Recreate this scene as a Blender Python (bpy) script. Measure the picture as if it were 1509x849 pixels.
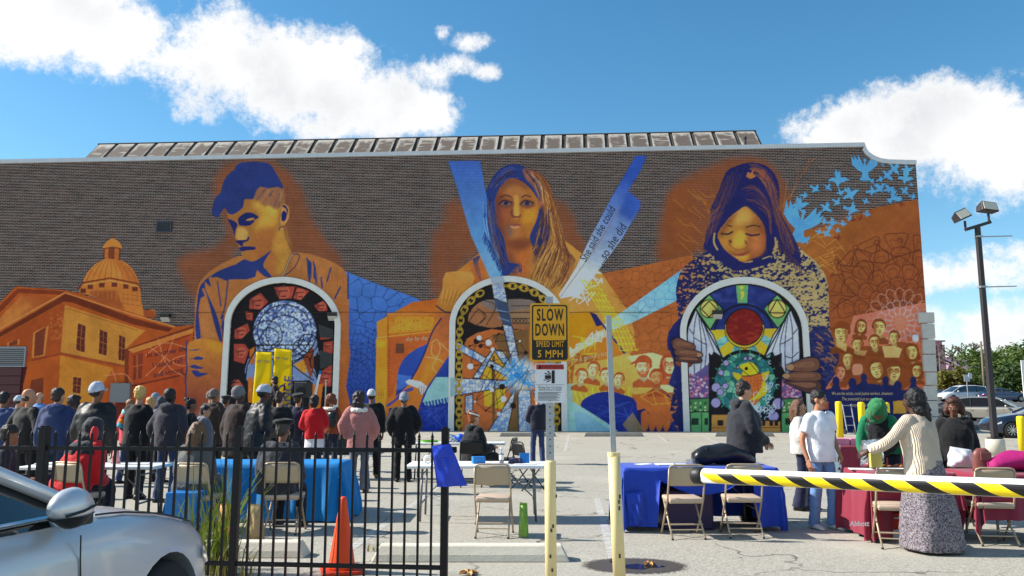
import bpy, bmesh, math, random
from mathutils import Vector, Matrix, Euler
import numpy as np
for o in list(bpy.data.objects): bpy.data.objects.remove(o)
scene = bpy.context.scene
COL = scene.collection
R = math.radians
# ------------------------------------------------------------------ camera
FPX, CXP, CYP, HOR, CAMH = 1173.0, 754.5, 424.5, 588.0, 1.6
PIT = math.atan((HOR-CYP)/FPX); CP, SP = math.cos(PIT), math.sin(PIT)
cam_d = bpy.data.cameras.new('camera'); cam = bpy.data.objects.new('camera', cam_d); COL.objects.link(cam)
cam.location = (0, 0, CAMH); cam.rotation_euler = (R(90)+PIT, 0, 0)
cam_d.sensor_width = 36; cam_d.lens = FPX*36/1509; cam_d.clip_end = 2000; cam_d.clip_start = .05
scene.camera = cam
scene.render.resolution_x, scene.render.resolution_y = 1024, 576
# ------------------------------------------------------------------ light
SUN_EL, SUN_BACK = 37.0, 7.5                       # sun stands to the left, a little behind the painted wall
sd = Vector((-math.cos(R(SUN_BACK))*math.cos(R(SUN_EL)), math.sin(R(SUN_BACK))*math.cos(R(SUN_EL)), math.sin(R(SUN_EL))))
sl = bpy.data.lights.new('sun', 'SUN'); sl.energy = 4.8; sl.angle = R(.53); sl.color = (1, .945, .86)
so = bpy.data.objects.new('sun', sl); COL.objects.link(so); so.rotation_euler = (-sd).to_track_quat('-Z', 'Y').to_euler(); so.location = (-30, 10, 40)
scene.view_settings.view_transform = 'Standard'; scene.view_settings.look = 'None'; scene.view_settings.gamma = 1
scene.view_settings.use_curve_mapping = False; scene.view_settings.exposure = 0.75
SKY_STRENGTH = .09; CLOUD_LIT, CLOUD_GREY = (7.0, 7.0, 7.0), (4.9, 5.05, 5.3)
world = bpy.data.worlds.new('World'); scene.world = world; world.use_nodes = True
world.cycles.sampling_method = 'MANUAL'; world.cycles.sample_map_resolution = 256
def ray(px, py):
    dx, dy = (px-CXP)/FPX, -(py-CYP)/FPX
    return Vector((dx, CP-dy*SP, SP+dy*CP))
def G(px, py, z=0.0):                               # where the sight line meets the level z
    d = ray(px, py); t = (z-CAMH)/d.z; return Vector((d.x*t, d.y*t, z))
def AT(px, py, Y):                                  # where it meets the upright plane at distance Y
    d = ray(px, py); t = Y/d.y; return Vector((d.x*t, Y, CAMH+d.z*t))
def XP(px, Y, z): return (px-CXP)/FPX*(Y*CP+(z-CAMH)*SP)
def PIX(X, Y, Zz):
    f = Y*CP+(Zz-CAMH)*SP; u = -Y*SP+(Zz-CAMH)*CP
    return CXP+FPX*X/f, CYP-FPX*u/f
# sky: physical sky with broken cumulus laid out by direction
def build_sky():
    nt = world.node_tree; N = nt.nodes; Lk = nt.links; N.clear()
    out = N.new('ShaderNodeOutputWorld'); bg = N.new('ShaderNodeBackground'); bg.inputs[1].default_value = SKY_STRENGTH
    sky = N.new('ShaderNodeTexSky'); sky.sky_type = 'NISHITA'; sky.sun_disc = False
    sky.sun_elevation = R(SUN_EL); sky.sun_rotation = math.atan2(sd.x, sd.y); sky.air_density = 1.0; sky.dust_density = .3; sky.ozone_density = 2.2; sky.altitude = 100
    tc = N.new('ShaderNodeTexCoord')
    def mth(op, a, b=None, c=None, clamp=False):
        n = N.new('ShaderNodeMath'); n.operation = op; n.use_clamp = clamp
        for i, v in enumerate((a, b, c)):
            if v is None: continue
            if isinstance(v, (int, float)): n.inputs[i].default_value = v
            else: Lk.new(v, n.inputs[i])
        return n.outputs[0]
    sp = N.new('ShaderNodeSeparateXYZ'); Lk.new(tc.outputs['Generated'], sp.inputs[0])
    az = mth('ARCTAN2', sp.outputs[0], sp.outputs[1]); el = mth('ARCSINE', sp.outputs[2])
    cmb = N.new('ShaderNodeCombineXYZ'); Lk.new(az, cmb.inputs[0]); Lk.new(el, cmb.inputs[1])
    def noise(scale, det, rough, off=0):
        n = N.new('ShaderNodeTexNoise'); n.inputs['Scale'].default_value = scale; n.inputs['Detail'].default_value = det; n.inputs['Roughness'].default_value = rough
        if off: v = N.new('ShaderNodeVectorMath'); v.operation = 'ADD'; v.inputs[1].default_value = (off, off*.7, -off); Lk.new(tc.outputs['Generated'], v.inputs[0]); Lk.new(v.outputs[0], n.inputs['Vector'])
        else: Lk.new(tc.outputs['Generated'], n.inputs['Vector'])
        return n.outputs['Fac']
    n1, n2, n3 = noise(11, 10, .72), noise(3.4, 2, .5, 3.7), noise(7.5, 2, .45, 9.1)
    blobs = [(45,15,160,70,1), (20,70,80,36,.8), (170,45,80,48,.85), (245,85,60,40,.6), (335,85,100,68,1), (440,110,120,80,1), (545,150,110,60,1), (300,140,70,50,.6), (470,185,110,26,.6), (625,165,64,40,.9), (640,110,50,30,.62), (676,96,44,24,.6), (712,106,34,18,.6), (690,62,44,20,.55), (655,46,22,16,.5),
             (1295,192,120,58,1), (1410,175,110,60,1), (1240,205,80,26,.6), (1550,205,150,76,1), (1450,398,190,38,.62), (1430,480,260,42,.62)]
    acc = None
    for x, y, rx, ry, s in blobs:
        d = ray(x, y).normalized(); a0, e0 = math.atan2(d.x, d.y), math.asin(d.z); ra, re = rx/FPX*1.12, ry/FPX*1.12
        v = N.new('ShaderNodeVectorMath'); v.operation = 'MULTIPLY_ADD'; v.inputs[1].default_value = (1/ra, 1/re, 0); v.inputs[2].default_value = (-a0/ra, -e0/re, 0); Lk.new(cmb.outputs[0], v.inputs[0])
        q = N.new('ShaderNodeVectorMath'); q.operation = 'DOT_PRODUCT'; Lk.new(v.outputs[0], q.inputs[0]); Lk.new(v.outputs[0], q.inputs[1])
        f = mth('MULTIPLY_ADD', q.outputs['Value'], -1.0, s)
        acc = f if acc is None else mth('SMOOTH_MAX', acc, f, .35)
    far = mth('MULTIPLY', mth('SUBTRACT', mth('ABSOLUTE', az), .72), 4, clamp=True)          # the rest of the sky carries scattered cumulus too
    gen = mth('MULTIPLY_ADD', n2, 3.4, -1.72)
    acc = mth('MAXIMUM', acc, mth('MULTIPLY_ADD', mth('SUBTRACT', 1, far), -3, gen))
    dens = mth('MULTIPLY_ADD', mth('SUBTRACT', n1, .5), 3.4, mth('MAXIMUM', acc, -2.0))
    rmp = N.new('ShaderNodeMapRange'); rmp.interpolation_type = 'SMOOTHSTEP'; rmp.inputs[1].default_value = .0; rmp.inputs[2].default_value = .7; Lk.new(dens, rmp.inputs[0])
    cov = mth('MULTIPLY', rmp.outputs[0], mth('MULTIPLY', mth('ADD', el, .02), 14, clamp=True), clamp=True)
    shv = mth('MULTIPLY', mth('ADD', mth('MULTIPLY', mth('SUBTRACT', n3, .5), 3.4), mth('MULTIPLY', mth('SUBTRACT', n1, .5), .9)), mth('MULTIPLY', dens, .9, clamp=True), clamp=True)
    cr = N.new('ShaderNodeMix'); cr.data_type = 'RGBA'; Lk.new(shv, cr.inputs[0]); cr.inputs[6].default_value = (*CLOUD_LIT, 1); cr.inputs[7].default_value = (*CLOUD_GREY, 1)
    hs = N.new('ShaderNodeHueSaturation'); hs.inputs['Saturation'].default_value = 1.28; hs.inputs['Value'].default_value = 1.14; hs.inputs['Hue'].default_value = .488; Lk.new(sky.outputs[0], hs.inputs['Color'])
    mx = N.new('ShaderNodeMix'); mx.data_type = 'RGBA'; Lk.new(cov, mx.inputs[0]); Lk.new(hs.outputs[0], mx.inputs[6]); Lk.new(cr.outputs[2], mx.inputs[7])
    Lk.new(mx.outputs[2], bg.inputs[0]); Lk.new(bg.outputs[0], out.inputs[0])
build_sky()
# ------------------------------------------------------------------ helpers
def s2l(c): c = np.asarray(c, float)/255.; return np.where(c <= .04045, c/12.92, ((c+.055)/1.055)**2.4)
MATS = {}
def mat(name, col, rough=.6, metal=0, var=.12, scale=18, bump=0, bscale=60, spec=.4, coat=0, alpha=1, trans=0, col2=None, hard=0, sheen=0):
    """col is a linear base colour; var = how much a soft noise varies it"""
    if name in MATS: return MATS[name]
    m = bpy.data.materials.new(name); m.use_nodes = True; nt = m.node_tree; b = nt.nodes['Principled BSDF']
    b.inputs['Roughness'].default_value = rough; b.inputs['Metallic'].default_value = metal; b.inputs['Specular IOR Level'].default_value = spec
    b.inputs['Coat Weight'].default_value = coat; b.inputs['Coat Roughness'].default_value = .06; b.inputs['Transmission Weight'].default_value = trans; b.inputs['Sheen Weight'].default_value = sheen
    b.inputs['Alpha'].default_value = alpha
    tc = nt.nodes.new('ShaderNodeTexCoord'); n = nt.nodes.new('ShaderNodeTexNoise'); n.inputs['Scale'].default_value = scale; n.inputs['Detail'].default_value = 5; n.inputs['Roughness'].default_value = .6
    nt.links.new(tc.outputs['Object'], n.inputs['Vector'])
    mx = nt.nodes.new('ShaderNodeMix'); mx.data_type = 'RGBA'
    c2 = col2 if col2 else [min(1, c*(1+var*1.4)) for c in col]; c1 = [c*(1-var*1.4) for c in col] if not col2 else col
    mx.inputs[6].default_value = (*c1, 1); mx.inputs[7].default_value = (*c2, 1)
    fo = n.outputs['Fac']
    if hard: mr = nt.nodes.new('ShaderNodeMapRange'); mr.inputs[1].default_value = .5-hard; mr.inputs[2].default_value = .5+hard; nt.links.new(fo, mr.inputs[0]); fo = mr.outputs[0]
    nt.links.new(fo, mx.inputs[0]); nt.links.new(mx.outputs[2], b.inputs['Base Color'])
    if bump:
        n2 = nt.nodes.new('ShaderNodeTexNoise'); n2.inputs['Scale'].default_value = bscale; n2.inputs['Detail'].default_value = 3; nt.links.new(tc.outputs['Object'], n2.inputs['Vector'])
        bp = nt.nodes.new('ShaderNodeBump'); bp.inputs['Strength'].default_value = bump; bp.inputs['Distance'].default_value = .01; nt.links.new(n2.outputs['Fac'], bp.inputs['Height']); nt.links.new(bp.outputs[0], b.inputs['Normal'])
    MATS[name] = m; return m
def rgb(*c): return tuple(float(x) for x in s2l(c))
def obj(name, me, m=None, parent=None, loc=None, rot=None, label=None, cat=None, group=None, kind=None):
    if isinstance(me, bmesh.types.BMesh):
        bm = me; me = bpy.data.meshes.new(name); bm.to_mesh(me); bm.free()
    o = bpy.data.objects.new(name, me); COL.objects.link(o)
    if m is not None and me is not None and not me.materials: me.materials.append(m)
    if parent: o.parent = parent
    if loc is not None: o.location = loc
    if rot is not None: o.rotation_euler = rot if not isinstance(rot, (int, float)) else (0, 0, rot)
    tag(o, label, cat, group, kind); return o
def tag(o, label=None, cat=None, group=None, kind=None):
    if label: o['label'] = label
    if cat: o['category'] = cat
    if group: o['group'] = group
    if kind: o['kind'] = kind
    return o
def thing(name, label, cat, loc=(0, 0, 0), rz=0, group=None):
    o = bpy.data.objects.new(name, None); o.empty_display_size = .2; COL.objects.link(o); o.location = loc; o.rotation_euler = (0, 0, rz)
    return tag(o, label, cat, group)
def copy_tree(o, parent=None, **kw):
    c = o.copy(); COL.objects.link(c); c.parent = parent
    for ch in [k for k in bpy.data.objects if k.parent == o]: copy_tree(ch, c)
    for k, v in kw.items():
        if k == 'loc': c.location = v
        elif k == 'rz': c.rotation_euler = (0, 0, v)
        else: c[k] = v
    return c
def shade_smooth(me, on=True):
    me.polygons.foreach_set('use_smooth', [on]*len(me.polygons)); return me
class MB:
    """collects simple solids into one mesh"""
    def __init__(s): s.v = []; s.f = []
    def add(s, v, f): k = len(s.v); s.v += [tuple(p) for p in v]; s.f += [tuple(i+k for i in q) for q in f]; return s
    def box(s, c, d, rot=None, taper=1.0):
        M = rot.to_matrix() if isinstance(rot, Euler) else (Matrix.Rotation(rot, 3, 'Z') if rot else Matrix.Identity(3))
        v = []
        for z in (-1, 1):
            k = taper if z > 0 else 1
            for x, y in ((-1, -1), (1, -1), (1, 1), (-1, 1)): v.append(Vector(c)+M@Vector((x*d[0]/2*k, y*d[1]/2*k, z*d[2]/2)))
        return s.add(v, [(3, 2, 1, 0), (4, 5, 6, 7), (0, 1, 5, 4), (1, 2, 6, 5), (2, 3, 7, 6), (3, 0, 4, 7)])
    def tube(s, pts, r, n=8, cap=True, close=False):
        pts = [Vector(p) for p in pts]; m = len(pts); rr = r if isinstance(r, (list, tuple)) else [r]*m
        rings = []; up = None
        for i, p in enumerate(pts):
            t = (pts[min(i+1, m-1)]-pts[max(i-1, 0)]).normalized() if not close else (pts[(i+1) % m]-pts[(i-1) % m]).normalized()
            if up is None: up = t.cross(Vector((0, 0, 1))) if abs(t.z) < .9 else t.cross(Vector((0, 1, 0)))
            a = (up-t*up.dot(t)).normalized(); up = a; b = t.cross(a)
            rings.append([p+(a*math.cos(2*math.pi*k/n)+b*math.sin(2*math.pi*k/n))*rr[i] for k in range(n)])
        v = [q for g in rings for q in g]; f = []
        for i in range(m-1 if not close else m):
            j = (i+1) % m
            for k in range(n): f.append((i*n+k, i*n+(k+1) % n, j*n+(k+1) % n, j*n+k))
        if cap and not close: f += [tuple(range(n-1, -1, -1)), tuple((m-1)*n+k for k in range(n))]
        return s.add(v, f)
    def lathe(s, prof, n=20, c=(0, 0, 0), cap=True):
        v = [(c[0]+r*math.cos(2*math.pi*k/n), c[1]+r*math.sin(2*math.pi*k/n), c[2]+z) for r, z in prof for k in range(n)]; f = []
        for i in range(len(prof)-1):
            for k in range(n): f.append((i*n+k, i*n+(k+1) % n, (i+1)*n+(k+1) % n, (i+1)*n+k))
        if cap: f += [tuple(range(n-1, -1, -1)), tuple((len(prof)-1)*n+k for k in range(n))]
        return s.add(v, f)
    def loft(s, rings, cap=True):
        n = len(rings[0]); v = [q for g in rings for q in g]; f = []
        for i in range(len(rings)-1):
            for k in range(n): f.append((i*n+k, i*n+(k+1) % n, (i+1)*n+(k+1) % n, (i+1)*n+k))
        if cap: f += [tuple(range(n-1, -1, -1)), tuple((len(rings)-1)*n+k for k in range(n))]
        return s.add(v, f)
    def prism(s, P, d):                              # polygon P (3-D points) pushed by vector d
        P = [Vector(p) for p in P]; n = len(P); d = Vector(d)
        return s.add(P+[p+d for p in P], [tuple(range(n-1, -1, -1)), tuple(range(n, 2*n))]+[(i, (i+1) % n, n+(i+1) % n, n+i) for i in range(n)])
    def mesh(s, name='mesh', smooth=False, bevel=0, seg=2, fixn=True):
        me = bpy.data.meshes.new(name); me.from_pydata(s.v, [], s.f); me.update()
        if bevel or fixn:
            bm = bmesh.new(); bm.from_mesh(me)
            if fixn: bmesh.ops.recalc_face_normals(bm, faces=bm.faces)
            if bevel: bmesh.ops.bevel(bm, geom=[e for e in bm.edges if e.calc_face_angle(0) > .5], offset=bevel, segments=seg, affect='EDGES', profile=.5)
            bm.to_mesh(me); bm.free()
        if smooth: shade_smooth(me)
        return me
    def build(s, name, m, parent=None, smooth=False, bevel=0, **kw): return obj(name, s.mesh(name, smooth, bevel), m, parent, **kw)
def smart(me, ang=40):                               # smooth but keep hard edges
    shade_smooth(me); bm = bmesh.new(); bm.from_mesh(me)
    for e in bm.edges:
        if e.calc_face_angle(0) > R(ang): e.smooth = False
    bm.to_mesh(me); bm.free(); return me
def evald(o):
    dg = bpy.context.evaluated_depsgraph_get(); return bpy.data.meshes.new_from_object(o.evaluated_get(dg))
def text_mesh(txt, size, width=1.0, offset=0, align='CENTER', shear=0, ext=0, spacing=1.0, line=1.0):
    c = bpy.data.curves.new('text', 'FONT'); c.body = txt; c.size = size; c.align_x = align; c.align_y = 'CENTER'; c.offset = offset; c.shear = shear; c.extrude = ext; c.space_character = spacing; c.space_line = line; c.resolution_u = 3
    o = bpy.data.objects.new('text', c); COL.objects.link(o); o.scale = (width, 1, 1); bpy.context.view_layer.update()
    me = evald(o); bpy.data.objects.remove(o); me.transform(Matrix.Diagonal((width, 1, 1, 1))); me.materials.clear(); return me
# ------------------------------------------------------------------ mural paint (a flat picture on the brick, drawn in code)
import numpy as np
PX0, PY0, PX1, PY1, PS = -70, 195, 1400, 652, 2.0
PW, PH = int((PX1-PX0)*PS), int((PY1-PY0)*PS)
CAN = np.zeros((PH, PW, 4), np.float32)          # sRGB colour + how thick the paint is
rng = np.random.default_rng(7)
def vnoise(h, w, cell, seed, oct=3, aspect=1.0):
    out = np.zeros((h, w), np.float32); amp = 1.0; tot = 0
    r = np.random.default_rng(seed)
    for o in range(oct):
        gy, gx = int(h/cell)+3, int(w/(cell*aspect))+3
        g = r.random((gy, gx)).astype(np.float32)
        yy = np.arange(h)/cell; xx = np.arange(w)/(cell*aspect)
        y0 = yy.astype(int); x0 = xx.astype(int)
        fy = (yy-y0)[:, None]; fx = (xx-x0)[None]
        fy = fy*fy*(3-2*fy); fx = fx*fx*(3-2*fx)
        a = g[y0][:, x0]; b = g[y0][:, x0+1]; c = g[y0+1][:, x0]; d = g[y0+1][:, x0+1]
        out += amp*((a*(1-fx)+b*fx)*(1-fy)+(c*(1-fx)+d*fx)*fy); tot += amp
        amp *= .5; cell = max(cell/2, 1)
    return out/tot
N8, N3, N20 = vnoise(PH, PW, 16, 1), vnoise(PH, PW, 5, 2, 2), vnoise(PH, PW, 60, 3, 4)
NST = vnoise(PH, PW, 8, 5, 2, 2.6); NKN = vnoise(PH, PW, 4, 6, 2, 1.5)
def Z(x0, y0, s): return lambda *L: [(x0+L[i]/s, y0+L[i+1]/s) for i in range(0, len(L), 2)]
def L_(*L): return [(L[i], L[i+1]) for i in range(0, len(L), 2)]
def smooth(P, n=5, closed=True):
    P = np.array(P, float); m = len(P); out = []
    rg = range(m if closed else m-1)
    for i in rg:
        p0, p1, p2, p3 = (P[(i-1) % m], P[i], P[(i+1) % m], P[(i+2) % m]) if closed else (P[max(i-1, 0)], P[i], P[i+1], P[min(i+2, m-1)])
        for k in range(n):
            t = k/n
            out.append(.5*((2*p1)+(-p0+p2)*t+(2*p0-5*p1+4*p2-p3)*t*t+(-p0+3*p1-3*p2+p3)*t**3))
    if not closed: out.append(P[-1])
    return [tuple(q) for q in out]
def _box(P, pad):
    P = np.array(P, float)
    x0 = max(int((P[:, 0].min()-pad-PX0)*PS), 0); x1 = min(int((P[:, 0].max()+pad-PX0)*PS)+2, PW)
    y0 = max(int((P[:, 1].min()-pad-PY0)*PS), 0); y1 = min(int((P[:, 1].max()+pad-PY0)*PS)+2, PH)
    return x0, x1, y0, y1
def _grid(b):
    x0, x1, y0, y1 = b
    return np.meshgrid((np.arange(x0, x1)+.5)/PS+PX0, (np.arange(y0, y1)+.5)/PS+PY0)
def inside(P, X, Y):
    m = np.zeros(X.shape, bool); n = len(P)
    for i in range(n):
        xa, ya = P[i]; xb, yb = P[(i+1) % n]
        if ya == yb: continue
        c = (Y < ya) != (Y < yb)
        m ^= c & (X < (xb-xa)*(Y-ya)/(yb-ya)+xa)
    return m
def blur(m, r):
    r = int(max(1, round(r*PS)))
    for ax in (0, 1):
        for _ in range(2):
            pad = [(0, 0), (0, 0)]; pad[ax] = (r+1, r)
            c = np.cumsum(np.pad(m, pad, mode='edge'), axis=ax)
            n = m.shape[ax]
            a = np.take(c, range(2*r+1, 2*r+1+n), axis=ax); b = np.take(c, range(0, n), axis=ax)
            m = (a-b)/(2*r+1)
    return m
CLIP = [None]
def put(b, m, col, thick=None):
    x0, x1, y0, y1 = b
    if x1 <= x0 or y1 <= y0: return
    if CLIP[0] is not None: m = m*CLIP[0][y0:y1, x0:x1]
    C = CAN[y0:y1, x0:x1]
    if callable(col):
        X, Y = _grid(b); col = col(X, Y)
    else: col = np.array(col, np.float32)
    m = m[..., None]; a0 = C[..., 3:]; a1 = m+a0*(1-m)
    C[..., :3] = (C[..., :3]*a0*(1-m)+col*m)/np.maximum(a1, 1e-5)
    C[..., 3:] = a1
def mask(P, sm=0, feather=0):
    if sm: P = smooth(P, sm)
    b = _box(P, feather*2+1); X, Y = _grid(b)
    m = inside(P, X, Y).astype(np.float32)
    if feather: m = blur(m, feather)
    return b, m
def poly(P, col, a=1, sm=0, feather=0, thick=None):
    b, m = mask(P, sm, feather); put(b, m*a, col, thick)
def grad(c0, c1, p0, p1):
    c0, c1 = np.array(c0, np.float32), np.array(c1, np.float32); d = np.array(p1, float)-np.array(p0, float); q = d@d
    def f(X, Y):
        t = np.clip(((X-p0[0])*d[0]+(Y-p0[1])*d[1])/q, 0, 1)[..., None].astype(np.float32)
        return c0*(1-t)+c1*t
    return f
def line(P, w, col, a=1, sm=0, closed=False):
    if sm: P = smooth(P, sm, closed)
    elif closed: P = list(P)+[P[0]]
    if len(P) > 40:                                       # long strokes in pieces
        for i in range(0, len(P)-1, 30): line(P[i:i+31], w, col, a)
        return
    b = _box(P, w+1); X, Y = _grid(b); D = np.full(X.shape, 1e9)
    for (xa, ya), (xb, yb) in zip(P[:-1], P[1:]):
        dx, dy = xb-xa, yb-ya; q = dx*dx+dy*dy+1e-9
        t = np.clip(((X-xa)*dx+(Y-ya)*dy)/q, 0, 1)
        D = np.minimum(D, (X-xa-t*dx)**2+(Y-ya-t*dy)**2)
    put(b, np.clip((w/2-np.sqrt(D))*PS+.5, 0, 1).astype(np.float32)*a, col)
def ell(cx, cy, rx, ry=None, n=40, rot=0, a0=0, a1=2*math.pi):
    ry = rx if ry is None else ry; c, s = math.cos(rot), math.sin(rot); o = []
    for i in range(n+(0 if a1-a0 > 6.28 else 1)):
        t = a0+(a1-a0)*i/n; x, y = rx*math.cos(t), ry*math.sin(t); o.append((cx+x*c-y*s, cy+x*s+y*c))
    return o
def shade(P, col, a, feather=3, sm=4): poly(P, col, a, sm, feather)
def cells(P, n, w, col, seed, a=1, jit=.8, fill=None):
    """mosaic: cracked cells inside an outline (nearest two of n seeds)"""
    b, m = mask(P); X, Y = _grid(b); r = np.random.default_rng(seed)
    xs0, xs1, ys0, ys1 = X.min(), X.max(), Y.min(), Y.max()
    k = max(2, int(math.sqrt(n*(xs1-xs0)/max(ys1-ys0, 1)))); l = max(2, n//k)
    S = [((i+.5+jit*(r.random()-.5))/k*(xs1-xs0)+xs0, (j+.5+jit*(r.random()-.5))/l*(ys1-ys0)+ys0) for i in range(k) for j in range(l)]
    d1 = np.full(X.shape, 1e9); d2 = d1.copy(); idx = np.zeros(X.shape, int)
    for q, (sx, sy) in enumerate(S):
        d = np.hypot(X-sx, Y-sy); c = d < d1
        d2 = np.where(c, d1, np.minimum(d2, d)); idx[c] = q; d1 = np.where(c, d, d1)
    if fill is not None:
        pal = np.array(fill, np.float32)[r.integers(0, len(fill), len(S))]
        put(b, m*a, pal[idx])
    if w: put(b, m*np.clip((w-(d2-d1))*PS*.7, 0, 1)*a, col)
def strands(P0, P1, n, w, cols, seed, jit=4, a=.7):
    r = np.random.default_rng(seed); A, B = smooth(P0, 6, False), smooth(P1, 6, False)
    for i in range(n):
        t = r.random(); t2 = min(max(t+(r.random()-.5)*.12, 0), 1)
        m = min(len(A), len(B)); k0, k1 = sorted((r.integers(0, m), r.integers(0, m)))
        if k1-k0 < 3: continue
        pts = [(A[j][0]*(1-t)+B[j][0]*t+r.normal()*jit*.1, A[j][1]*(1-t)+B[j][1]*t) for j in range(k0, k1)]
        line(pts, w*(.5+r.random()), cols[r.integers(0, len(cols))], a)
NAVY, NAV2 = (44, 58, 118), (36, 42, 100)
GLOW = (138, 76, 42)
def glow(P, a=.74, f=9):
    b, m = mask(P, 4, f); x0, x1, y0, y1 = b
    put(b, np.clip(m*1.25-.55*N8[y0:y1, x0:x1]+.15, 0, 1)*a*np.clip(m*1.6, 0, 1), GLOW)
# ---- orange spray halos on bare brick
A2 = Z(250, 200, 3.5375); A3 = Z(600, 200, 3.5375); A4 = Z(950, 200, 3.5375)
glow(A2(290,150, 230,220, 225,300, 270,420, 300,530, 200,590, 60,620, 35,690, 90,800, 150,860, 300,700, 500,300, 600,640, 940,690, 900,640, 800,520, 730,400, 690,280, 640,210, 540,130, 400,120))
glow(A3(190,370, 240,325, 290,350, 340,480, 400,620, 300,650, 190,860, 150,860, 120,760, 130,500, 190,460))
glow(A3(730,320, 830,360, 880,450, 895,520, 950,590, 880,680, 780,520))
glow(A3(1360,300, 1470,260, 1490,640, 1300,670, 1330,560))
glow(A4(70,640, 110,330, 220,210, 330,160, 480,110, 640,130, 720,230, 800,420, 860,560, 700,640, 300,600), .8)
r_ = np.random.default_rng(3)
for i in range(26):                                         # thin gold branch lines in the halo
    x, y = 985+r_.random()*75, 270+r_.random()*100
    line([(x, y), (x+8+6*r_.random(), y+7+5*r_.random()), (x+16+8*r_.random(), y+9+12*r_.random())], .8, (190, 120, 50), .8)
for q in (A4(700,390, 770,300, 860,120), A4(760,330, 800,200, 780,140), A4(720,420, 730,330, 745,230), A4(830,200, 860,140, 900,110)): line(q, 1.1, (170, 110, 60), .8)
# ---- painted court house on the far end
H = Z(0, 340, 3.2655)
poly(H(-240,849, -240,480, 0,345, 75,268, 310,285, 380,300, 830,462, 935,452, 930,500, 905,760, 905,1000, -240,1000), (170, 82, 36))
poly(H(0,360, 85,278, 320,292, 330,310, 90,300, 0,395, -240,560, -240,500), (128, 56, 34))
poly(H(100,312, 285,325, 0,480, -240,600, -240,560, 0,420), grad((190, 112, 55), (160, 80, 40), (10, 450), (60, 430)))
poly(H(40,400, 140,345, 150,370, 60,430, 0,460), (200, 130, 65), .6, 0, 3)
poly(H(312,358, 660,470, 700,480, 612,560, 605,650, 585,655, 290,585), (186, 124, 54))
poly(H(290,600, 545,660, 520,700, 480,760, 430,860, 400,1000, 270,1000), (190, 120, 46))
poly(H(0,490, 310,308, 350,312, 640,420, 830,470, 810,488, 640,452, 345,345, 305,342, 0,512, -240,640, -240,620), (110, 50, 32))
line(H(-240,600, 0,472, 312,298, 640,405, 840,462), 2.0, (205, 128, 70))
line(H(320,372, 660,480), .8, (140, 70, 35)); line(H(290,590, 610,655), 3.6, (150, 72, 40)); line(H(155,622, 290,592), 3.6, (140, 62, 36))
poly(H(0,520, 300,345, 312,358, 290,590, 155,620, 130,640, -240,660, -240,640), (160, 74, 36), .9)
for q in (H(372,440, 416,454, 410,592, 362,578), H(477,470, 521,486, 516,606, 471,596), H(571,496, 606,510, 600,632, 566,626), H(350,700, 396,706, 390,788, 345,782)):
    poly(q, (200, 128, 62)); (xa, ya), (xb, yb), (xc, yc), (xd, yd) = q
    ins = [(x+(sum(k[0] for k in q)/4-x)*.16, y+(sum(k[1] for k in q)/4-y)*.07) for x, y in q]
    poly(ins, (92, 44, 40))
    mx = lambda i, j, t: (ins[i][0]*(1-t)+ins[j][0]*t, ins[i][1]*(1-t)+ins[j][1]*t)
    line([mx(0, 3, .5), mx(1, 2, .5)], .9, (180, 105, 55)); line([mx(0, 1, .5), mx(3, 2, .5)], .9, (170, 95, 50))
    line([mx(0, 3, .25), mx(1, 2, .25)], .6, (150, 85, 50)); line([mx(0, 3, .75), mx(1, 2, .75)], .6, (150, 85, 50))
for q in (H(160,490, 235,455, 215,602, 152,612), H(35,540, 95,520, 92,548, 35,556)):
    poly(q, (196, 118, 58)); poly([(x+(sum(k[0] for k in q)/4-x)*.3, y+(sum(k[1] for k in q)/4-y)*.08) for x, y in q], (120, 58, 42))
poly(H(150,720, 210,705, 205,849, 130,849), (120, 58, 40))
r_ = np.random.default_rng(5)
for i in range(60):
    x, y = 75+r_.random()*20, 460+r_.random()*40; poly(ell(x, y, 1+2*r_.random(), 1+r_.random(), 8), (185, 105, 55), .5)
poly(H(600,570, 935,455, 935,482, 620,585, 612,1000, 600,1000), (120, 56, 36)); poly(H(620,585, 915,485, 905,800, 905,1000, 612,1000), (168, 72, 38))
poly(H(615,572, 930,470, 930,490, 640,590), (206, 116, 56)); line(H(640,592, 920,500), 1, (110, 48, 34))
poly(H(640,600, 690,585, 682,710, 640,720), (128, 56, 40)); line(H(660,600, 660,715), 1.2, (190, 100, 55)); line(H(640,655, 686,645), 1, (190, 100, 55))
line(H(620,750, 900,690), 2.4, (110, 50, 38)); line(H(560,740, 560,849), 2, (120, 55, 40)); poly(H(560,740, 605,735, 600,1000, 555,1000), (110, 50, 42))
for q in (H(700,600, 790,540, 890,560), H(760,520, 800,640, 880,700), H(840,500, 800,600, 700,700), H(890,600, 830,620, 760,690), H(720,560, 840,640, 900,650), H(540,670, 560,740, 545,849), H(500,700, 600,690, 640,740)):
    line(q, 1.5, (208, 132, 92), .75, 4)
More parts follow.
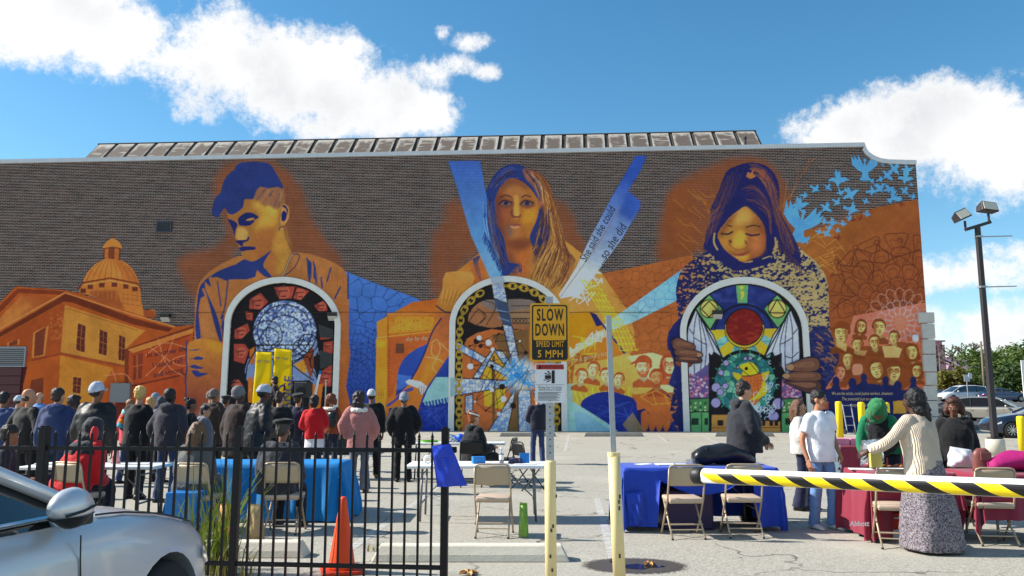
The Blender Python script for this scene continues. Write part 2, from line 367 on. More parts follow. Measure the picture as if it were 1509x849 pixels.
# dome, lantern and drum
poly(H(380,285, 402,252, 530,230, 660,258, 676,282, 682,345, 692,385, 740,378, 748,385, 745,425, 690,412, 560,368, 430,312, 380,300), (188, 112, 52))
poly(H(430,290, 560,290, 600,380, 500,345, 440,315), (150, 74, 42), .8, 0, 1.5); poly(H(690,380, 690,412, 745,425, 745,386), (150, 74, 40))
for x, y in ((400,290), (435,270), (490,262), (550,260), (605,268), (650,282)): poly(H(x-13,y-11, x+13,y-11, x+13,y+11, x-13,y+11), (110, 52, 42))
for x in range(450, 680, 22): line(H(x,300, x,300+(x-430)*.28), .7, (210, 140, 70), .7)
for y in (310, 332, 356): line(H(590,y-6, 680,y+6), .6, (150, 80, 42))
poly(H(400,250, 412,215, 430,188, 470,152, 530,130, 590,145, 640,188, 668,258, 600,238, 530,230, 460,238), (202, 122, 56), 1, 3)
for i in range(9):
    t = i/8; line(H(408+t*252,248+abs(t-.5)*14, 440+t*190,185+abs(t-.5)*20, 490+t*85,140), 1.0, (150, 78, 42), .8, 5)
poly(H(560,150, 640,190, 665,252, 610,236), (160, 86, 46), .45, 3, 2)
line(H(375,278, 402,250, 530,228, 660,254, 680,280), 2.2, (120, 56, 36)); line(H(400,262, 530,240, 668,268), 1.2, (220, 146, 76))
poly(H(502,85, 580,85, 576,142, 500,132), (186, 104, 50)); poly(H(522,85, 552,85, 550,138, 520,134), (130, 64, 44))
line(H(503,88, 500,132), 1.4, (110, 52, 36)); line(H(575,88, 573,140), 1.6, (110, 52, 36))
poly(H(494,88, 505,60, 540,36, 575,55, 588,88, 540,80), (200, 120, 56), 1, 3); line(H(494,88, 540,79, 588,88), 1.6, (110, 52, 36)); line(H(540,38, 540,12), 1, (150, 82, 50))
poly(H(-240,660, 132,655, 112,740, 90,1000, -240,1000), (72, 36, 40)); line(H(-240,730, 112,726), .8, (50, 26, 30)); line(H(-240,800, 100,796), .8, (50, 26, 30))
# ---- young man, left
S7 = Z(280, 400, 3.5375); BH = Z(270, 380, 4.245); BF = Z(290, 230, 4.71)
poly([(505,398),(560,420),(608,437),(628,447),(580,462),(556,477),(555,640),(498,640),(510,560),(514,500),(512,430)], grad((72, 116, 190), (40, 66, 146), (560, 410), (540, 600)))
cells([(514,402),(560,421),(608,437),(580,460),(556,475),(556,490),(514,490)], 26, .9, (30, 44, 96), 11)
cells([(513,485),(556,485),(555,640),(503,640),(512,560)], 150, .9, (30, 44, 100), 12, .9)
for rr in (30, 42, 54, 66, 78): line(ell(515, 560, rr, rr*1.05, 30, 0, -1.5, 1.0), .8, (28, 42, 98), .8)
poly(L_(286,560, 286,480, 289,435, 300,408, 332,386, 365,375, 440,372, 475,380, 502,393, 512,408, 514,440, 514,500, 516,525, 510,570, 503,640, 283,640), grad((168, 108, 62), (172, 92, 46), (400, 380), (420, 620)), 1, 3)
poly(BH(75,420, 90,250, 110,170, 175,110, 250,70, 350,35, 450,25, 450,120, 345,135, 290,135, 270,145, 210,120, 190,125, 170,118, 160,130, 175,180, 150,165, 138,150, 140,200, 200,330, 230,430, 245,520, 225,515, 190,400, 155,260, 130,190, 118,200, 135,240, 110,250, 100,300, 95,360, 110,500, 85,520, 78,460), NAVY, 1, 2)
poly(BH(110,260, 135,245, 150,270, 175,340, 205,470, 215,505, 130,500, 110,420), (176, 112, 66))
for q in (BH(240,360, 250,400, 240,440), BH(250,360, 245,410), BH(280,140, 262,300, 235,380), BH(215,150, 235,300), BH(320,280, 250,440, 262,530)): line(q, 2, NAVY, .9, 3)
poly(BH(240,420, 265,380, 275,430, 260,530, 245,470), NAVY)
poly(BH(30,540, 70,515, 120,505, 200,515, 270,552, 320,560, 300,860, 290,1100, 15,1100, 18,850, 15,760, 25,690, 22,620), grad((186, 122, 52), (150, 76, 56), (310, 500), (310, 590)), 1, 3)
poly(BH(150,515, 270,552, 265,600, 180,580), (196, 142, 40), .6, 3, 3)
for q in (BH(28,580, 70,582, 105,572, 70,574), BH(25,630, 60,630, 90,615, 130,630, 95,640, 60,634), BH(40,680, 70,668, 100,680, 130,690, 90,695, 60,690), BH(50,705, 90,705, 110,720, 160,722, 100,745, 75,740)): poly(q, NAVY, 1, 2)
line(BH(22,520, 18,640, 25,690, 14,760, 18,850, 15,1000), 2, NAVY)
for q in (A2(715,640, 735,700, 725,770), A2(750,660, 762,720, 765,770), A2(790,740, 795,790), A2(890,790, 860,849), A2(840,690, 820,760), A2(930,720, 930,849)): line(q, 2.4, NAVY, .9, 3)
poly(A2(715,640, 740,660, 738,740, 725,770, 718,700), NAVY); poly(A2(750,665, 764,690, 766,765, 750,740), NAVY)
for i in range(16): line([(445+i*4, 392+(i*37 % 20)), (443+i*4.2, 402+(i*53 % 30))], 1, (140, 82, 48), .6)
# face
poly(BF(205,372, 225,360, 250,400, 320,350, 330,300, 390,298, 440,215, 500,222, 560,212, 602,225, 614,330, 640,350, 642,430, 606,492, 620,570, 672,684, 645,730, 600,838, 520,838, 470,770, 508,660, 450,702, 380,732, 330,712, 305,660, 275,590, 250,500, 220,440), (158, 104, 54), 1, 2)
shade(BF(400,560, 520,520, 560,600, 510,660, 450,702, 400,690), (132, 78, 50), .7, 4); shade(BF(560,380, 600,400, 590,500, 560,520), (130, 78, 56), .6, 2.5); shade(BF(600,520, 660,690, 620,780, 600,640), (120, 72, 52), .6, 3)
shade(BF(380,320, 480,330, 560,380, 560,480, 480,520, 400,500, 440,420), (200, 152, 62), .8, 4)
shade(BF(480,330, 570,330, 560,400, 500,400), (206, 160, 70), .7, 4); shade(BF(285,500, 345,510, 355,570, 300,590, 275,570), (200, 158, 88), .8, 1.5)
shade(BF(390,540, 520,480, 560,560, 470,680, 400,710, 340,700, 380,640), (172, 104, 54), .7, 4); shade(BF(560,500, 610,500, 650,680, 600,800, 520,800, 520,660), (196, 140, 62), .8, 3)
shade(BF(470,700, 520,660, 560,700, 540,838, 500,838), (170, 100, 56), .7, 3)
poly(BF(410,245, 445,212, 500,222, 560,212, 604,225, 612,320, 580,345, 540,370, 500,340, 470,350, 430,310, 395,300), (146, 96, 74), .9, 2, .8)
strands(BF(410,300, 450,250, 480,215), BF(560,380, 590,320, 600,240), 26, .9, [(70, 62, 96), (180, 130, 90)], 4)
poly(BF(300,45, 490,45, 545,110, 580,170, 602,228, 560,214, 500,224, 440,214, 410,246, 390,300, 350,296, 330,305, 322,350, 305,372, 255,404, 215,398, 205,372, 190,364, 172,388, 160,404, 150,428, 112,412, 104,370, 128,290, 165,255, 180,190, 215,130, 260,95), NAVY, 1, 2)
poly(BF(285,438, 318,404, 370,390, 428,420, 408,440, 380,430, 345,440, 365,452, 405,442, 370,482, 300,482, 290,465), NAV2, 1, 2); line(BF(345,446, 395,432), 1.2, (190, 140, 80))
poly(BF(213,436, 262,452, 284,478, 270,512, 268,560, 280,592, 262,545, 240,492, 222,455), NAV2, 1, 2)
poly(BF(272,585, 345,582, 355,555, 366,572, 350,592, 322,602, 318,628, 290,612), NAV2, 1, 2)
poly(BF(292,640, 330,626, 405,632, 402,650, 350,654, 312,662), NAV2, 1, 2)
poly(BF(328,716, 380,736, 450,702, 516,654, 494,692, 465,742, 466,772, 522,838, 470,836, 420,790, 392,768, 360,800, 300,838, 250,780), NAVY, 1, 2)
poly(BF(588,352, 604,332, 638,362, 638,428, 606,480, 580,468, 584,400), (186, 130, 76), 1, 3); poly(BF(592,350, 606,338, 632,366, 630,400, 618,366), NAV2, 1, 2); poly(BF(588,402, 604,378, 626,402, 614,448, 588,448), NAV2, 1, 2)
line(BF(568,518, 575,495, 604,488), 1.2, NAV2); line(BF(606,492, 620,570, 672,684), .9, (90, 60, 60))
for q in (BF(668,680, 640,720, 620,780, 590,838),): line(q, 2.4, (70, 58, 80), 1, 3); line(q, 1, (206, 180, 130), 1, 3)
line(BF(672,684, 700,680, 712,700, 680,770, 610,830), 1.2, NAV2, 1, 3)
# ---- woman, centre
BW = Z(690, 235, 4.468); S8 = Z(560, 400, 3.5375); PT = Z(540, 420, 3.857); RM = Z(820, 390, 3.395)
poly(A3(1000,730, 1490,620, 1490,700, 1230,849, 940,849), (162, 92, 52)); poly(RM(170,55, 650,-40, 650,20, 290,270, 200,180), (164, 92, 52))
poly([(905,402),(1010,378),(1012,640),(830,640),(835,470),(870,440)], (168, 94, 50))
poly([(556,637),(556,476),(575,465),(606,446),(650,440),(690,440),(700,640),(556,640)], (196, 110, 36))
poly(PT(60,210, 118,178, 118,300, 60,300), (204, 126, 44)); poly(PT(118,178, 260,98, 445,72, 425,160, 395,260, 120,290), grad((178, 92, 40), (208, 128, 40), (600, 440), (595, 490)))
poly(PT(118,160, 400,160, 390,170, 118,176), (190, 120, 60)); poly(PT(170,180, 390,180, 370,250, 130,270), (206, 136, 46))
for i in range(60): poly(ell(575+r_.random()*60, 468+r_.random()*22, .8, .8, 6), (150, 80, 36), .8)
poly(PT(118,280, 370,258, 360,285, 118,302), (186, 98, 36)); poly(PT(120,300, 360,285, 345,332, 250,380, 192,450, 165,560, 150,620, 128,640, 118,640), (176, 88, 44))
poly(PT(55,305, 118,305, 112,850, 48,850), (204, 136, 42)); poly(PT(112,640, 150,620, 130,690, 118,850, 100,850), (186, 104, 40))
for y in range(380, 640, 16): poly(ell(540+128/3.857, 420+y/3.857, 1.3, .8, 6), (120, 56, 34))
for y in range(596, 650, 8):
    for x in range(60, 104, 9): poly(ell(540+x/3.857, 420+y/3.857, .7, .7, 6), (150, 84, 40))
poly(PT(60,320, 112,320, 112,355, 60,355), (212, 150, 40)); line(PT(60,300, 395,262), 1.2, (222, 156, 70)); line(PT(122,170, 122,300), 1.4, (150, 76, 36))
poly(PT(168,332, 215,330, 212,386, 166,386), (126, 78, 56))
for y in range(340, 386, 9): line(PT(168,y, 212,y), 1, (70, 44, 44))
poly(PT(172,570, 185,470, 240,392, 345,335, 480,300, 480,850, 120,850, 130,720, 165,640), grad((48, 76, 158), (34, 52, 138), (610, 520), (640, 600)), 1, 2)
poly(PT(178,508, 270,520, 245,560, 200,592, 172,600), (66, 104, 184)); poly(PT(395,522, 485,526, 485,635, 318,668, 345,600), (138, 180, 188))
for i in range(16): line(smooth([(618+r_.random()*44, 592+r_.random()*40) for _ in range(3)], 4, False), .8, (62, 84, 170), .7)
for i in range(9): line(PT(330+18*i,664-3*i, 336+18*i,680-3*i+(i*7 % 11)), 2.2, (138, 180, 188))
# body and arms
poly([(640,470),(650,438),(664,412),(690,386),(716,368),(760,350),(820,350),(850,368),(878,392),(905,430),(930,470),(930,520),(860,500),(664,470)], grad((178, 104, 52), (196, 138, 66), (660, 420), (860, 430)), 1, 3)
for q in (A3(340,640, 360,720, 390,760, 370,660, 385,620, 330,650),): poly(q, NAVY, .9, 2)
shade(A3(230,760, 300,680, 330,720, 280,849, 200,849), (198, 130, 56), .8, 4); shade(A3(330,700, 400,640, 400,760, 340,849), (172, 92, 50), .7, 4)
poly(PT(465,150, 490,190, 490,380, 470,400, 380,530, 335,600, 300,690, 285,740, 260,770, 150,740, 140,700, 110,682, 112,670, 160,640, 205,600, 240,562, 290,480, 335,380, 380,262, 430,190), grad((172, 96, 58), (196, 112, 44), (650, 470), (600, 560)), 1, 2)
line(PT(425,190, 375,265, 335,375, 290,475, 240,560), 2.2, NAV2, .9, 3); shade(PT(360,420, 420,420, 380,520, 310,560), (206, 136, 46), .8, 4)
for q in (PT(370,330, 400,310, 420,360, 400,410, 370,390, 372,340), PT(335,410, 400,420, 440,440), PT(400,410, 375,470, 400,500), PT(420,330, 470,380)): line(q, 1, (216, 170, 110), .9, 3)
poly(PT(222,548, 245,536, 305,548, 345,575, 330,610, 310,625, 300,590, 230,562), (192, 184, 190))
for x in (300, 314, 328): line(PT(x,575, x-6,625), 1, (140, 110, 100))
poly(PT(112,682, 160,650, 205,604, 262,580, 264,600, 225,612, 180,650, 130,690), (70, 72, 160), .9, 2); shade(PT(230,640, 290,640, 290,720, 240,760), (190, 110, 50), .8, 3)
poly(PT(130,700, 165,700, 150,730, 160,790, 125,800), NAV2)
poly(PT(398,118, 432,20, 450,-70, 600,-70, 600,10, 520,150, 452,152), grad((196, 136, 66), (172, 112, 50), (665, 400), (655, 455)), 1, 2); line(PT(398,118, 425,140, 455,155, 520,155), 2, (52, 44, 70), 1, 3)
for i in range(14): line(PT(440+i*11,20+i*2, 425+i*9,110), 1, (160, 100, 46) if i % 2 else (206, 152, 80), .7)
# hair, face
poly(BW(390,300, 500,260, 540,420, 560,600, 480,700, 380,700), (150, 88, 60), 1, 3)
poly(BW(370,60, 470,90, 540,170, 560,260, 602,400, 650,590, 700,650, 722,700, 650,800, 600,870, 380,870, 390,700, 420,580, 520,540, 530,450, 500,350, 490,250, 440,180), grad((140, 80, 54), (176, 126, 66), (785, 270), (815, 400)), 1, 2)
strands(BW(400,80, 500,200, 520,340, 545,520, 480,620, 400,780, 395,860), BW(470,90, 555,240, 600,400, 650,590, 700,660, 680,760, 610,860), 330, 1.2, [(120, 66, 48), (186, 132, 70), (206, 160, 90), (86, 54, 56), (168, 106, 56), (150, 92, 52)], 8, 6, .75)
shade(BW(470,300, 520,420, 530,520, 440,600, 430,700, 480,560), (84, 52, 58), .7, 3)
poly(BW(225,160, 280,120, 340,138, 402,185, 455,260, 470,340, 442,430, 410,510, 402,545, 422,580, 402,680, 384,870, 220,870, 300,720, 258,650, 236,530, 192,430, 172,340, 180,250), grad((132, 72, 50), (178, 112, 48), (725, 300), (795, 310)), 1, 2)
shade(BW(250,170, 340,170, 390,230, 330,260, 250,240), (182, 120, 70), .7, 4); shade(BW(360,335, 445,335, 420,410, 365,430), (200, 142, 46), .75, 4); shade(BW(190,330, 270,330, 270,410, 210,430), (160, 84, 62), .6, 4)
shade(BW(260,540, 400,540, 410,660, 380,780, 260,780), (176, 96, 48), .8, 5); shade(BW(300,250, 330,250, 336,370, 300,380), (214, 152, 70), .8, 1.5)
shade(BW(270,450, 345,450, 340,520, 280,520), (184, 116, 66), .8, 3); shade(BW(262,430, 285,430, 290,500, 262,510, 250,470), (96, 84, 100), .6, 3)
poly(BW(275,350, 290,330, 296,362, 310,372, 335,372, 345,355, 347,378, 318,386, 288,382), (120, 62, 54), .9, 2)
shade(BW(180,250, 215,250, 225,420, 250,520, 236,520, 195,430, 175,340), (112, 62, 56), .75, 2.5); shade(BW(225,165, 280,128, 340,142, 400,186, 380,196, 300,160, 240,200), (120, 68, 56), .6, 2.5)
shade(BW(240,540, 400,520, 410,570, 340,600, 250,580), (112, 60, 50), .7, 3.5); shade(BW(258,600, 300,640, 300,760, 250,760), (90, 56, 70), .6, 4); shade(BW(285,260, 300,260, 296,350, 280,360), (120, 66, 52), .6, 1.5)
for cx, cy in ((248,290), (388,290)):
    shade(BW(cx-50,cy+4, cx-10,cy-26, cx+45,cy-8, cx+42,cy+18, cx-10,cy+26), (110, 62, 64), .8, 1.5)
    poly(BW(cx-34,cy+5, cx-8,cy-11, cx+30,cy-1, cx+24,cy+9, cx-8,cy+11), (116, 92, 88), 1, 3); poly(ell(690+cx/4.468, 235+(cy-1)/4.468, 3.4, 2.7, 14), (40, 46, 84)); shade(BW(cx-46,cy+12, cx,cy+22, cx+40,cy+12, cx,cy+34), (120, 70, 60), .6, 1.2); line(BW(cx-46,cy+6, cx-12,cy-20, cx+40,cy-4), 1.5, (44, 36, 56), 1, 4)
line(BW(212,248, 245,236, 282,246), 1.8, (84, 50, 52), 1, 4); line(BW(352,250, 380,236, 412,248), 1.8, (84, 50, 52), 1, 4)
poly(BW(265,436, 300,424, 340,426, 352,436, 300,438), (140, 72, 62), 1, 2); poly(BW(275,438, 300,440, 345,438, 320,456, 290,454), (192, 130, 92), 1, 2)
poly(BW(128,182, 180,90, 250,40, 320,28, 390,60, 432,110, 462,200, 474,300, 482,330, 476,420, 520,430, 530,480, 500,550, 440,570, 418,560, 406,500, 442,420, 466,330, 456,260, 400,182, 340,138, 280,122, 222,160, 180,250, 174,340, 190,420, 236,520, 250,600, 272,680, 332,686, 300,720, 250,772, 200,722, 150,600, 120,500, 95,380, 100,260), NAVY, 1, 2)
poly(BW(360,60, 430,90, 480,160, 495,260, 480,330, 462,300, 458,240, 420,170, 380,130), (160, 96, 72), .9, 3, 1)
strands(BW(370,70, 430,150, 470,280), BW(430,90, 490,180, 498,300), 60, .9, [(60, 50, 80), (206, 150, 100)], 14)
poly([(660,237),(708,237),(719,300),(741,407),(722,409),(694,347),(673,276)], grad((58, 100, 186), (96, 160, 214), (690, 240), (720, 400)), .86)
strands(BW(100,260, 100,400, 150,600), BW(130,300, 150,500, 210,760), 46, 1.0, [(40, 60, 130), (120, 170, 220), (60, 96, 170)], 18)
for i in range(30): x, y = 690+(110+i*4.5)/4.468, 235+(480+i*9)/4.468; line([(x, y), (x-2-2*r_.random(), y+7+6*r_.random())], 1.1, NAVY)
strands(BW(150,160, 240,60, 330,40), BW(200,220, 280,130, 350,120), 26, .8, [(66, 76, 140), (30, 36, 84)], 19)
strands(BW(480,290, 470,400, 440,520, 420,600), BW(530,330, 535,450, 520,560, 450,680), 70, 1.0, [(40, 46, 96), (96, 60, 60), (170, 112, 64), (60, 48, 76)], 71, 5, .85)
strands(BW(110,260, 120,420, 170,600, 240,760), BW(180,260, 190,430, 240,600, 290,720), 60, .9, [(66, 80, 146), (30, 34, 80), (104, 72, 70)], 72, 5, .7)
strands(BW(140,180, 230,70, 320,40), BW(215,190, 270,125, 340,130), 40, .9, [(70, 84, 150), (30, 34, 80), (110, 76, 72)], 73, 4, .7)
for i in range(26): x, y = 690+(225+i*5)/4.468, 235+(690+10*math.sin(i*2.1))/4.468; line([(x, y), (x+1.5*r_.normal(), y+8+6*r_.random())], 1.1, NAVY, .8)
# lettered beam
bm = A3(1190,105, 1250,105, 1215,190, 1150,290, 1215,345, 1210,380, 1120,540, 985,720, 900,830, 800,849, 790,830, 880,690, 960,520, 1060,330)
poly(bm, grad((46, 84, 178), (196, 202, 206), (920, 260), (850, 410)), .93)
poly(A3(1150,290, 1215,345, 1210,380, 1170,450, 1100,400), (44, 78, 168), .7, 0, 3); line(A3(800,840, 1000,560, 1110,370), .9, (150, 110, 80))
# light web, gold net, right arm
for i in range(34):
    x, y = 840+r_.random()*55, 445-r_.random()*50
    if abs((x-840)+(y-445)*1.0-2) < 22: line([(x, y), (x+r_.normal()*8, y+r_.normal()*8), (x+r_.normal()*9, y+r_.normal()*9)], 1.3, (226, 226, 220), .9)
cells([(905,402),(1010,378),(1010,400),(930,460),(905,440)], 70, .8, (116, 62, 40), 21); cells([(925,490),(1000,440),(1000,540),(950,520)], 40, .8, (116, 62, 40), 22)
poly(RM(640,10, 620,170, 380,290, 200,360, 60,450, 50,420, 210,320, 260,285, 620,30), grad((112, 176, 220), (176, 196, 180), (1000, 420), (850, 520)), .95)
cells(RM(640,20, 620,170, 380,290, 360,220), 46, .8, (70, 124, 170), 23)
poly(RM(70,250, 190,240, 230,300, 300,380, 360,460, 480,590, 590,690, 600,740, 575,850, 420,850, 400,740, 360,640, 340,600, 200,470, 100,440, 60,380), grad((204, 128, 34), (186, 100, 50), (850, 480), (960, 580)), 1, 2)
poly(RM(60,250, 180,245, 190,290, 120,360, 70,340), (206, 130, 26), 1, 2, 1); poly(RM(165,235, 200,250, 235,300, 200,310), NAV2)
poly(RM(60,440, 200,340, 245,320, 250,360, 120,430, 70,470), (186, 190, 168), .85)
line(RM(200,260, 300,390, 370,480, 460,570, 545,640, 590,700), 2.6, NAV2, 1, 3)
for q in (RM(140,390, 180,340, 180,400, 140,390), RM(190,380, 230,340, 225,385, 190,380), RM(200,330, 210,360), RM(95,430, 100,400, 130,395)): line(q, 1.6, (222, 224, 214))
for k in range(5): line(RM(120+k*22,70+k*8, 200+k*20,200+k*6, 280+k*18,320, 320+k*20,430), 1.4, (206, 186, 44), .9, 5)
for k in range(12): t = k/11; line(RM(125+t*195,80+t*350, 215+t*195,95+t*330), 1.3, (206, 186, 44), .9)
for i in range(18):
    x, y = 838+r_.random()*40, 505+r_.random()*70; line([(x, y), (x+r_.normal()*7, y-8-8*r_.random()), (x+r_.normal()*9, y-12)], 1.3, (196, 186, 60), .8)
poly(RM(40,600, 100,590, 130,850, 40,850), (150, 172, 170)); poly(RM(80,600, 380,610, 380,850, 120,850, 80,760), (200, 166, 62), .9)
poly(RM(270,470, 360,440, 480,590, 480,640, 390,650, 340,610, 80,600, 90,500), (206, 166, 82), .9)
for i in range(10): x = 846+i*9; line([(x, 572), (x+3*r_.normal(), 582), (x+5, 590)], 2, (204, 196, 60), .9)
def pface(cx, cy, r, tone, dark, hair=1.25, seed=0, rot=None, hat=False, glasses=False, beard=False):
    rr = np.random.default_rng(int(cx*7+cy)); rot = rr.normal()*.14 if rot is None else rot; fl = 1 if rr.random() > .5 else -1
    P = lambda x, y: (cx+r*(fl*x*math.cos(rot)-y*math.sin(rot)), cy+r*(fl*x*math.sin(rot)+y*math.cos(rot)))
    Q = lambda *L: [P(L[i], L[i+1]) for i in range(0, len(L), 2)]
    poly(Q(-.4,.8, .4,.8, .5,1.35, 1.2,1.8, -1.3,1.8, -.5,1.35), tuple(.8*c for c in tone)); poly(Q(-1.3,1.8, -.55,1.3, -.1,1.7, .5,1.3, 1.25,1.8, 1.2,2.3, -1.3,2.3), dark, .9)
    if hair > 1.3: poly(Q(-.95,-.5, -.4,-1.15, .4,-1.15, .95,-.45, 1.05,.5, .95,1.3, -.95,1.35, -1.08,.5), dark, 1, 3)
    else: poly(Q(-.85,.15, -.9,-.5, -.45,-1.1, .4,-1.12, .88,-.5, .82,.1), dark, 1, 3)
    poly(Q(-.7,-.35, -.35,-.72, .35,-.74, .72,-.35, .74,.3, .5,.85, .1,1.08, -.3,.95, -.62,.5), tone, 1, 3)
    poly(Q(-.74,-.4, -.3,-.6, -.38,0, -.3,.4, -.42,.8, -.1,1.06, -.4,.98, -.7,.5), dark, .62, 2)
    lt = tuple(min(255, c*1.12) for c in tone); poly(Q(.1,-.6, .5,-.5, .6,-.1, .2,-.2), lt, .7, 3); poly(Q(.3,.2, .62,.1, .55,.5, .3,.55), lt, .7, 3); poly(Q(.02,-.1, .16,-.1, .2,.34, .04,.36), lt, .8)
    for sx in (-.27, .36):
        line(Q(sx-.2,-.2, sx,-.27, sx+.2,-.2), r*.10, dark); poly(Q(sx-.17,-.02, sx,-.1, sx+.17,-.02, sx,.06), dark)
        if glasses: line(Q(*[v for q in ell(sx, 0, .25, .2, 12) for v in q]), r*.09, dark, 1, 0, True)
    line(Q(-.02,.3, .08,.42, .24,.34), r*.09, dark, .9); poly(Q(-.22,.62, .06,.56, .36,.6, .1,.76), dark, .9); line(Q(-.06,.9, .2,.9), r*.06, dark, .6)
    if hat: poly(Q(-.95,-.35, -.9,-.9, -.3,-1.35, .5,-1.25, .9,-.75, 1.45,-.42, 1.3,-.3, .5,-.5, -.3,-.48), dark, 1, 2)
    if beard: poly(Q(-.66,.3, -.4,.5, .1,.5, .5,.5, .72,.2, .62,.8, .1,1.2, -.4,1.05), dark, .8, 2); line(Q(-.18,.66, .3,.64), r*.08, tone)
for cx, cy, r in ((857,554,10), (875,544,10), (893,553,10), (912,559,9)): pface(cx, cy, r, (212, 190, 140), (168, 82, 42), 1.3, 1)
poly(RM(350,460, 480,440, 600,480, 600,640, 520,640, 480,600), (206, 184, 136))
pface(948, 541, 13, (208, 186, 138), (170, 80, 44), 1.15, 2, 0, True, False, True); pface(986, 537, 13, (214, 190, 140), (170, 78, 44), 1.55, 3, 0, False, True); pface(968, 557, 12, (196, 134, 84), (160, 74, 42), 1.0, 4, 0, False, False, True)
poly(RM(120,700, 180,650, 260,635, 330,650, 400,690, 390,850, 290,850, 180,790), (36, 50, 134), 1, 3)
for i in range(12): line(smooth([(868+r_.random()*66, 588+r_.random()*40) for _ in range(3)], 4, False), .9, (58, 80, 170), .7)
poly(RM(40,670, 90,690, 250,790, 330,850, 40,850), (146, 186, 186)); poly(RM(100,850, 90,740, 140,740, 300,850), (120, 160, 190), .7)
poly(RM(560,850, 600,720, 630,640, 560,600, 600,480, 620,850), (42, 50, 116)); poly(RM(400,730, 440,720, 480,760, 520,740, 575,770, 580,850, 400,850), NAV2)
for k in range(4): poly(RM(425+k*38,740, 455+k*38,735, 462+k*36,800, 440+k*36,840, 425+k*36,800), (182, 96, 50), 1, 3)
for q in (RM(420,660, 500,630, 600,690, 480,700, 420,660), RM(480,640, 500,700), RM(540,650, 560,700)): line(q, 1.2, (226, 150, 60), .9)
poly(RM(380,740, 440,830, 370,850, 330,800), (190, 150, 70), .6)
# ---- woman, right
CW = Z(1000, 230, 4.7176)
poly([(1160,352),(1180,342),(1230,330),(1290,306),(1354,293),(1382,640),(1160,640),(1200,420)], grad((150, 86, 44), (148, 78, 46), (1250, 330), (1330, 430)), 1)
poly([(1160,352),(1180,342),(1230,330),(1290,306),(1240,345),(1200,420)], (162, 98, 48), .6, 0, 6)
for i in range(16):
    x, y = 1185+r_.random()*40, 345+r_.random()*60; line([(x, y), (x+10+10*r_.random(), y-4-6*r_.random()), (x+22+10*r_.random(), y+8*r_.normal())], .8, (196, 140, 66), .8)
BR = (104, 52, 38)
def petal(cx, cy, r0, r1, a, w): 
    P = lambda r, t: (cx+r*math.cos(t), cy+r*math.sin(t))
    return [P(r0, a-w*.6), P((r0+r1)*.55, a-w), P(r1, a), P((r0+r1)*.55, a+w), P(r0, a+w*.6)]
M5 = Z(1180, 330, 5.66)
CLIP[0] = np.zeros((PH, PW), np.float32)
b_, m_ = mask([(1222,350),(1290,335),(1382,330),(1382,460),(1272,470),(1225,470)]); CLIP[0][b_[2]:b_[3], b_[0]:b_[1]] = m_
for r0, r1, n, w in ((10, 18, 8, .3), (18, 32, 10, .28), (32, 48, 12, .24), (46, 68, 14, .2), (66, 92, 16, .17), (90, 112, 16, .16)):
    for k in range(n): 
        a = math.pi+k*2*math.pi/n+r0*.03
        q = petal(1326, 456, r0, r1, a, w); line(q, 1.3, BR, .95, 3)
        line([(1326+(x-1326)*.93+0*y, 456+(y-456)*.93) for x, y in petal(1326, 456, r0+3, r1-3, a, w*.55)], 1.0, BR, .8, 3)
for q in (M5(300,315, 340,345, 420,355, 500,350, 590,470), M5(430,330, 420,350, 450,230, 480,210, 600,250), M5(600,460, 610,300, 640,170, 700,230, 800,280, 1000,210), M5(520,310, 700,330, 820,260, 950,350), M5(330,340, 370,500, 460,600), M5(210,440, 340,420), M5(450,600, 330,660, 240,740)): line(q, 1.4, BR)
for x, y in ((300,315), (632,155), (455,195), (825,135)): line(ell(1180+x/5.66, 330+y/5.66, 3.2), 1.2, BR)
CLIP[0] = None
# birds
BIRD1 = [(-.95, -.95), (-.72, -.55), (-.78, -1.0), (-.5, -.6), (-.5, -1.05), (-.22, -.5), (-.08, -.2), (-.06, -.45), (-.16, -.62), (0, -.72), (.14, -.6), (.06, -.42), (.1, -.2), (.3, -.55), (.55, -1.0), (.6, -.6), (.85, -.95), (.8, -.5), (1.0, -.7), (.85, -.2), (.5, .12), (.22, .3), (.3, .62), (.5, .8), (0, .9), (-.45, .82), (-.25, .6), (-.2, .3), (-.55, .1), (-.9, -.25)]
BIRD2 = [(-1, .12), (-.6, -.1), (-.32, -.08), (-.5, -.5), (-.3, -.92), (-.22, -.6), (.05, -.75), (.15, -.18), (.5, -.24), (.7, -.16), (.98, .0), (.66, .06), (.4, .24), (.1, .36), (-.05, .74), (-.22, .5), (-.35, .3), (-.7, .24), (-1, .4), (-.85, .18)]
BIRD3 = [(-.95, -.35), (-.4, -.22), (-.05, -.3), (.0, -.8), (.22, -.95), (.3, -.5), (.5, -.55), (.4, -.12), (.66, -.06), (.95, .1), (.6, .14), (.35, .36), (.1, .42), (-.2, .85), (-.3, .5), (-.2, .2), (-.6, .1), (-.9, .1)]
def bird(x, y, r, k, rot=0, col=(86, 152, 206)):
    c, s = math.cos(rot), math.sin(rot); poly([(x+r*(a*c-b*s), y+r*(a*s+b*c)) for a, b in (BIRD1, BIRD2, BIRD3)[k]], col)
BD = Z(1150, 220, 5.66)
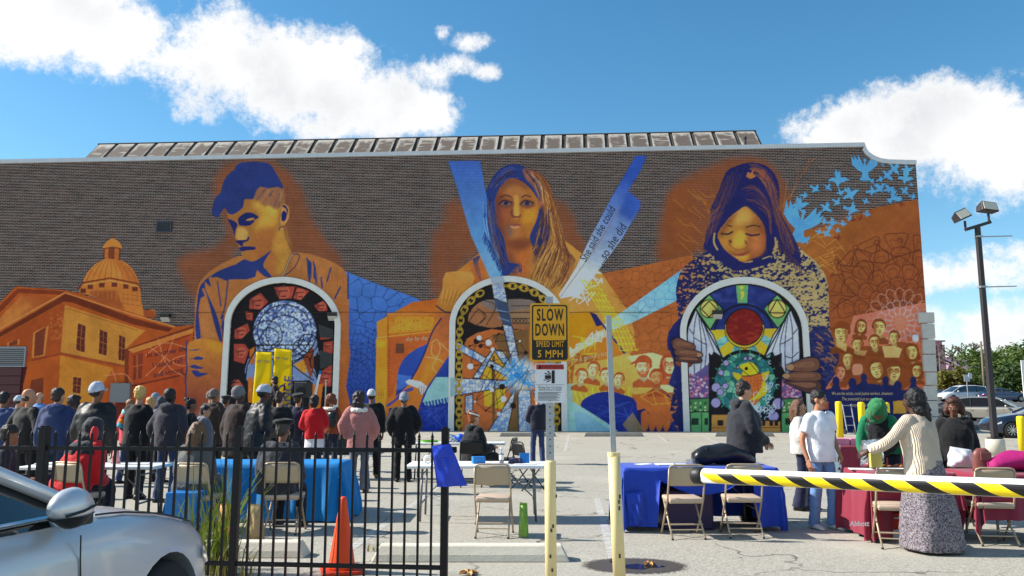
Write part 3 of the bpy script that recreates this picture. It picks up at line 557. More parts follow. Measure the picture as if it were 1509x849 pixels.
for x, y, r, k, rot in ((705,160,120,0,0), (170,620,175,0,.25), (490,250,85,1,.1), (290,330,48,2,.4), (400,320,40,1,.8), (590,370,75,1,-.4), (500,360,40,2,1), (170,460,75,1,0), (200,385,38,2,0), (385,490,58,1,.7), (470,440,45,2,.4), (590,500,66,2,.1), (715,435,36,1,.5), (760,350,48,2,-.3), (830,320,60,1,-.6), (900,220,60,1,.9), (905,330,50,1,-.2), (835,250,36,2,-.5), (765,265,30,1,1), (955,165,62,1,1.0), (1055,165,58,2,1.2), (1050,240,68,1,.2), (1040,350,46,1,.8), (945,400,60,0,.9), (1105,395,34,2,0), (1095,295,24,1,0), (725,540,34,1,.3), (580,580,34,1,.6), (525,620,34,1,.2), (440,610,46,1,.1), (370,605,38,1,.3), (410,655,32,2,0), (480,680,26,1,.4), (390,705,40,1,.7), (320,690,30,2,.2), (150,745,44,1,.3), (215,755,46,1,-.6), (855,130,20,1,.4)):
    bird(1150+x/5.66, 220+y/5.66, r/5.66*(1.12 if r < 100 else 1.0), k, rot)
for x, y, k, rot in ((665,575,2,.2), (1010,460,1,.4), (480,740,2,0), (610,590,1,0)): bird(1150+x/5.66, 220+y/5.66, 6, k, rot, (128, 60, 44))
# sweater: knit speckle of navy and tan
swP = L_(1000,470, 996,430, 1003,400, 1020,384, 1045,368, 1065,356, 1160,356, 1185,372, 1208,392, 1220,420, 1222,470, 1228,520, 1236,560, 1225,590, 1190,600, 1190,640, 1000,640, 1003,520)
b, m = mask(swP, 3); x0, x1, y0, y1 = b; X, Y = _grid(b)
kn = .35*NST[y0:y1, x0:x1]+.65*NKN[y0:y1, x0:x1]; sh = np.clip((1150-X)/130, 0, 1)*.12+.465-.035*np.exp(-((X-1195)/26)**2-((Y-430)/60)**2)+np.where(Y > 500, .05, 0)+.045*np.sin(Y*.62+6*N20[y0:y1, x0:x1])
tan = (np.array((172, 148, 104), np.float32)*(1-np.clip((1060-X)/60, 0, 1))[..., None]+np.array((176, 110, 66), np.float32)*np.clip((1060-X)/60, 0, 1)[..., None])
put(b, m, np.where((kn > sh)[..., None], tan, np.array((38, 42, 92), np.float32)))
poly(L_(1001,470, 985,490, 984,515, 992,530, 1003,640, 1012,640, 1008,480), NAV2, 1, 2); poly(L_(1188,500, 1215,480, 1236,520, 1238,560, 1215,590, 1196,575), NAV2, .85, 3)
for i in range(26): x, y = 1196+r_.random()*36, 490+r_.random()*55; line([(x, y), (x+5, y+2), (x+8, y+6)], 1.2, (180, 120, 66), .9)
poly(CW(345,340, 240,520, 260,660, 350,720, 430,740, 560,720, 640,690, 640,480, 560,350, 460,330), (42, 42, 92))
poly(CW(265,530, 330,440, 400,390, 460,350, 500,372, 560,430, 598,500, 606,600, 585,680, 520,712, 450,738, 380,705, 320,650, 285,590), grad((172, 118, 56), (142, 80, 48), (1085, 330), (1125, 350)), 1, 3)
shade(CW(270,540, 330,450, 400,395, 420,420, 350,480, 310,560), (120, 66, 48), .65, 2.5); shade(CW(570,470, 606,540, 600,640, 560,690, 575,580), (128, 66, 46), .7, 2.5); shade(CW(330,650, 400,690, 520,690, 460,738, 380,706), (150, 86, 50), .5, 2)
shade(CW(400,400, 470,370, 520,420, 480,470, 390,470), (202, 152, 78), .8, 4); shade(CW(390,540, 450,520, 470,600, 440,640, 370,630), (206, 162, 60), .8, 3); shade(CW(300,580, 350,580, 370,650, 320,640), (186, 122, 52), .7, 3)
shade(CW(520,540, 600,560, 590,660, 520,690, 500,620), (188, 112, 66), .8, 4); shade(CW(400,700, 450,690, 500,690, 460,730, 420,725), (212, 150, 50), .8, 2)
line(CW(300,540, 345,542, 375,526), 2.4, (52, 36, 60), 1, 4); line(CW(468,540, 510,552, 560,545), 2.4, (52, 36, 60), 1, 4)
line(CW(340,480, 370,490), 1.6, (70, 44, 52)); line(CW(470,495, 520,482, 565,492), 1.8, (70, 44, 52), 1, 4)
poly(CW(345,590, 365,575, 375,600, 355,615), (120, 64, 56), .9); poly(CW(455,590, 470,585, 480,610, 465,616), (130, 70, 56), .9); line(CW(345,612, 400,650, 470,640, 478,610), 1.2, (140, 80, 52), .9, 4)
poly(CW(342,662, 400,682, 460,672, 500,658, 450,692, 400,690), (130, 60, 56), 1, 2); line(CW(372,695, 420,706, 470,694), 1.2, (210, 140, 80), .8, 3)
poly(CW(318,470, 270,540, 285,600, 330,660, 400,712, 450,740, 540,735, 640,700, 640,740, 560,770, 400,800, 300,740, 190,650, 180,600, 215,430, 230,350, 280,240, 330,110, 400,70, 470,48, 560,50, 640,90, 690,170, 702,260, 700,370, 760,490, 800,560, 850,680, 830,760, 760,700, 700,640, 690,580, 660,640, 640,700, 610,640, 612,560, 600,480, 555,410, 505,360, 462,345, 400,388, 350,430), (38, 40, 96), 1, 2)
strands(CW(490,60, 580,70, 650,140, 690,260), CW(500,120, 560,160, 630,260, 680,380), 60, .9, [(160, 92, 60), (150, 84, 60)], 31)
strands(CW(440,230, 520,200, 620,300, 660,460), CW(480,330, 560,370, 620,440, 640,600), 50, .9, [(150, 88, 66), (90, 56, 76)], 32)
strands(CW(330,130, 260,300, 215,450, 190,620), CW(470,60, 400,240, 330,380, 270,520), 46, .8, [(120, 70, 60), (66, 52, 96), (86, 58, 80)], 35); strands(CW(560,120, 640,300, 680,480, 740,700), CW(690,200, 705,380, 780,560, 850,700), 60, .9, [(150, 88, 60), (96, 60, 70), (60, 50, 96)], 36)
for i in range(44): x, y = 1000+(690+i*3.6)/4.7176, 230+(600+i*3.5)/4.7176; line([(x, y), (x+1.5+2*r_.random(), y+8+9*r_.random())], 1.1, (38, 40, 96) if i % 3 else (120, 74, 62))
for i in range(24): x, y = 1000+(180+i*4)/4.7176, 230+(600+i*3)/4.7176; line([(x, y), (x-2*r_.random(), y+6+7*r_.random())], 1.1, (38, 40, 96))
strands(CW(200,480, 230,380, 320,300), CW(190,620, 240,500, 330,450), 24, .9, [(150, 90, 66), (100, 64, 80)], 33); strands(CW(690,420, 730,540, 760,700), CW(720,420, 800,580, 850,700), 40, 1, [(140, 80, 66), (60, 50, 90)], 34)
poly(CW(470,140, 480,110, 500,120, 530,80, 515,125, 540,140, 500,160, 480,150), (178, 110, 66))
for q in (CW(250,540, 245,600, 270,650), CW(672,570, 676,620, 660,680)): line(q, 2.6, (176, 148, 96), 1, 3)
# ---- people panel
P6 = Z(1200, 440, 4.717)
poly(P6(275,120, 780,25, 830,640, 760,849, 60,849, 60,650, 150,520, 180,400), grad((196, 112, 92), (190, 98, 62), (1300, 460), (1340, 560)))
for r0, r1, n, w, c in ((6, 14, 10, .3, (206, 130, 110)), (12, 24, 14, .22, (176, 158, 168)), (22, 34, 18, .18, (178, 150, 160)), (32, 52, 20, .14, (200, 136, 120))):
    for k in range(n): line(petal(1326, 476, r0, r1, k*6.283/n, w), 1.0, c, .9, 2)
poly(ell(1326, 476, 8), (206, 118, 96)); TN, BN = (206, 166, 104), (128, 66, 34)
poly(P6(170,370, 330,330, 480,330, 600,300, 720,320, 720,560, 640,620, 200,600, 170,480), BN, .85)
for x, y, r, kw in ((190,240,62,dict(hat=True,hair=1.15)), (325,190,40,dict(hair=1.4,glasses=True)), (450,200,52,dict(hair=1.1)), (420,300,44,dict(hair=1.25,glasses=True)), (300,320,44,dict(hair=1.25)), (556,270,42,dict(hair=1.1)), (675,370,50,dict(hair=1.5)), (235,420,46,dict(hair=1.3)), (435,490,58,dict(hair=1.55)), (550,505,62,dict(hair=1.2,glasses=True,hat=True)), (715,500,42,dict(hair=1.4,glasses=True)), (180,510,46,dict(hair=1.1))):
    pface(1200+x/4.717, 440+y/4.717, r/4.717, TN if y != 510 else (206, 128, 100), BN, **kw)
poly(P6(470,330, 560,330, 610,350, 590,410, 490,410), (204, 172, 110), .9); poly(P6(150,290, 230,320, 220,370, 150,330), TN, .8); poly(P6(300,360, 370,360, 350,400, 300,390), (190, 150, 96), .8); poly(P6(270,460, 330,460, 330,520, 270,530), (208, 136, 110), .9, 3)
nv = (36, 42, 92)
poly(P6(-20,640, 60,640, 110,625, 190,635, 240,630, 320,590, 460,600, 470,620, 540,600, 620,640, 700,610, 760,640, 850,700, 850,1000, -20,1000), nv, 1, 2)
for x, y, r in ((150,575,30), (265,590,34), (345,550,26), (495,570,26), (580,610,34), (688,572,26), (60,600,30)): poly(ell(1200+x/4.717, 440+y/4.717, r/4.717*.85, r/4.717*1.15, 18), nv); poly(P6(x-14,y+15, x+14,y+15, x+50,y+80, x-50,y+80), nv)
poly(P6(550,712, 640,708, 640,800, 550,800), (188, 140, 58)); poly(P6(60,720, 100,716, 100,770, 60,772), (160, 80, 60))
# ---- hands that hold the right arch
HK = Z(840, 400, 3.5375)
def fingers(rows, col=(122, 74, 54)):
    for q in rows: poly(q, (44, 36, 66), 1, 3); c = (sum(x for x, y in q)/len(q), sum(y for x, y in q)/len(q)); poly([(c[0]+(x-c[0])*.93, c[1]+(y-c[1])*.82) for x, y in q], col, 1, 3); poly([(c[0]+(x-c[0])*.6, c[1]+(y-c[1])*.4-1) for x, y in q], (150, 92, 66), .6, 3, 1)
def draw_hands():
    fingers([HK(525,370, 540,345, 600,360, 650,380, 650,410, 600,405, 540,410), HK(540,400, 600,400, 680,420, 690,445, 640,450, 550,440), HK(545,440, 600,440, 680,450, 685,475, 640,480, 560,470), HK(545,465, 600,470, 640,480, 620,500, 560,495)])
    fingers([HK(1125,490, 1160,475, 1240,450, 1290,460, 1295,510, 1240,525, 1150,520), HK(1105,545, 1150,525, 1240,520, 1300,530, 1300,570, 1200,575, 1120,565), HK(1110,575, 1180,565, 1290,570, 1305,620, 1240,635, 1160,600)])
    for q in (HK(1125,492, 1150,485, 1165,500, 1150,518, 1128,512), HK(1108,540, 1130,530, 1142,545, 1130,560, 1110,556), HK(660,425, 686,432, 684,446, 660,446)): poly(q, (186, 142, 100), 1, 3)
# ---- arches
ARCH = {1: (417.0, 85.5, 77.0, 480.0, 71.5, 63.0, 636), 2: (748.5, 86.0, 77.5, 480.0, 73.0, 64.5, 637), 3: (1096.5, 94.5, 85.5, 490.0, 81.5, 72.0, 638)}
def arch_pts(k, outer=True, n=28, drift=.022):
    cx, ro, ri, ys, ho, hi, yb = ARCH[k]; r, h = (ro, ho) if outer else (ri, hi)
    dx = (cx-754)*drift
    top = [(cx+r*math.cos(math.pi-math.pi*i/n), ys-h*math.sin(math.pi-math.pi*i/n)) for i in range(n+1)]
    return [(top[0][0]+dx-2, yb)]+top+[(top[-1][0]+dx+2, yb)]
def clip_arch(k):
    CLIP[0] = np.zeros((PH, PW), np.float32); b, m = mask(arch_pts(k, False)); CLIP[0][b[2]:b[3], b[0]:b[1]] = m
for k in (1, 2, 3): poly(arch_pts(k), (196, 196, 192))
clip_arch(1); K = (34, 33, 38)
poly(arch_pts(1, False), K); D9 = Z(330, 405, 4.244)
RED = (160, 66, 56)
for q in (D9(310,75, 450,70, 425,150, 345,155, 325,120), D9(455,75, 540,100, 480,160, 430,150), D9(160,150, 230,110, 280,170, 230,220, 155,215), D9(130,225, 185,235, 180,290, 140,280), D9(65,340, 150,300, 165,350, 110,405, 62,400), D9(60,430, 130,430, 160,470, 130,560, 60,540), D9(50,680, 90,650, 130,700, 40,700), D9(600,310, 680,350, 690,400, 600,410), D9(620,420, 690,410, 690,500, 620,480), D9(610,600, 690,545, 690,680, 620,700), D9(560,190, 640,150, 650,230, 590,230), D9(590,610, 680,620, 680,700, 600,700)):
    poly(q, RED); cx_, cy_ = sum(x for x, y in q)/len(q), sum(y for x, y in q)/len(q); w_ = max(x for x, y in q)-min(x for x, y in q)
    poly(ell(cx_, cy_, w_*.3, w_*.34, 14, .3), (184, 96, 76), .7); line([(cx_-w_*.18, cy_-w_*.08), (cx_+w_*.18, cy_-w_*.1)], 1.6, (90, 40, 42)); line([(cx_-w_*.1, cy_+w_*.16), (cx_+w_*.12, cy_+w_*.14)], 1.4, (96, 40, 42)); poly([(cx_-w_*.4, cy_-w_*.2), (cx_-w_*.1, cy_-w_*.1), (cx_-w_*.2, cy_+w_*.3)], (96, 46, 46), .6); line(q, 1.2, K, 1, 0, True)
for q in (D9(590,310, 690,345, 680,400, 600,390), D9(600,470, 690,500, 690,560, 600,590)): poly(q, (58, 62, 66))
poly(D9(140,660, 130,600, 150,530, 200,480, 200,400, 580,400, 590,480, 540,540, 570,600, 590,670, 560,720, 540,660, 180,670), (110, 126, 168))
poly(D9(150,640, 180,640, 180,800, 150,800), (186, 104, 40)); poly(D9(440,560, 500,530, 520,600, 500,620), (204, 130, 40)); poly(D9(540,690, 620,680, 600,860, 530,860), (186, 104, 40)); poly(D9(430,420, 560,460, 560,600, 540,650, 510,560, 480,500, 420,480), (140, 66, 40)); poly(D9(160,470, 190,450, 190,560, 165,560), (186, 104, 40))
poly(ell(419.5, 488, 47, 46), (104, 122, 172)); b, m = mask(ell(419.5, 488, 46, 45)); put(b, m*np.clip((N3[b[2]:b[3], b[0]:b[1]]-.5)*6, 0, 1)*.8, (190, 204, 226)); put(b, m*np.clip((.42-N3[b[2]:b[3], b[0]:b[1]])*7, 0, 1)*.8, (54, 66, 118))
for i in range(36): t = i*6.283/36; line([(419+5*math.cos(t), 492+5*math.sin(t)), (419+27*math.cos(t), 492+26*math.sin(t))], .7, (186, 202, 222), .8)
for cx_, cy_, rr in ((419.5,488,47), (420,492,28), (394,494,22), (419.5,488,40), (398,496,13), (454,506,14), (444,512,12)): line(ell(cx_, cy_, rr, rr*.97), 1.4, K, .95)
for i in range(60): x, y = 365+r_.random()*105, 520+r_.random()*60; poly(ell(x, y, 1.2+r_.random()*2, .8, 8, r_.random()*3), (176, 190, 214) if i % 2 else (60, 72, 120), .5)
for q in (D9(420,560, 520,510, 540,560), D9(420,560, 500,620, 560,660), D9(200,470, 150,560, 135,660), D9(560,480, 540,560, 590,660), D9(190,440, 560,440)): line(q, 1.6, K, 1, 3)
line(arch_pts(1, False), 5, (26, 26, 30)); CLIP[0] = None
clip_arch(2); poly(arch_pts(2, False), K); E9 = Z(660, 400, 3.5375)
poly(E9(105,260, 130,190, 190,150, 240,150, 300,160, 340,145, 430,150, 500,200, 540,260, 540,300, 300,300, 200,290), (150, 98, 68), 1, 2)
poly(E9(190,150, 430,148, 440,190, 300,215, 200,190), (118, 106, 104), .9, 3); poly(E9(300,215, 440,190, 520,240, 480,270, 320,260), (142, 110, 86), .9, 3)
for q in (E9(110,260, 160,200, 190,240, 150,280), E9(150,190, 200,230, 170,270), E9(330,180, 440,180), E9(320,215, 430,215, 470,225), E9(180,150, 250,180, 200,280)): line(q, .9, K, 1, 4)
for k in range(5): line(ell(660+(335+k*20)/3.5375, 400+258/3.5375, 5, 4), .9, K)
poly(E9(80,270, 130,285, 200,300, 290,285, 300,310, 150,320, 110,350, 80,390, 60,400, 60,280), K)
poly(E9(75,400, 100,350, 150,322, 230,300, 300,310, 430,300, 560,330, 560,900, 70,900), (178, 98, 52))
poly(E9(230,330, 420,300, 440,900, 300,900, 330,560), (122, 88, 56)); poly(E9(180,520, 235,420, 235,900, 70,900, 90,700), (182, 98, 56))
poly(E9(190,510, 240,410, 240,560, 180,570), (202, 160, 44)); poly(E9(190,620, 300,600, 290,720, 190,700), (202, 160, 44)); poly(E9(230,420, 300,420, 320,560, 240,560), (188, 140, 50)); poly(E9(232,440, 245,440, 245,900, 232,900), (120, 80, 50))
def beam(P, seed):
    poly(P, (168, 178, 200)); cells(P, 110, .7, (84, 96, 130), seed, 1, .9, [(190, 196, 210), (150, 164, 196), (120, 150, 204), (204, 208, 214), (168, 176, 190)]); line(P, 1.2, K, 1, 0, True)
beam(E9(40,365, 75,380, 340,530, 330,560, 40,405), 41); beam(E9(30,555, 330,570, 320,600, 30,650), 42); beam(E9(285,275, 335,285, 375,480, 350,520, 320,420), 43); beam(E9(225,55, 290,50, 312,168, 240,140), 44)
beam(E9(355,610, 310,840, 200,850), 45); beam(E9(365,620, 430,620, 440,860, 370,860), 46); beam(E9(560,640, 440,620, 560,860), 47); beam(E9(130,555, 220,420, 250,400, 165,560), 48); beam(E9(90,650, 130,640, 130,740, 90,740), 49); beam(E9(240,410, 290,420, 360,540, 330,540), 50)
poly(E9(240,145, 312,168, 335,285, 285,272), (62, 76, 108)); line(E9(250,200, 320,215), 1.6, (120, 140, 170)); line(E9(260,240, 320,260), 1.2, (120, 140, 170))
CX2, CY2 = 762, 553
poly(ell(CX2+8, CY2, 25, 24), (196, 202, 212), .8, 0, 5)
for i in range(46):
    t = r_.random()*6.283; x, y = CX2+r_.normal()*4, CY2+r_.normal()*4; pts = [(x, y)]
    for _ in range(4): t += r_.normal()*.5; x += math.cos(t)*7; y += math.sin(t)*7; pts.append((x, y))
    line(pts, 1.2, (64, 140, 204), .95)
poly(ell(CX2, CY2, 5, 4.5), (50, 130, 205))
nd = [(692,510), (708,510), (720,505), (735,492), (726,515), (702,503), (766,503), (775,520), (693,540), (745,535), (725,575), (740,570), (700,592), (725,540), (742,588), (716,605), (735,610), (756,598), (780,545)]
for i, (x, y) in enumerate(nd):
    for j in (i+1, i+3):
        if j < len(nd): line([(x, y), nd[j]], .7, K, .9)
for i, (x, y) in enumerate(nd): poly(ell(x, y, 1.6+1.4*(i % 3), None, 12), (226, 230, 234) if i % 4 in (0, 2) and i else (46, 34, 34))
poly(ell(706, 498, 3.6), (176, 214, 236))
ch = arch_pts(2, False, 28); cxa = 748.5
ip = [(cxa+(x-cxa)*.905, 480+(y-480)*.91 if y < 480 else y) for x, y in ch]
ip = [(ip[0][0], ip[0][1]-14*i) for i in range(11)]+ip[1:-1]+[(ip[-1][0], ip[-1][1]-14*(10-i)) for i in range(11)]
seg = np.array(ip); dl = np.r_[0, np.cumsum(np.hypot(*(seg[1:]-seg[:-1]).T))]
for i, sdist in enumerate(np.arange(5, dl[-1]-4, 8.4)):
    x = np.interp(sdist, dl, seg[:, 0]); y = np.interp(sdist, dl, seg[:, 1]); x2 = np.interp(sdist+2, dl, seg[:, 0]); y2 = np.interp(sdist+2, dl, seg[:, 1])
    rt = math.atan2(y2-y, x2-x)
    if 712 < x < 742 and y < 450: continue
    if i % 2: line(ell(x, y, 6.2, 4.2, 16, rt), 2.4, (178, 146, 58)); line(ell(x, y, 6.2, 4.2, 16, rt), .6, (96, 74, 36), .5)
    else: line([(x-5*math.cos(rt), y-5*math.sin(rt)), (x+5*math.cos(rt), y+5*math.sin(rt))], 3.4, (168, 136, 52)); line([(x-3*math.cos(rt), y-3*math.sin(rt)), (x+3*math.cos(rt), y+3*math.sin(rt))], .8, (70, 56, 36))
CLIP[0] = None
clip_arch(3); poly(arch_pts(3, False), (36, 36, 42)); F = Z(980, 400, 3.5375)
poly(F(230,125, 300,85, 400,62, 500,75, 580,120, 620,180, 590,330, 250,330, 160,190), (40, 52, 116)); b, m = mask(F(230,125, 300,85, 400,62, 500,75, 580,120, 590,330, 250,330)); put(b, m*np.clip(N8[b[2]:b[3], b[0]:b[1]]*2-1, 0, 1)*.7, (72, 84, 160))
poly(F(370,68, 434,68, 428,165, 378,165), (104, 160, 106)); poly(F(400,72, 412,84, 400,96, 388,84), (214, 182, 60)); poly(F(392,106, 412,106, 410,130, 394,150, 398,125), (214, 182, 60), 1, 3)
for cx_, s_ in ((230, 0), (585, 1)):
    poly(F(cx_,120, cx_+70,195, cx_+6,305, cx_-70,195) if not s_ else F(cx_,120, cx_+65,190, cx_+10,300, cx_-70,195), (104, 160, 106)); line(F(cx_,120, cx_+70,195, cx_+6,305, cx_-70,195), 1.6, K, 1, 0, True)
    poly(ell(980+cx_/3.5375, 400+195/3.5375, 13.2), (206, 178, 96)); line(ell(980+cx_/3.5375, 400+195/3.5375, 13.2), 1.4, K)
line(F(190,197, 230,155, 270,197, 230,238), 1.6, K, 1, 0, True); line(F(545,216, 585,146, 628,216), 1.6, K, 1, 0, True)
line(ell(1096, 492, 43, 43, 40, 0, math.pi, 2*math.pi), 2.4, K)
poly(F(240,325, 590,325, 545,450, 290,450), (120, 170, 172)); b, m = mask(F(240,325, 590,325, 545,450, 290,450)); put(b, m*np.clip(NST[b[2]:b[3], b[0]:b[1]]*6-3, 0, 1)*.7, (64, 130, 140))
for k in range(5):
    a_ = .25+k*.65; poly([(1097+26*math.cos(a_-.14), 482+24*math.sin(a_-.14)), (1097+56*math.cos(a_-.2), 482+52*math.sin(a_-.2)), (1097+56*math.cos(a_+.2), 482+52*math.sin(a_+.2)), (1097+26*math.cos(a_+.14), 482+24*math.sin(a_+.14))], (206, 164, 46))
poly(ell(1097, 484, 29), (212, 176, 50)); line(ell(1097, 484, 29), 1.2, K); poly(ell(1097, 482, 27), (122, 34, 34)); b, m = mask(ell(1097, 482, 26)); put(b, m*np.clip(NST[b[2]:b[3], b[0]:b[1]]*4-2, 0, 1)*.6, (156, 62, 44)); line(ell(1097, 482, 27), 1.4, K)
# wings
for s_ in (1, -1):
    fx = (lambda x: x) if s_ == 1 else (lambda x: 815-x+0)
    W_ = [(160,198), (190,250), (250,330), (300,450), (255,420), (225,490), (205,500), (185,545), (155,590), (130,592), (115,540), (112,420), (118,300)]
    q = [(980+fx(x)/3.5375, 400+y/3.5375) for x, y in W_]; poly(q, (176, 180, 206)); line(q, 1.6, K, 1, 0, True)
    for ln in ([(165,220), (150,330), (155,585)], [(175,230), (190,380), (185,540)], [(185,250), (215,380), (208,495)], [(125,300), (150,330)], [(150,345), (190,370), (215,380)], [(120,420), (155,450), (190,440)], [(200,270), (250,400), (255,420)]): line([(980+fx(x)/3.5375, 400+y/3.5375) for x, y in ln], 1.2, K, .9, 4)
poly(F(232,430, 290,450, 240,560, 235,900, 228,900), K); poly(F(545,450, 600,430, 600,900, 585,900), K)
# blossom, town and train panels on both sides
for x0_, x1_ in ((120, 232), (608, 712)):
    poly(F(x0_,560, x1_,480, x1_,670, x0_,670), (96, 84, 140))
    for i in range(90): x, y = x0_+r_.random()*(x1_-x0_), 540+r_.random()*125; poly(ell(980+x/3.5375, 400+y/3.5375, 1+1.6*r_.random(), None, 8), [(196, 128, 160), (176, 96, 130), (216, 168, 186), (120, 70, 120)][i % 4])
    poly(F(x0_,668, x1_,662, x1_,900, x0_,900), (74, 128, 84))
    for i in range(16): x, y = x0_+8+(i % 4)*26, 682+(i//4)*20; poly(F(x,y, x+10,y, x+10,y+12, x,y+12), (172, 196, 140) if i % 3 else (40, 66, 50))
    poly(F(x0_,735, x1_-10,730, x1_,760, x1_,900, x0_,900), (96, 156, 102)); poly(F(x0_+18,765, x0_+55,765, x0_+55,800, x0_+18,800), (44, 60, 52)); poly(F(x0_+85,765, x0_+104,765, x0_+104,800, x0_+85,800), (44, 60, 52)); line(F(x0_,735, x1_,730), 1.6, K); line(F(x0_,665, x1_,660), 1.4, K); line(F(x0_+70,740, x0_+70,840), 1, K)
# fish roundel
poly(ell(1098, 565, 50, 50), K); poly(ell(1098, 565, 45, 45), (56, 122, 116)); cells(ell(1098, 565, 45, 45), 130, .8, (28, 60, 66), 61, 1, .9, [(62, 134, 124), (40, 100, 100), (110, 170, 150), (52, 116, 130)])
for i in range(40): t = i*6.283/40; line([(1098+44*math.cos(t), 565+44*math.sin(t)), (1098+49*math.cos(t), 565+49*math.sin(t))], 1.4, (56, 130, 120) if i % 2 else (20, 30, 34))
for x, y, r in ((318,478,16), (292,528,15), (266,605,24), (315,598,16), (288,630,18), (265,685,26), (418,455,10), (590,690,30), (565,755,28), (445,452,11), (380,500,8), (560,730,14)): poly(ell(980+x/3.5375, 400+y/3.5375, r/3.5375), (150, 140, 190)); line(ell(980+x/3.5375, 400+y/3.5375, r/3.5375), .9, K)
poly(F(400,545, 440,520, 500,535, 520,590, 505,650, 470,695, 430,690, 440,640, 420,590), (196, 104, 52), 1, 3); cells(F(410,550, 500,540, 515,600, 470,690), 60, .6, (130, 60, 40), 62)
poly(F(385,500, 410,480, 450,475, 480,500, 485,530, 440,545, 400,545, 405,520), (216, 180, 36), 1, 3); poly(F(350,525, 380,530, 405,545, 380,570, 360,550), (206, 170, 40)); poly(F(500,530, 545,520, 535,560, 520,575), (206, 170, 40)); poly(F(510,570, 535,600, 525,640, 480,665, 435,675, 470,650, 500,610), (214, 178, 40), 1, 3)
poly(ell(980+424/3.5375, 400+507/3.5375, 2.6), K); line(F(385,500, 440,545), 1, K); line(F(440,475, 485,530), 1, K); line(F(400,545, 440,545, 500,532), 1.1, K)
for i in range(50): x, y = 980+(460+r_.normal()*50)/3.5375, 400+(720+r_.normal()*22)/3.5375; line(ell(x, y, 2+2*r_.random(), None, 8, r_.random()*6, 0, 4), 1.1, (176, 196, 226))
for i in range(22): x, y = 980+(540+r_.normal()*14)/3.5375, 400+(640+r_.normal()*60)/3.5375; line(ell(x, y, 2+1.5*r_.random(), None, 8, r_.random()*6, 0, 4), 1, (176, 196, 226))
poly(F(245,745, 330,745, 340,760, 340,900, 240,900), (196, 130, 66)); poly(F(340,770, 600,780, 602,900, 340,900), (196, 130, 66)); line(F(245,745, 330,745, 345,770, 600,780), 1.6, K); line(F(240,815, 600,815), 1, (130, 76, 44))
for x in (275, 320, 506, 545, 572): poly(F(x,775, x+(30 if x == 275 else 18),775, x+(30 if x == 275 else 18),805, x,805), (50, 44, 50))
line(F(232,430, 232,900), 2.2, K); line(F(605,430, 605,900), 2.2, K); line(arch_pts(3, False), 4, (24, 24, 28)); line(F(160,198, 300,450), 2, K); line(F(655,198, 515,450), 2, K)
CLIP[0] = None
for k in (1, 2, 3):                                            # trim again over strays
    o, i_ = arch_pts(k), arch_pts(k, False); poly(o+i_[::-1], (196, 196, 192))
draw_hands()
CAN[..., :3] *= (.90+.16*N20+.10*(N8-.5)+.08*(N3-.5))[..., None]          # uneven brushing
_l = CAN[..., :3].mean(-1, keepdims=True); CAN[..., :3] = np.clip(_l+(CAN[..., :3]-_l)*.93, 0, 255)
def sample_paint(px, py):
    """bilinear; returns sRGB 0..1 and paint cover"""
    x = np.clip((px-PX0)*PS-.5, 0, PW-1.001); y = np.clip((py-PY0)*PS-.5, 0, PH-1.001)
    xi, yi = x.astype(int), y.astype(int); fx, fy = (x-xi)[:, None], (y-yi)[:, None]
    c = (CAN[yi, xi]*(1-fx)+CAN[yi, xi+1]*fx)*(1-fy)+(CAN[yi+1, xi]*(1-fx)+CAN[yi+1, xi+1]*fx)*fy
    return c[:, :3]/255., c[:, 3]
# ------------------------------------------------------------------ the painted building
WL, WR = G(0, 633.5), G(1378, 637)
WU = (WR-WL).normalized(); WN = Vector((WU.y, -WU.x, 0)).normalized()
if WN.y > 0: WN = -WN
def WP(px, py, off=0.0):                             # point on the wall face seen at a pixel
    d = ray(px, py); c = Vector((0, 0, CAMH)); t = (WL-c).dot(WN)/d.dot(WN); return c+d*t+WN*off
WMAT = Matrix((WU, Vector((0, 0, 1)), WN)).transposed()          # columns: along, up, out
def wframe(p): return Matrix.Translation(p)@WMAT.to_4x4()
WT = WP(300, 240).z
UL = (WP(-62, 600)-WL).dot(WU); UR = (WR-WL).dot(WU)
u_sc = [((WP(x, y)-WL).dot(WU), WP(x, y).z) for x, y in ((1270, 216), (1271, 221), (1276, 228), (1284, 234), (1296, 239), (1310, 241), (1347, 242))]
def ztop(u): return float(np.interp(u, [-100]+[a for a, b in u_sc]+[100], [u_sc[0][1]]+[b for a, b in u_sc]+[u_sc[-1][1]]))
building = thing('mural_building', 'long dark brick building with a huge painted mural of three people', 'building', WL)
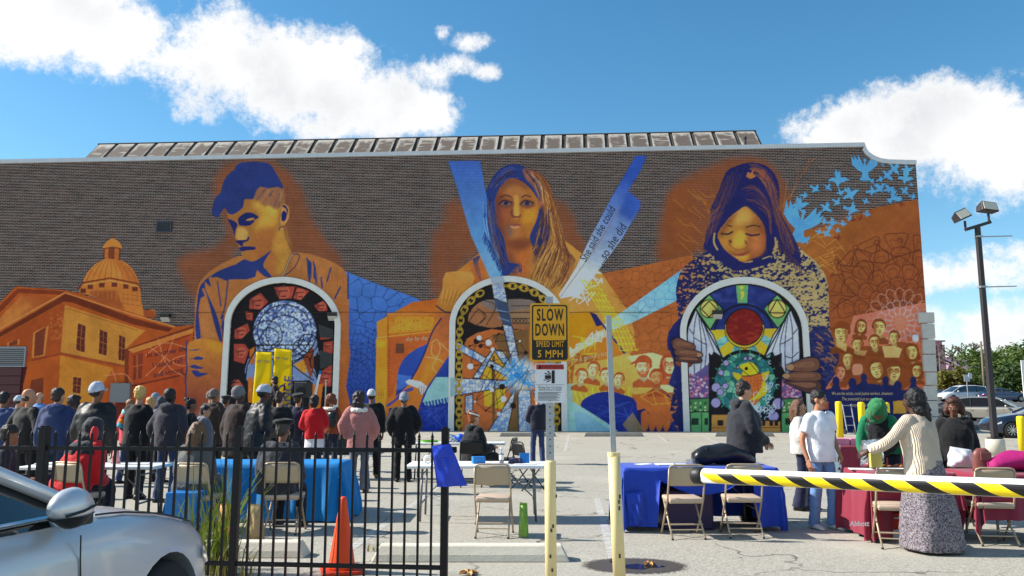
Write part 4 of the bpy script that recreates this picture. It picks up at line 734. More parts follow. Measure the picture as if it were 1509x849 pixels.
def wall_mat():
    m = bpy.data.materials.new('painted_brick'); m.use_nodes = True; nt = m.node_tree; N = nt.nodes; L = nt.links; b = N['Principled BSDF']; b.inputs['Roughness'].default_value = .9; b.inputs['Specular IOR Level'].default_value = .06
    uv = N.new('ShaderNodeAttribute'); uv.attribute_name = 'wall_uv'
    col = N.new('ShaderNodeAttribute'); col.attribute_name = 'paint'
    def brick(w):
        k = N.new('ShaderNodeTexBrick'); k.offset = .5; k.inputs['Scale'].default_value = 1; k.inputs['Brick Width'].default_value = w; k.inputs['Row Height'].default_value = .0866
        k.inputs['Mortar Size'].default_value = .0075; k.inputs['Mortar Smooth'].default_value = .2; k.inputs['Bias'].default_value = -.2
        k.inputs['Color1'].default_value = (*rgb(38, 28, 30), 1); k.inputs['Color2'].default_value = (*rgb(90, 58, 50), 1); k.inputs['Mortar'].default_value = (*rgb(160, 148, 140), 1)
        L.new(uv.outputs['Vector'], k.inputs['Vector']); return k
    b1, b2 = brick(.268), brick(.134)
    sx = N.new('ShaderNodeSeparateXYZ'); L.new(uv.outputs['Vector'], sx.inputs[0])
    def mth(op, a, bb, clamp=False):
        n = N.new('ShaderNodeMath'); n.operation = op; n.use_clamp = clamp
        for i, v in enumerate((a, bb)):
            if isinstance(v, (int, float)): n.inputs[i].default_value = v
            else: L.new(v, n.inputs[i])
        return n.outputs[0]
    row = mth('FLOOR', mth('DIVIDE', sx.outputs[1], .0866), 0); hd = mth('LESS_THAN', mth('MODULO', row, 11), .5)
    def mix(f, a, bb, t='RGBA'):
        n = N.new('ShaderNodeMix'); n.data_type = t; i0, i1, o = (6, 7, 2) if t == 'RGBA' else (2, 3, 0)
        for i, v in ((0, f), (i0, a), (i1, bb)):
            if isinstance(v, (int, float)): n.inputs[i].default_value = v
            elif isinstance(v, tuple): n.inputs[i].default_value = v
            else: L.new(v, n.inputs[i])
        return n.outputs[o]
    bc = mix(hd, b1.outputs['Color'], b2.outputs['Color']); bf = mix(hd, b1.outputs['Fac'], b2.outputs['Fac'], 'FLOAT')
    def noise(s, d=5, dist=0):
        n = N.new('ShaderNodeTexNoise'); n.inputs['Scale'].default_value = s; n.inputs['Detail'].default_value = d; n.inputs['Distortion'].default_value = dist; L.new(uv.outputs['Vector'], n.inputs['Vector']); return n.outputs['Fac']
    big = noise(.55, 6); mid = noise(3.0, 4)
    # bed joints read stronger than the upright ones; both fade and dirty in long streaks
    fr = mth('FRACT', mth('DIVIDE', sx.outputs[1], .0866), 0); jd = mth('MINIMUM', fr, mth('SUBTRACT', 1, fr)); bed = mth('MULTIPLY', mth('SUBTRACT', .155, jd), 16, True)
    mp2 = N.new('ShaderNodeMapping'); mp2.inputs['Scale'].default_value = (.8, 5, 1); L.new(uv.outputs['Vector'], mp2.inputs[0]); sn = N.new('ShaderNodeTexNoise'); sn.inputs['Scale'].default_value = 1.0; sn.inputs['Detail'].default_value = 7; sn.inputs['Roughness'].default_value = .7; L.new(mp2.outputs[0], sn.inputs['Vector'])
    mbr = N.new('ShaderNodeMapRange'); mbr.inputs[1].default_value = .36; mbr.inputs[2].default_value = .62; mbr.inputs[3].default_value = .25; mbr.inputs[4].default_value = 1.0; L.new(sn.outputs['Fac'], mbr.inputs[0])
    mort = mth('MULTIPLY', bed, mbr.outputs[0])
    dark = mix(mort, bc, (*rgb(206, 190, 178), 1))
    stain = N.new('ShaderNodeMapRange'); stain.inputs[1].default_value = .35; stain.inputs[2].default_value = .75; stain.inputs[3].default_value = 1.15; stain.inputs[4].default_value = .72; L.new(big, stain.inputs[0])
    # paint over brick: joints still read faintly
    jm = mix(mth('MULTIPLY', mth('MAXIMUM', bf, mth('MULTIPLY', bed, .8)), .22), (1, 1, 1, 1), (.55, .55, .58, 1))
    mp = N.new('ShaderNodeMix'); mp.data_type = 'RGBA'; mp.blend_type = 'MULTIPLY'; mp.inputs[0].default_value = 1; L.new(col.outputs['Color'], mp.inputs[6]); L.new(jm, mp.inputs[7])
    cov = mth('MULTIPLY', col.outputs['Alpha'], .97)
    fin = mix(cov, dark, mp.outputs[2])
    L.new(fin, b.inputs['Base Color'])
    bp = N.new('ShaderNodeBump'); bp.inputs['Strength'].default_value = .3; bp.inputs['Distance'].default_value = .008; bp.invert = True; L.new(bf, bp.inputs['Height']); L.new(bp.outputs[0], b.inputs['Normal'])
    return m
PAINT_GAIN = np.array((1.98, 1.92, 1.70))
def build_wall():
    nu, nz = 1440, 425
    us = np.linspace(UL, UR, nu); zt = np.array([ztop(u) for u in us]); t = np.linspace(0, 1, nz)
    U = np.repeat(us[None], nz, 0); Zz = t[:, None]*zt[None]
    base = np.array(WL); wu = np.array(WU)
    P = base[None, None]*0+U[..., None]*wu; P[..., 2] = Zz
    Wd = P+base; W = Wd.reshape(-1, 3)
    f = W[:, 1]*CP+(W[:, 2]-CAMH)*SP; up = -W[:, 1]*SP+(W[:, 2]-CAMH)*CP
    px, py = CXP+FPX*W[:, 0]/f, CYP-FPX*up/f
    c, a = sample_paint(px, py)
    lin = np.where(c <= .04045, c/12.92, ((np.maximum(c, 0)+.055)/1.055)**2.4)
    lin = np.clip(lin**1.1*PAINT_GAIN, 0, .85)
    me = bpy.data.meshes.new('wall'); n = nu*nz
    me.vertices.add(n); me.vertices.foreach_set('co', P.reshape(-1).astype(np.float32))
    idx = np.arange(n).reshape(nz, nu); q = np.stack([idx[:-1, :-1], idx[:-1, 1:], idx[1:, 1:], idx[1:, :-1]], -1).reshape(-1)
    nf = len(q)//4; me.loops.add(nf*4); me.loops.foreach_set('vertex_index', q.astype(np.int32)); me.polygons.add(nf)
    me.polygons.foreach_set('loop_start', np.arange(0, nf*4, 4, dtype=np.int32)); me.update(calc_edges=True)
    at = me.attributes.new('paint', 'FLOAT_COLOR', 'POINT'); at.data.foreach_set('color', np.concatenate([lin, a[:, None]], 1).astype(np.float32).reshape(-1))
    uvw = np.zeros((n, 3), np.float32); uvw[:, 0] = U.reshape(-1)+60; uvw[:, 1] = Zz.reshape(-1)
    at = me.attributes.new('wall_uv', 'FLOAT_VECTOR', 'POINT'); at.data.foreach_set('vector', uvw.reshape(-1))
    return obj('wall', me, wall_mat(), building)
build_wall()
def wadd(name, mb, m, **kw):                         # solid given in world space, hung on the building
    me = mb.mesh(name, kw.pop('smooth', False), kw.pop('bevel', 0)); me.transform(Matrix.Translation(-WL)); return obj(name, me, m, kw.pop('parent', building), **kw)
BDEP = -WN                                            # into the building
brick_side = mat('plain_brick', rgb(84, 62, 58), .85, var=.3, scale=6, bump=.3)
shell = MB(); zr = ztop(0)-.9
pl, pr = WL+WU*(UL-14), WL+WU*(UR-.02)
shell.prism([pl+BDEP*.35, pr+BDEP*.05, pr+BDEP*9, pl+BDEP*9], (0, 0, zr)); wadd('side_wall', shell, brick_side)
w2 = MB().prism([WL+WU*(UL-14), WL+WU*(UL-.01), WL+WU*(UL-.01)+BDEP*.3, WL+WU*(UL-14)+BDEP*.3], (0, 0, zr+.85)); wadd('side_wall', w2, brick_side)
# coping along the top of the wall, following the scoop
cop = mat('coping_stone', rgb(206, 210, 214), .6, var=.14, scale=3)
def strip_coping():
    us = [UL-14]+list(np.linspace(UL, u_sc[0][0]+.1, 30)); pts = [(u, ztop(0)) for u in us]+[(u, z) for u, z in u_sc[1:]]+[(UR+.02, u_sc[-1][1])]
    rings = []
    for i, (u, z) in enumerate(pts):
        a, b = pts[max(i-1, 0)], pts[min(i+1, len(pts)-1)]; t = Vector((b[0]-a[0], b[1]-a[1])).normalized(); nn = Vector((-t.y, t.x))
        o = WL+WU*u; h = .2
        def q(out, up): return o+WN*out+WU*(nn.x*up)+Vector((0, 0, z+nn.y*up))
        rings.append([q(.07, -.02), q(.07, h), q(-.5, h+.03), q(-.5, -.02)])
    return MB().loft(rings)
wadd('parapet_coping', strip_coping(), cop)
# weathered roof of the clerestory behind the parapet, in tarred panels
tar = mat('tar_strip', rgb(60, 54, 50), .9, var=.3, scale=5)
def panel_mat():
    m = bpy.data.materials.new('weathered_panel'); m.use_nodes = True; nt = m.node_tree; N = nt.nodes; L = nt.links; b = N['Principled BSDF']; b.inputs['Roughness'].default_value = .85
    g = N.new('ShaderNodeTexCoord'); oi = N.new('ShaderNodeObjectInfo'); sp = N.new('ShaderNodeSeparateXYZ'); L.new(g.outputs['Generated'], sp.inputs[0])
    def mth(op, a, bb=0, clamp=False):
        n = N.new('ShaderNodeMath'); n.operation = op; n.use_clamp = clamp
        for i, v in enumerate((a, bb)):
            if isinstance(v, (int, float)): n.inputs[i].default_value = v
            else: L.new(v, n.inputs[i])
        return n.outputs[0]
    dx = mth('ABSOLUTE', mth('SUBTRACT', sp.outputs[0], .5)); dy = mth('ABSOLUTE', mth('SUBTRACT', sp.outputs[1], .5))
    ns = N.new('ShaderNodeTexNoise'); ns.noise_dimensions = '4D'; ns.inputs['Scale'].default_value = 4; ns.inputs['Detail'].default_value = 6; L.new(g.outputs['Generated'], ns.inputs['Vector']); L.new(mth('MULTIPLY', oi.outputs['Random'], 40), ns.inputs['W'])
    st = N.new('ShaderNodeTexNoise'); st.noise_dimensions = '4D'; st.inputs['Scale'].default_value = 3; mp = N.new('ShaderNodeMapping'); mp.inputs['Scale'].default_value = (.4, 4, 1); L.new(g.outputs['Generated'], mp.inputs[0]); L.new(mp.outputs[0], st.inputs['Vector']); L.new(mth('MULTIPLY', oi.outputs['Random'], 17), st.inputs['W'])
    e = mth('ADD', mth('MAXIMUM', dx, dy), mth('MULTIPLY', mth('SUBTRACT', ns.outputs['Fac'], .5), .45)); w = mth('MULTIPLY', mth('SUBTRACT', e, .30), 7, True)
    w = mth('MAXIMUM', w, mth('MULTIPLY', mth('SUBTRACT', st.outputs['Fac'], .58), 8, True))
    mx = N.new('ShaderNodeMix'); mx.data_type = 'RGBA'; L.new(w, mx.inputs[0]); mx.inputs[6].default_value = (*rgb(88, 76, 66), 1); mx.inputs[7].default_value = (*rgb(164, 158, 148), 1); L.new(mx.outputs[2], b.inputs['Base Color'])
    return m
pan = panel_mat(); YB, YR = 1.0, 3.6
def RP(px, py, back):
    d = ray(px, py); c = Vector((0, 0, CAMH)); q = WL+BDEP*back; t = (q-c).dot(WN)/d.dot(WN); return c+d*t
e0, e1, r0, r1 = RP(112, 246, YB), RP(1127, 221, YB), RP(145, 213.5, YR), RP(1114, 194, YR)
def rq(s, t): return (e0.lerp(e1, s)).lerp(r0.lerp(r1, s), t)
rn = (e1-e0).cross(r0-e0).normalized(); rn = rn if rn.z > 0 else -rn
base = MB().prism([e0-rn*.1, e1-rn*.1, r1-rn*.1, r0-rn*.1], rn*.1)
rb = MB(); bb0, bb1 = Vector((r0.x, r0.y, 0))+BDEP*9, Vector((r1.x, r1.y, 0))+BDEP*9
rb.add([e0-rn*.1, e1-rn*.1, r1-rn*.1, r0-rn*.1, e0*1, e1*1, bb1+Vector((0, 0, r1.z-.2)), bb0+Vector((0, 0, r0.z-.2))], [(3, 2, 6, 7)])
roof = wadd('roof', base, tar); NP = 32
wadd('roof_slope', rb, tar, parent=roof)
for i in range(NP):
    a, b = (i+.10)/NP, (i+.90)/NP
    P = [rq(a, .04), rq(b, .04), rq(b, .97), rq(a, .97)]; c = sum(P, Vector())/4
    x = (P[1]-P[0]).normalized(); y = rn.cross(x); M = Matrix((x, y, rn)).transposed()
    mb = MB().prism([M.transposed()@(p-c) for p in P], (0, 0, .05)); me = mb.mesh('roof_panel'); o = obj('roof_panel', me, pan, roof)
    o.matrix_local = Matrix.Translation(c-WL)@M.to_4x4()
ridge = MB().tube([r0+rn*.04, r1+rn*.04], .05, 6); wadd('ridge_cap', ridge, tar, parent=roof)
pp = RP(1098, 214, YB+.2); wadd('vent_pipe', MB().tube([pp-Vector((0, 0, .5)), pp+Vector((0, 0, .35))], .08, 10).tube([pp+Vector((0, 0, .35)), pp+Vector((0, 0, .45))], .11, 10), mat('dark_pipe', (.05, .05, .055), .6), parent=roof)
# arch surrounds
trim = mat('arch_trim', rgb(228, 226, 218), .7, var=.10, scale=2.5, bump=.1)
for k in (1, 2, 3):
    o_, i_ = arch_pts(k, True, 40), arch_pts(k, False, 40); o_[0] = (o_[0][0], 640); o_[-1] = (o_[-1][0], 640); i_[0] = (i_[0][0], 640); i_[-1] = (i_[-1][0], 640)
    O = [WP(*p) for p in o_]; I = [WP(*p) for p in i_]
    for q in O+I: q.z = max(q.z, 0)
    mb = MB(); n = len(O); v = O+I+[p+WN*.1 for p in O]+[p+WN*.1 for p in I]; fc = []
    for j in range(n-1): fc += [(2*n+j, 2*n+j+1, 3*n+j+1, 3*n+j), (j, j+1, 2*n+j+1, 2*n+j), (n+j+1, n+j, 3*n+j, 3*n+j+1)]
    mb.add(v, fc); wadd('arch_surround', mb, trim)
# the blue beam and the painted hands cross the trim
def on_trim(P, m, off=.104): 
    me = MB().add([WP(x, y, off) for x, y in P], [tuple(range(len(P)))]).mesh('painted_patch', fixn=False); me.transform(Matrix.Translation(-WL)); return obj('painted_patch', me, m, building)
pale = mat('pale_blue_paint', rgb(178, 190, 206), .8, var=.1, scale=3)
on_trim([(722, 409.5), (741, 407), (745.3, 416.3), (725.3, 418.6)], pale); on_trim([(664.3, 557), (671, 557), (671, 583), (664.1, 585)], mat('pale_teal_paint', rgb(160, 192, 194), .8, var=.1, scale=3))
skinp = mat('brown_paint', rgb(128, 80, 60), .8, var=.25, scale=3); skin2 = mat('dark_brown_paint', rgb(92, 58, 52), .8, var=.25, scale=3); ink_dark = mat('dark_outline_paint', rgb(44, 38, 66), .8, var=.1); skin3 = mat('light_brown_paint', rgb(150, 98, 72), .8, var=.3, scale=4); nailp = mat('nail_paint', rgb(186, 142, 104), .8, scale=3)
def finger_paint(P, m=skinp):
    cxf, cyf = sum(x for x, y in P)/len(P), sum(y for x, y in P)/len(P); P0 = P; P = [(cxf+(x-cxf)*1.05, cyf+(y-cyf)*1.22) for x, y in P]
    me = MB().add([WP(x, y, .104) for x, y in smooth(P, 4)], [tuple(range(len(P)*4))]).mesh('finger_outline', fixn=False); me.transform(Matrix.Translation(-WL)); obj('finger_outline', me, ink_dark, building); P = P0
    P2 = [(cxf+(x-cxf)*.7, cyf-1.2+(y-cyf)*.45) for x, y in P]; me = MB().add([WP(x, y, .108) for x, y in smooth(P2, 4)], [tuple(range(len(P)*4))]).mesh('finger_light', fixn=False); me.transform(Matrix.Translation(-WL)); obj('finger_light', me, skin3, building)
    me = MB().add([WP(x, y, .106) for x, y in smooth(P, 4)], [tuple(range(len(P)*4))]).mesh('painted_finger', fixn=False); me.transform(Matrix.Translation(-WL)); obj('painted_finger', me, m, building)
for P, m in ((HK(1160,478, 1240,452, 1290,462, 1292,508, 1240,522, 1150,518, 1128,504), skinp), (HK(1112,548, 1150,528, 1240,524, 1298,534, 1296,566, 1200,571, 1122,562), skinp), (HK(1116,580, 1180,570, 1290,574, 1300,616, 1240,631, 1164,600), skin2), (HK(535,370, 560,350, 600,364, 646,384, 646,406, 600,402, 545,406), skinp), (HK(550,412, 600,404, 676,422, 686,442, 640,447, 555,437), skinp), (HK(550,447, 600,444, 676,454, 680,472, 640,476, 562,467), skin2)): finger_paint(P, m)
for P in (HK(1126,492, 1150,484, 1164,500, 1150,516, 1130,510), HK(1110,542, 1132,532, 1143,546, 1130,558, 1112,555), HK(664,426, 684,432, 682,444, 662,445)):
    me = MB().add([WP(x, y, .110) for x, y in smooth(P, 4)], [tuple(range(len(P)*4))]).mesh('painted_nail', fixn=False); me.transform(Matrix.Translation(-WL)); obj('painted_nail', me, nailp, building)
# lettering in the mural
def wtext(txt, px, py, hpx, m, ang=0, width=1, shear=0, off=.006, **kw):
    p = WP(px, py, off); sc = (WP(px, py-10)-WP(px, py)).length/10
    me = text_mesh(txt, hpx*sc*1.35, width, shear=shear, **kw); me.transform(Matrix.Rotation(R(ang), 4, 'Z'))
    o = obj('lettering', me, m, building); o.matrix_local = Matrix.Translation(-WL)@wframe(p)
ink = mat('navy_ink', rgb(34, 36, 58), .8, var=.1); cream = mat('cream_ink', rgb(222, 196, 150), .8, var=.1); rust = mat('rust_ink', rgb(96, 42, 34), .8, var=.1)
wtext('She said she could', 881, 345, 12.5, ink, 60.5, .72, .15); wtext('...so she did', 901, 360, 13.5, ink, 57, .78, .15)
wtext('day by day', 614, 499, 6.5, cream, 4, .9, .3); wtext("I'm in a good place", 865, 527, 7, cream, 12, .95, .2)
wtext('In another life', 246, 519, 8, ink, 9, 1); wtext('I stood tall', 247, 535, 8, ink, 10, 1); wtext('and strong', 248, 549, 8, ink, 11, 1)
wtext('We are the artists, social justice workers, dreamers', 1270, 580, 5, cream, 0, .62, .25); wtext('The potential just as you are is', 1270, 588, 5, cream, 0, .7, .25); wtext('always there in your life', 1275, 597, 5, cream, 0, .7, .25)
# louvre vents, wall lamps, cable, garage door and grille, little wall plate
steel = mat('grey_steel', rgb(150, 158, 166), .5, .5, var=.1); dsteel = mat('dark_steel', rgb(70, 78, 90), .5, .4, var=.15); blk = mat('black_metal', (.012, .012, .014), .45, .3, var=.1)
def louvre(px0, py0, px1, py1, n, m):
    a, b = WP(px0, py1), WP(px1, py0); w, h = (b-a).dot(WU), b.z-a.z
    v = obj('louvre_vent', None, None, building); v.location = a-WL; v.rotation_euler = (0, 0, math.atan2(WU.y, WU.x))
    fr = MB()
    for c, d in (((w/2, -.04, .03), (w, .1, .06)), ((w/2, -.04, h-.03), (w, .1, .06)), ((.03, -.04, h/2), (.06, .1, h-.12)), ((w-.03, -.04, h/2), (.06, .1, h-.12))): fr.box(c, d)
    fr.build('frame', m, v); MB().box((w/2, -.005, h/2), (w-.1, .02, h-.1)).build('backing', blk, v)
    sl = MB().box((0, 0, 0), (w-.12, .012, h/n*.82), Euler((R(38), 0, 0))).mesh('slat')
    for i in range(n): obj('slat', sl, m, v, (w/2, -.045, .06+(h-.12)*(i+.5)/n))
louvre(231, 326.5, 254, 342.5, 5, dsteel); louvre(-60, 511, 40, 541, 9, steel)
def wall_lamp(px, py):
    p = WP(px, py); v = obj('wall_lamp', None, None, building); v.location = p-WL; v.rotation_euler = (0, 0, math.atan2(WU.y, WU.x))
    MB().prism([(-.24, 0, -.02), (-.24, -.06, .24), (-.24, 0, .24)], (.48, 0, 0)).box((0, -.12, .12), (.5, .24, .2)).build('housing', mat('bronze_housing', rgb(58, 52, 50), .5, .4), v)
    MB().prism([(-.22, -.005, -.2), (-.22, -.20, -.02), (-.22, -.22, .02), (-.22, -.005, .02)], (.44, 0, 0)).build('lens', mat('lamp_lens', rgb(190, 190, 186), .2, spec=.6), v)
for q in ((490.5, 467), (1057, 464.5), (245, 469)): wall_lamp(*q)
cb = [WP(x, 460.5+.5*math.sin(x*.07), .03) for x in range(262, 1010, 22)]; wadd('cable', MB().tube(cb, .010, 5), mat('brown_cable', rgb(70, 50, 42), .8))
gd = obj('garage_door', None, None, building); rdm = mat('maroon_door', rgb(86, 44, 46), .55, var=.12)
a, b = WP(-55, 640), WP(33, 541); wD, hD = (b-a).dot(WU), b.z
gd.location = Vector((a.x, a.y, 0))-WL; gd.rotation_euler = (0, 0, math.atan2(WU.y, WU.x))
pm = MB().box((wD/2, -.03, 0), (wD, .05, hD/7-.03)).mesh('panel', bevel=.012)
for i in range(7): obj('panel', pm, rdm, gd, (0, 0, hD*(i+.5)/7))
wadd('junction_box', MB().box(WP(180, 579)+WN*.12, (1.05, .24, 1.0), math.atan2(WU.y, WU.x)), mat('grey_box', rgb(128, 128, 130), .6), bevel=.02)
cm = WP(1344.5, 499); wadd('security_camera', MB().tube([cm+WN*.02, cm+WN*.3], .04, 8).lathe([(.13, .16), (.15, .02), (.14, -.1), (.08, -.2), (.02, -.22)], 14, cm+WN*.34), mat('white_plastic', rgb(226, 226, 226), .4), smooth=True)
# corner stones
stone = mat('corner_stone', rgb(196, 192, 184), .85, var=.14, scale=4, bump=.2)
for i, (y0, y1, xl, xr) in enumerate(((460.5, 476.5, 1352.5, 1373.5), (477, 499.5, 1358, 1374), (500, 522, 1359, 1375), (522.5, 548, 1360, 1376), (548.5, 568, 1363.5, 1377), (568.5, 590, 1361, 1377.5), (590.5, 614, 1365, 1378.5), (614.5, 638, 1362, 1379.5))):
    a, b = WP(xl, y1), WP(xr+1, y0); a.z = max(a.z, 0); c = (a+b)/2; wadd('stone', MB().box(c+WN*.02, ((b-a).dot(WU), .30, b.z-a.z-.015), math.atan2(WU.y, WU.x)), stone, bevel=.025)
# ------------------------------------------------------------------ ground, road, markings
def asphalt(name, c0, c1, fine=70, crack=.0, scale=1.0, patch=None):
    m = bpy.data.materials.new(name); m.use_nodes = True; nt = m.node_tree; N = nt.nodes; L = nt.links; b = N['Principled BSDF']; b.inputs['Roughness'].default_value = .88; b.inputs['Specular IOR Level'].default_value = .25
    tc = N.new('ShaderNodeTexCoord')
    def noise(s, d=4, r=.6):
        n = N.new('ShaderNodeTexNoise'); n.inputs['Scale'].default_value = s; n.inputs['Detail'].default_value = d; n.inputs['Roughness'].default_value = r; L.new(tc.outputs['Object'], n.inputs['Vector']); return n.outputs['Fac']
    def mth(op, a, bb=0, clamp=False):
        n = N.new('ShaderNodeMath'); n.operation = op; n.use_clamp = clamp
        for i, v in enumerate((a, bb)):
            if isinstance(v, (int, float)): n.inputs[i].default_value = v
            else: L.new(v, n.inputs[i])
        return n.outputs[0]
    def mix(f, a, bb):
        n = N.new('ShaderNodeMix'); n.data_type = 'RGBA'
        for i, v in ((0, f), (6, a), (7, bb)):
            if isinstance(v, (int, float)): n.inputs[i].default_value = v
            elif isinstance(v, tuple): n.inputs[i].default_value = (*v, 1) if len(v) == 3 else v
            else: L.new(v, n.inputs[i])
        return n.outputs[2]
    vo = N.new('ShaderNodeTexVoronoi'); vo.inputs['Scale'].default_value = fine; L.new(tc.outputs['Object'], vo.inputs['Vector'])
    sp = N.new('ShaderNodeSeparateColor'); L.new(vo.outputs['Color'], sp.inputs[0])
    grain = mth('ADD', mth('MULTIPLY', sp.outputs[0], .6), mth('MULTIPLY', noise(fine*.5, 3), .5))
    base = mix(mth('MULTIPLY', mth('SUBTRACT', grain, .15), 1.25, True), c0, c1)
    big = noise(.23, 7, .68); base = mix(mth('MULTIPLY', mth('SUBTRACT', big, .42), 3.2, True), base, tuple(x*.74 for x in c1))
    st = noise(1.1, 6, .7); base = mix(mth('MULTIPLY', mth('SUBTRACT', st, .58), 5, True), base, tuple(x*.62 for x in c1))
    oil = noise(.9, 2, .4); base = mix(mth('MULTIPLY', mth('MULTIPLY', mth('SUBTRACT', oil, .66), 12, True), .55), base, tuple(x*.3 for x in c1))
    pale = noise(.35, 5, .6); base = mix(mth('MULTIPLY', mth('MULTIPLY', mth('SUBTRACT', pale, .55), 5, True), .35), base, tuple(min(1, x*1.25) for x in c1))
    if crack:
        mp = N.new('ShaderNodeVectorMath'); mp.operation = 'ADD'; nn = N.new('ShaderNodeTexNoise'); nn.inputs['Scale'].default_value = 1.6; nn.inputs['Detail'].default_value = 5; L.new(tc.outputs['Object'], nn.inputs['Vector'])
        sc = N.new('ShaderNodeVectorMath'); sc.operation = 'SCALE'; sc.inputs[3].default_value = 1.1; L.new(nn.outputs['Color'], sc.inputs[0]); L.new(tc.outputs['Object'], mp.inputs[0]); L.new(sc.outputs[0], mp.inputs[1])
        ve = N.new('ShaderNodeTexVoronoi'); ve.feature = 'DISTANCE_TO_EDGE'; ve.inputs['Scale'].default_value = .33; L.new(mp.outputs[0], ve.inputs['Vector'])
        ck = mth('MULTIPLY', mth('MULTIPLY', mth('SUBTRACT', .009, ve.outputs['Distance']), 240, True), mth('MULTIPLY', mth('SUBTRACT', noise(.5, 2), .42), 7, True))
        base = mix(mth('MULTIPLY', ck, crack), base, (.05, .047, .042))
    L.new(base, b.inputs['Base Color'])
    bp = N.new('ShaderNodeBump'); bp.inputs['Strength'].default_value = .55; bp.inputs['Distance'].default_value = .006; L.new(grain, bp.inputs['Height']); L.new(bp.outputs[0], b.inputs['Normal'])
    return m
lot_m = asphalt('worn_asphalt', (.20, .185, .150), (.52, .488, .41), 75, .8)
def gz(x, y):
    t = min(max((7.0-y)/1.4, 0), 1); return .12*t*t*(3-2*t)
gv, gf = [], []; ysr = [-60, -12, 0, 3, 5.6, 5.8, 6.0, 6.2, 6.4, 6.6, 6.8, 7.0, 8, 14, 30, 60, 120, 900]; xsr = [-900, -120, -40, -10, 0, 10, 40, 120, 900]
for y in ysr:
    for x in xsr: gv.append((x, y, gz(x, y)))
for j in range(len(ysr)-1):
    for i in range(len(xsr)-1): k = j*len(xsr)+i; gf.append((k, k+1, k+1+len(xsr), k+len(xsr)))
gm = MB().add(gv, gf).mesh('ground', True); obj('ground', gm, lot_m, kind='structure')
def sheet(name, pts, z, m, kind='structure', **kw): return obj(name, MB().add([(p[0], p[1], z) for p in pts], [tuple(range(len(pts)))]).mesh(name, fixn=False), m, kind=kind, **kw)
# side street beyond the corner of the building, its pavement and kerbs
road_m = asphalt('street_asphalt', (.035, .036, .04), (.085, .086, .09), 60, .4)
conc = mat('pavement_concrete', rgb(196, 192, 184), .85, var=.12, scale=1.2, bump=.2, bscale=40)
sheet('street', [(24, 36.5), (140, 27), (140, 62), (30, 70), (24, 62)], .004, road_m)
rd2 = [(24, 34.8), (140, 25.3), (140, 27.2), (24, 36.7)]
pv = obj('pavement', None, kind='structure')
d = Vector((116, -9.5, 0)); L0 = d.length; d.normalize(); nrm = Vector((-d.y, d.x, 0)); slab = MB().box((0, 0, .05), (2.36, 3.4, .12)).mesh('slab', bevel=.012)
for i in range(26):
    p = Vector((22, 33.2, 0))+d*(2.4*i+1.2); obj('slab', slab, conc, pv, p, math.atan2(d.y, d.x))
kb = MB().box((0, 0, .06), (2.37, .16, .14)).mesh('kerb_stone', bevel=.02)
for i in range(26):
    p = Vector((22, 33.2, 0))+d*(2.4*i+1.2)+nrm*1.82; obj('kerb_stone', kb, conc, pv, p, math.atan2(d.y, d.x))
# painted bay lines
def line_mat():
    m = bpy.data.materials.new('worn_white_line'); m.use_nodes = True; nt = m.node_tree; N = nt.nodes; L = nt.links; b = N['Principled BSDF']; b.inputs['Roughness'].default_value = .8
    tc = N.new('ShaderNodeTexCoord'); n = N.new('ShaderNodeTexNoise'); n.inputs['Scale'].default_value = 9; n.inputs['Detail'].default_value = 7; n.inputs['Roughness'].default_value = .75; L.new(tc.outputs['Object'], n.inputs['Vector'])
    r = N.new('ShaderNodeMapRange'); r.inputs[1].default_value = .30; r.inputs[2].default_value = .62; r.inputs[4].default_value = .8; L.new(n.outputs['Fac'], r.inputs[0]); b.inputs['Base Color'].default_value = (.62, .61, .58, 1); L.new(r.outputs[0], b.inputs['Alpha']); return m
lm = line_mat(); lines = obj('parking_lines', None, kind='structure')
def pline(x0, y0, x1, y1, w=.1):
    a, b = G(x0, y0), G(x1, y1); t = (b-a).normalized(); n = Vector((-t.y, t.x, 0))*w/2
    obj('line', MB().add([(*(p+o).xy, .004) for p, o in ((a, -n), (b, -n), (b, n), (a, n))], [(0, 1, 2, 3)]).mesh('line', fixn=False), lm, lines)
for q in ((513, 812, 640, 722), (640, 722, 668, 702), (880, 735, 906, 830), (838, 642, 833, 665), (969, 641.5, 985, 653), (1034, 641.5, 1062, 656), (1160, 642, 1178, 650), (600, 641, 585, 650), (1168, 641, 1200, 650), (890, 641, 892, 643)): pline(*q)
pline(840, 645.5, 1075, 645.5, .06); pline(980, 647, 1060, 647, .06)
# concrete wheel stops
wsm = mat('wheel_stop_concrete', rgb(205, 198, 180), .85, var=.16, scale=5, bump=.3, bscale=50); wsd = mat('old_wheel_stop', rgb(128, 124, 116), .9, var=.2, scale=4)
def wheel_stop(cx, y, wpx, m, label, hh=.15, dd=.30, grp=None):
    c = G(cx, y); s = FPX/(c.y*CP); L = wpx/s; pr = [(-dd/2, 0), (-dd/2+.02, hh*.45), (-dd*.27, hh), (dd*.27, hh), (dd/2-.02, hh*.45), (dd/2, 0)]
    rings = [[Vector((x, a*(1-abs(k)*0), b)) for a, b in pr] for x, k in ((-L/2, 1), (L/2, 1))]
    for i in (0, 1): rings[i] = [Vector((p.x+(-1 if i else 1)*p.z*.5, p.y, p.z)) for p in rings[i]]
    MB().loft(rings).build('wheel_stop', m, None, bevel=.012, loc=c+Vector((0, dd/2, 0)), label=label, cat='wheel stop', group=grp)
wheel_stop(358, 823, 175, wsm, 'pale concrete wheel stop behind the fence near the tall weeds'); wheel_stop(693, 829, 286, wsm, 'pale concrete wheel stop behind the fence end post and cream pole')
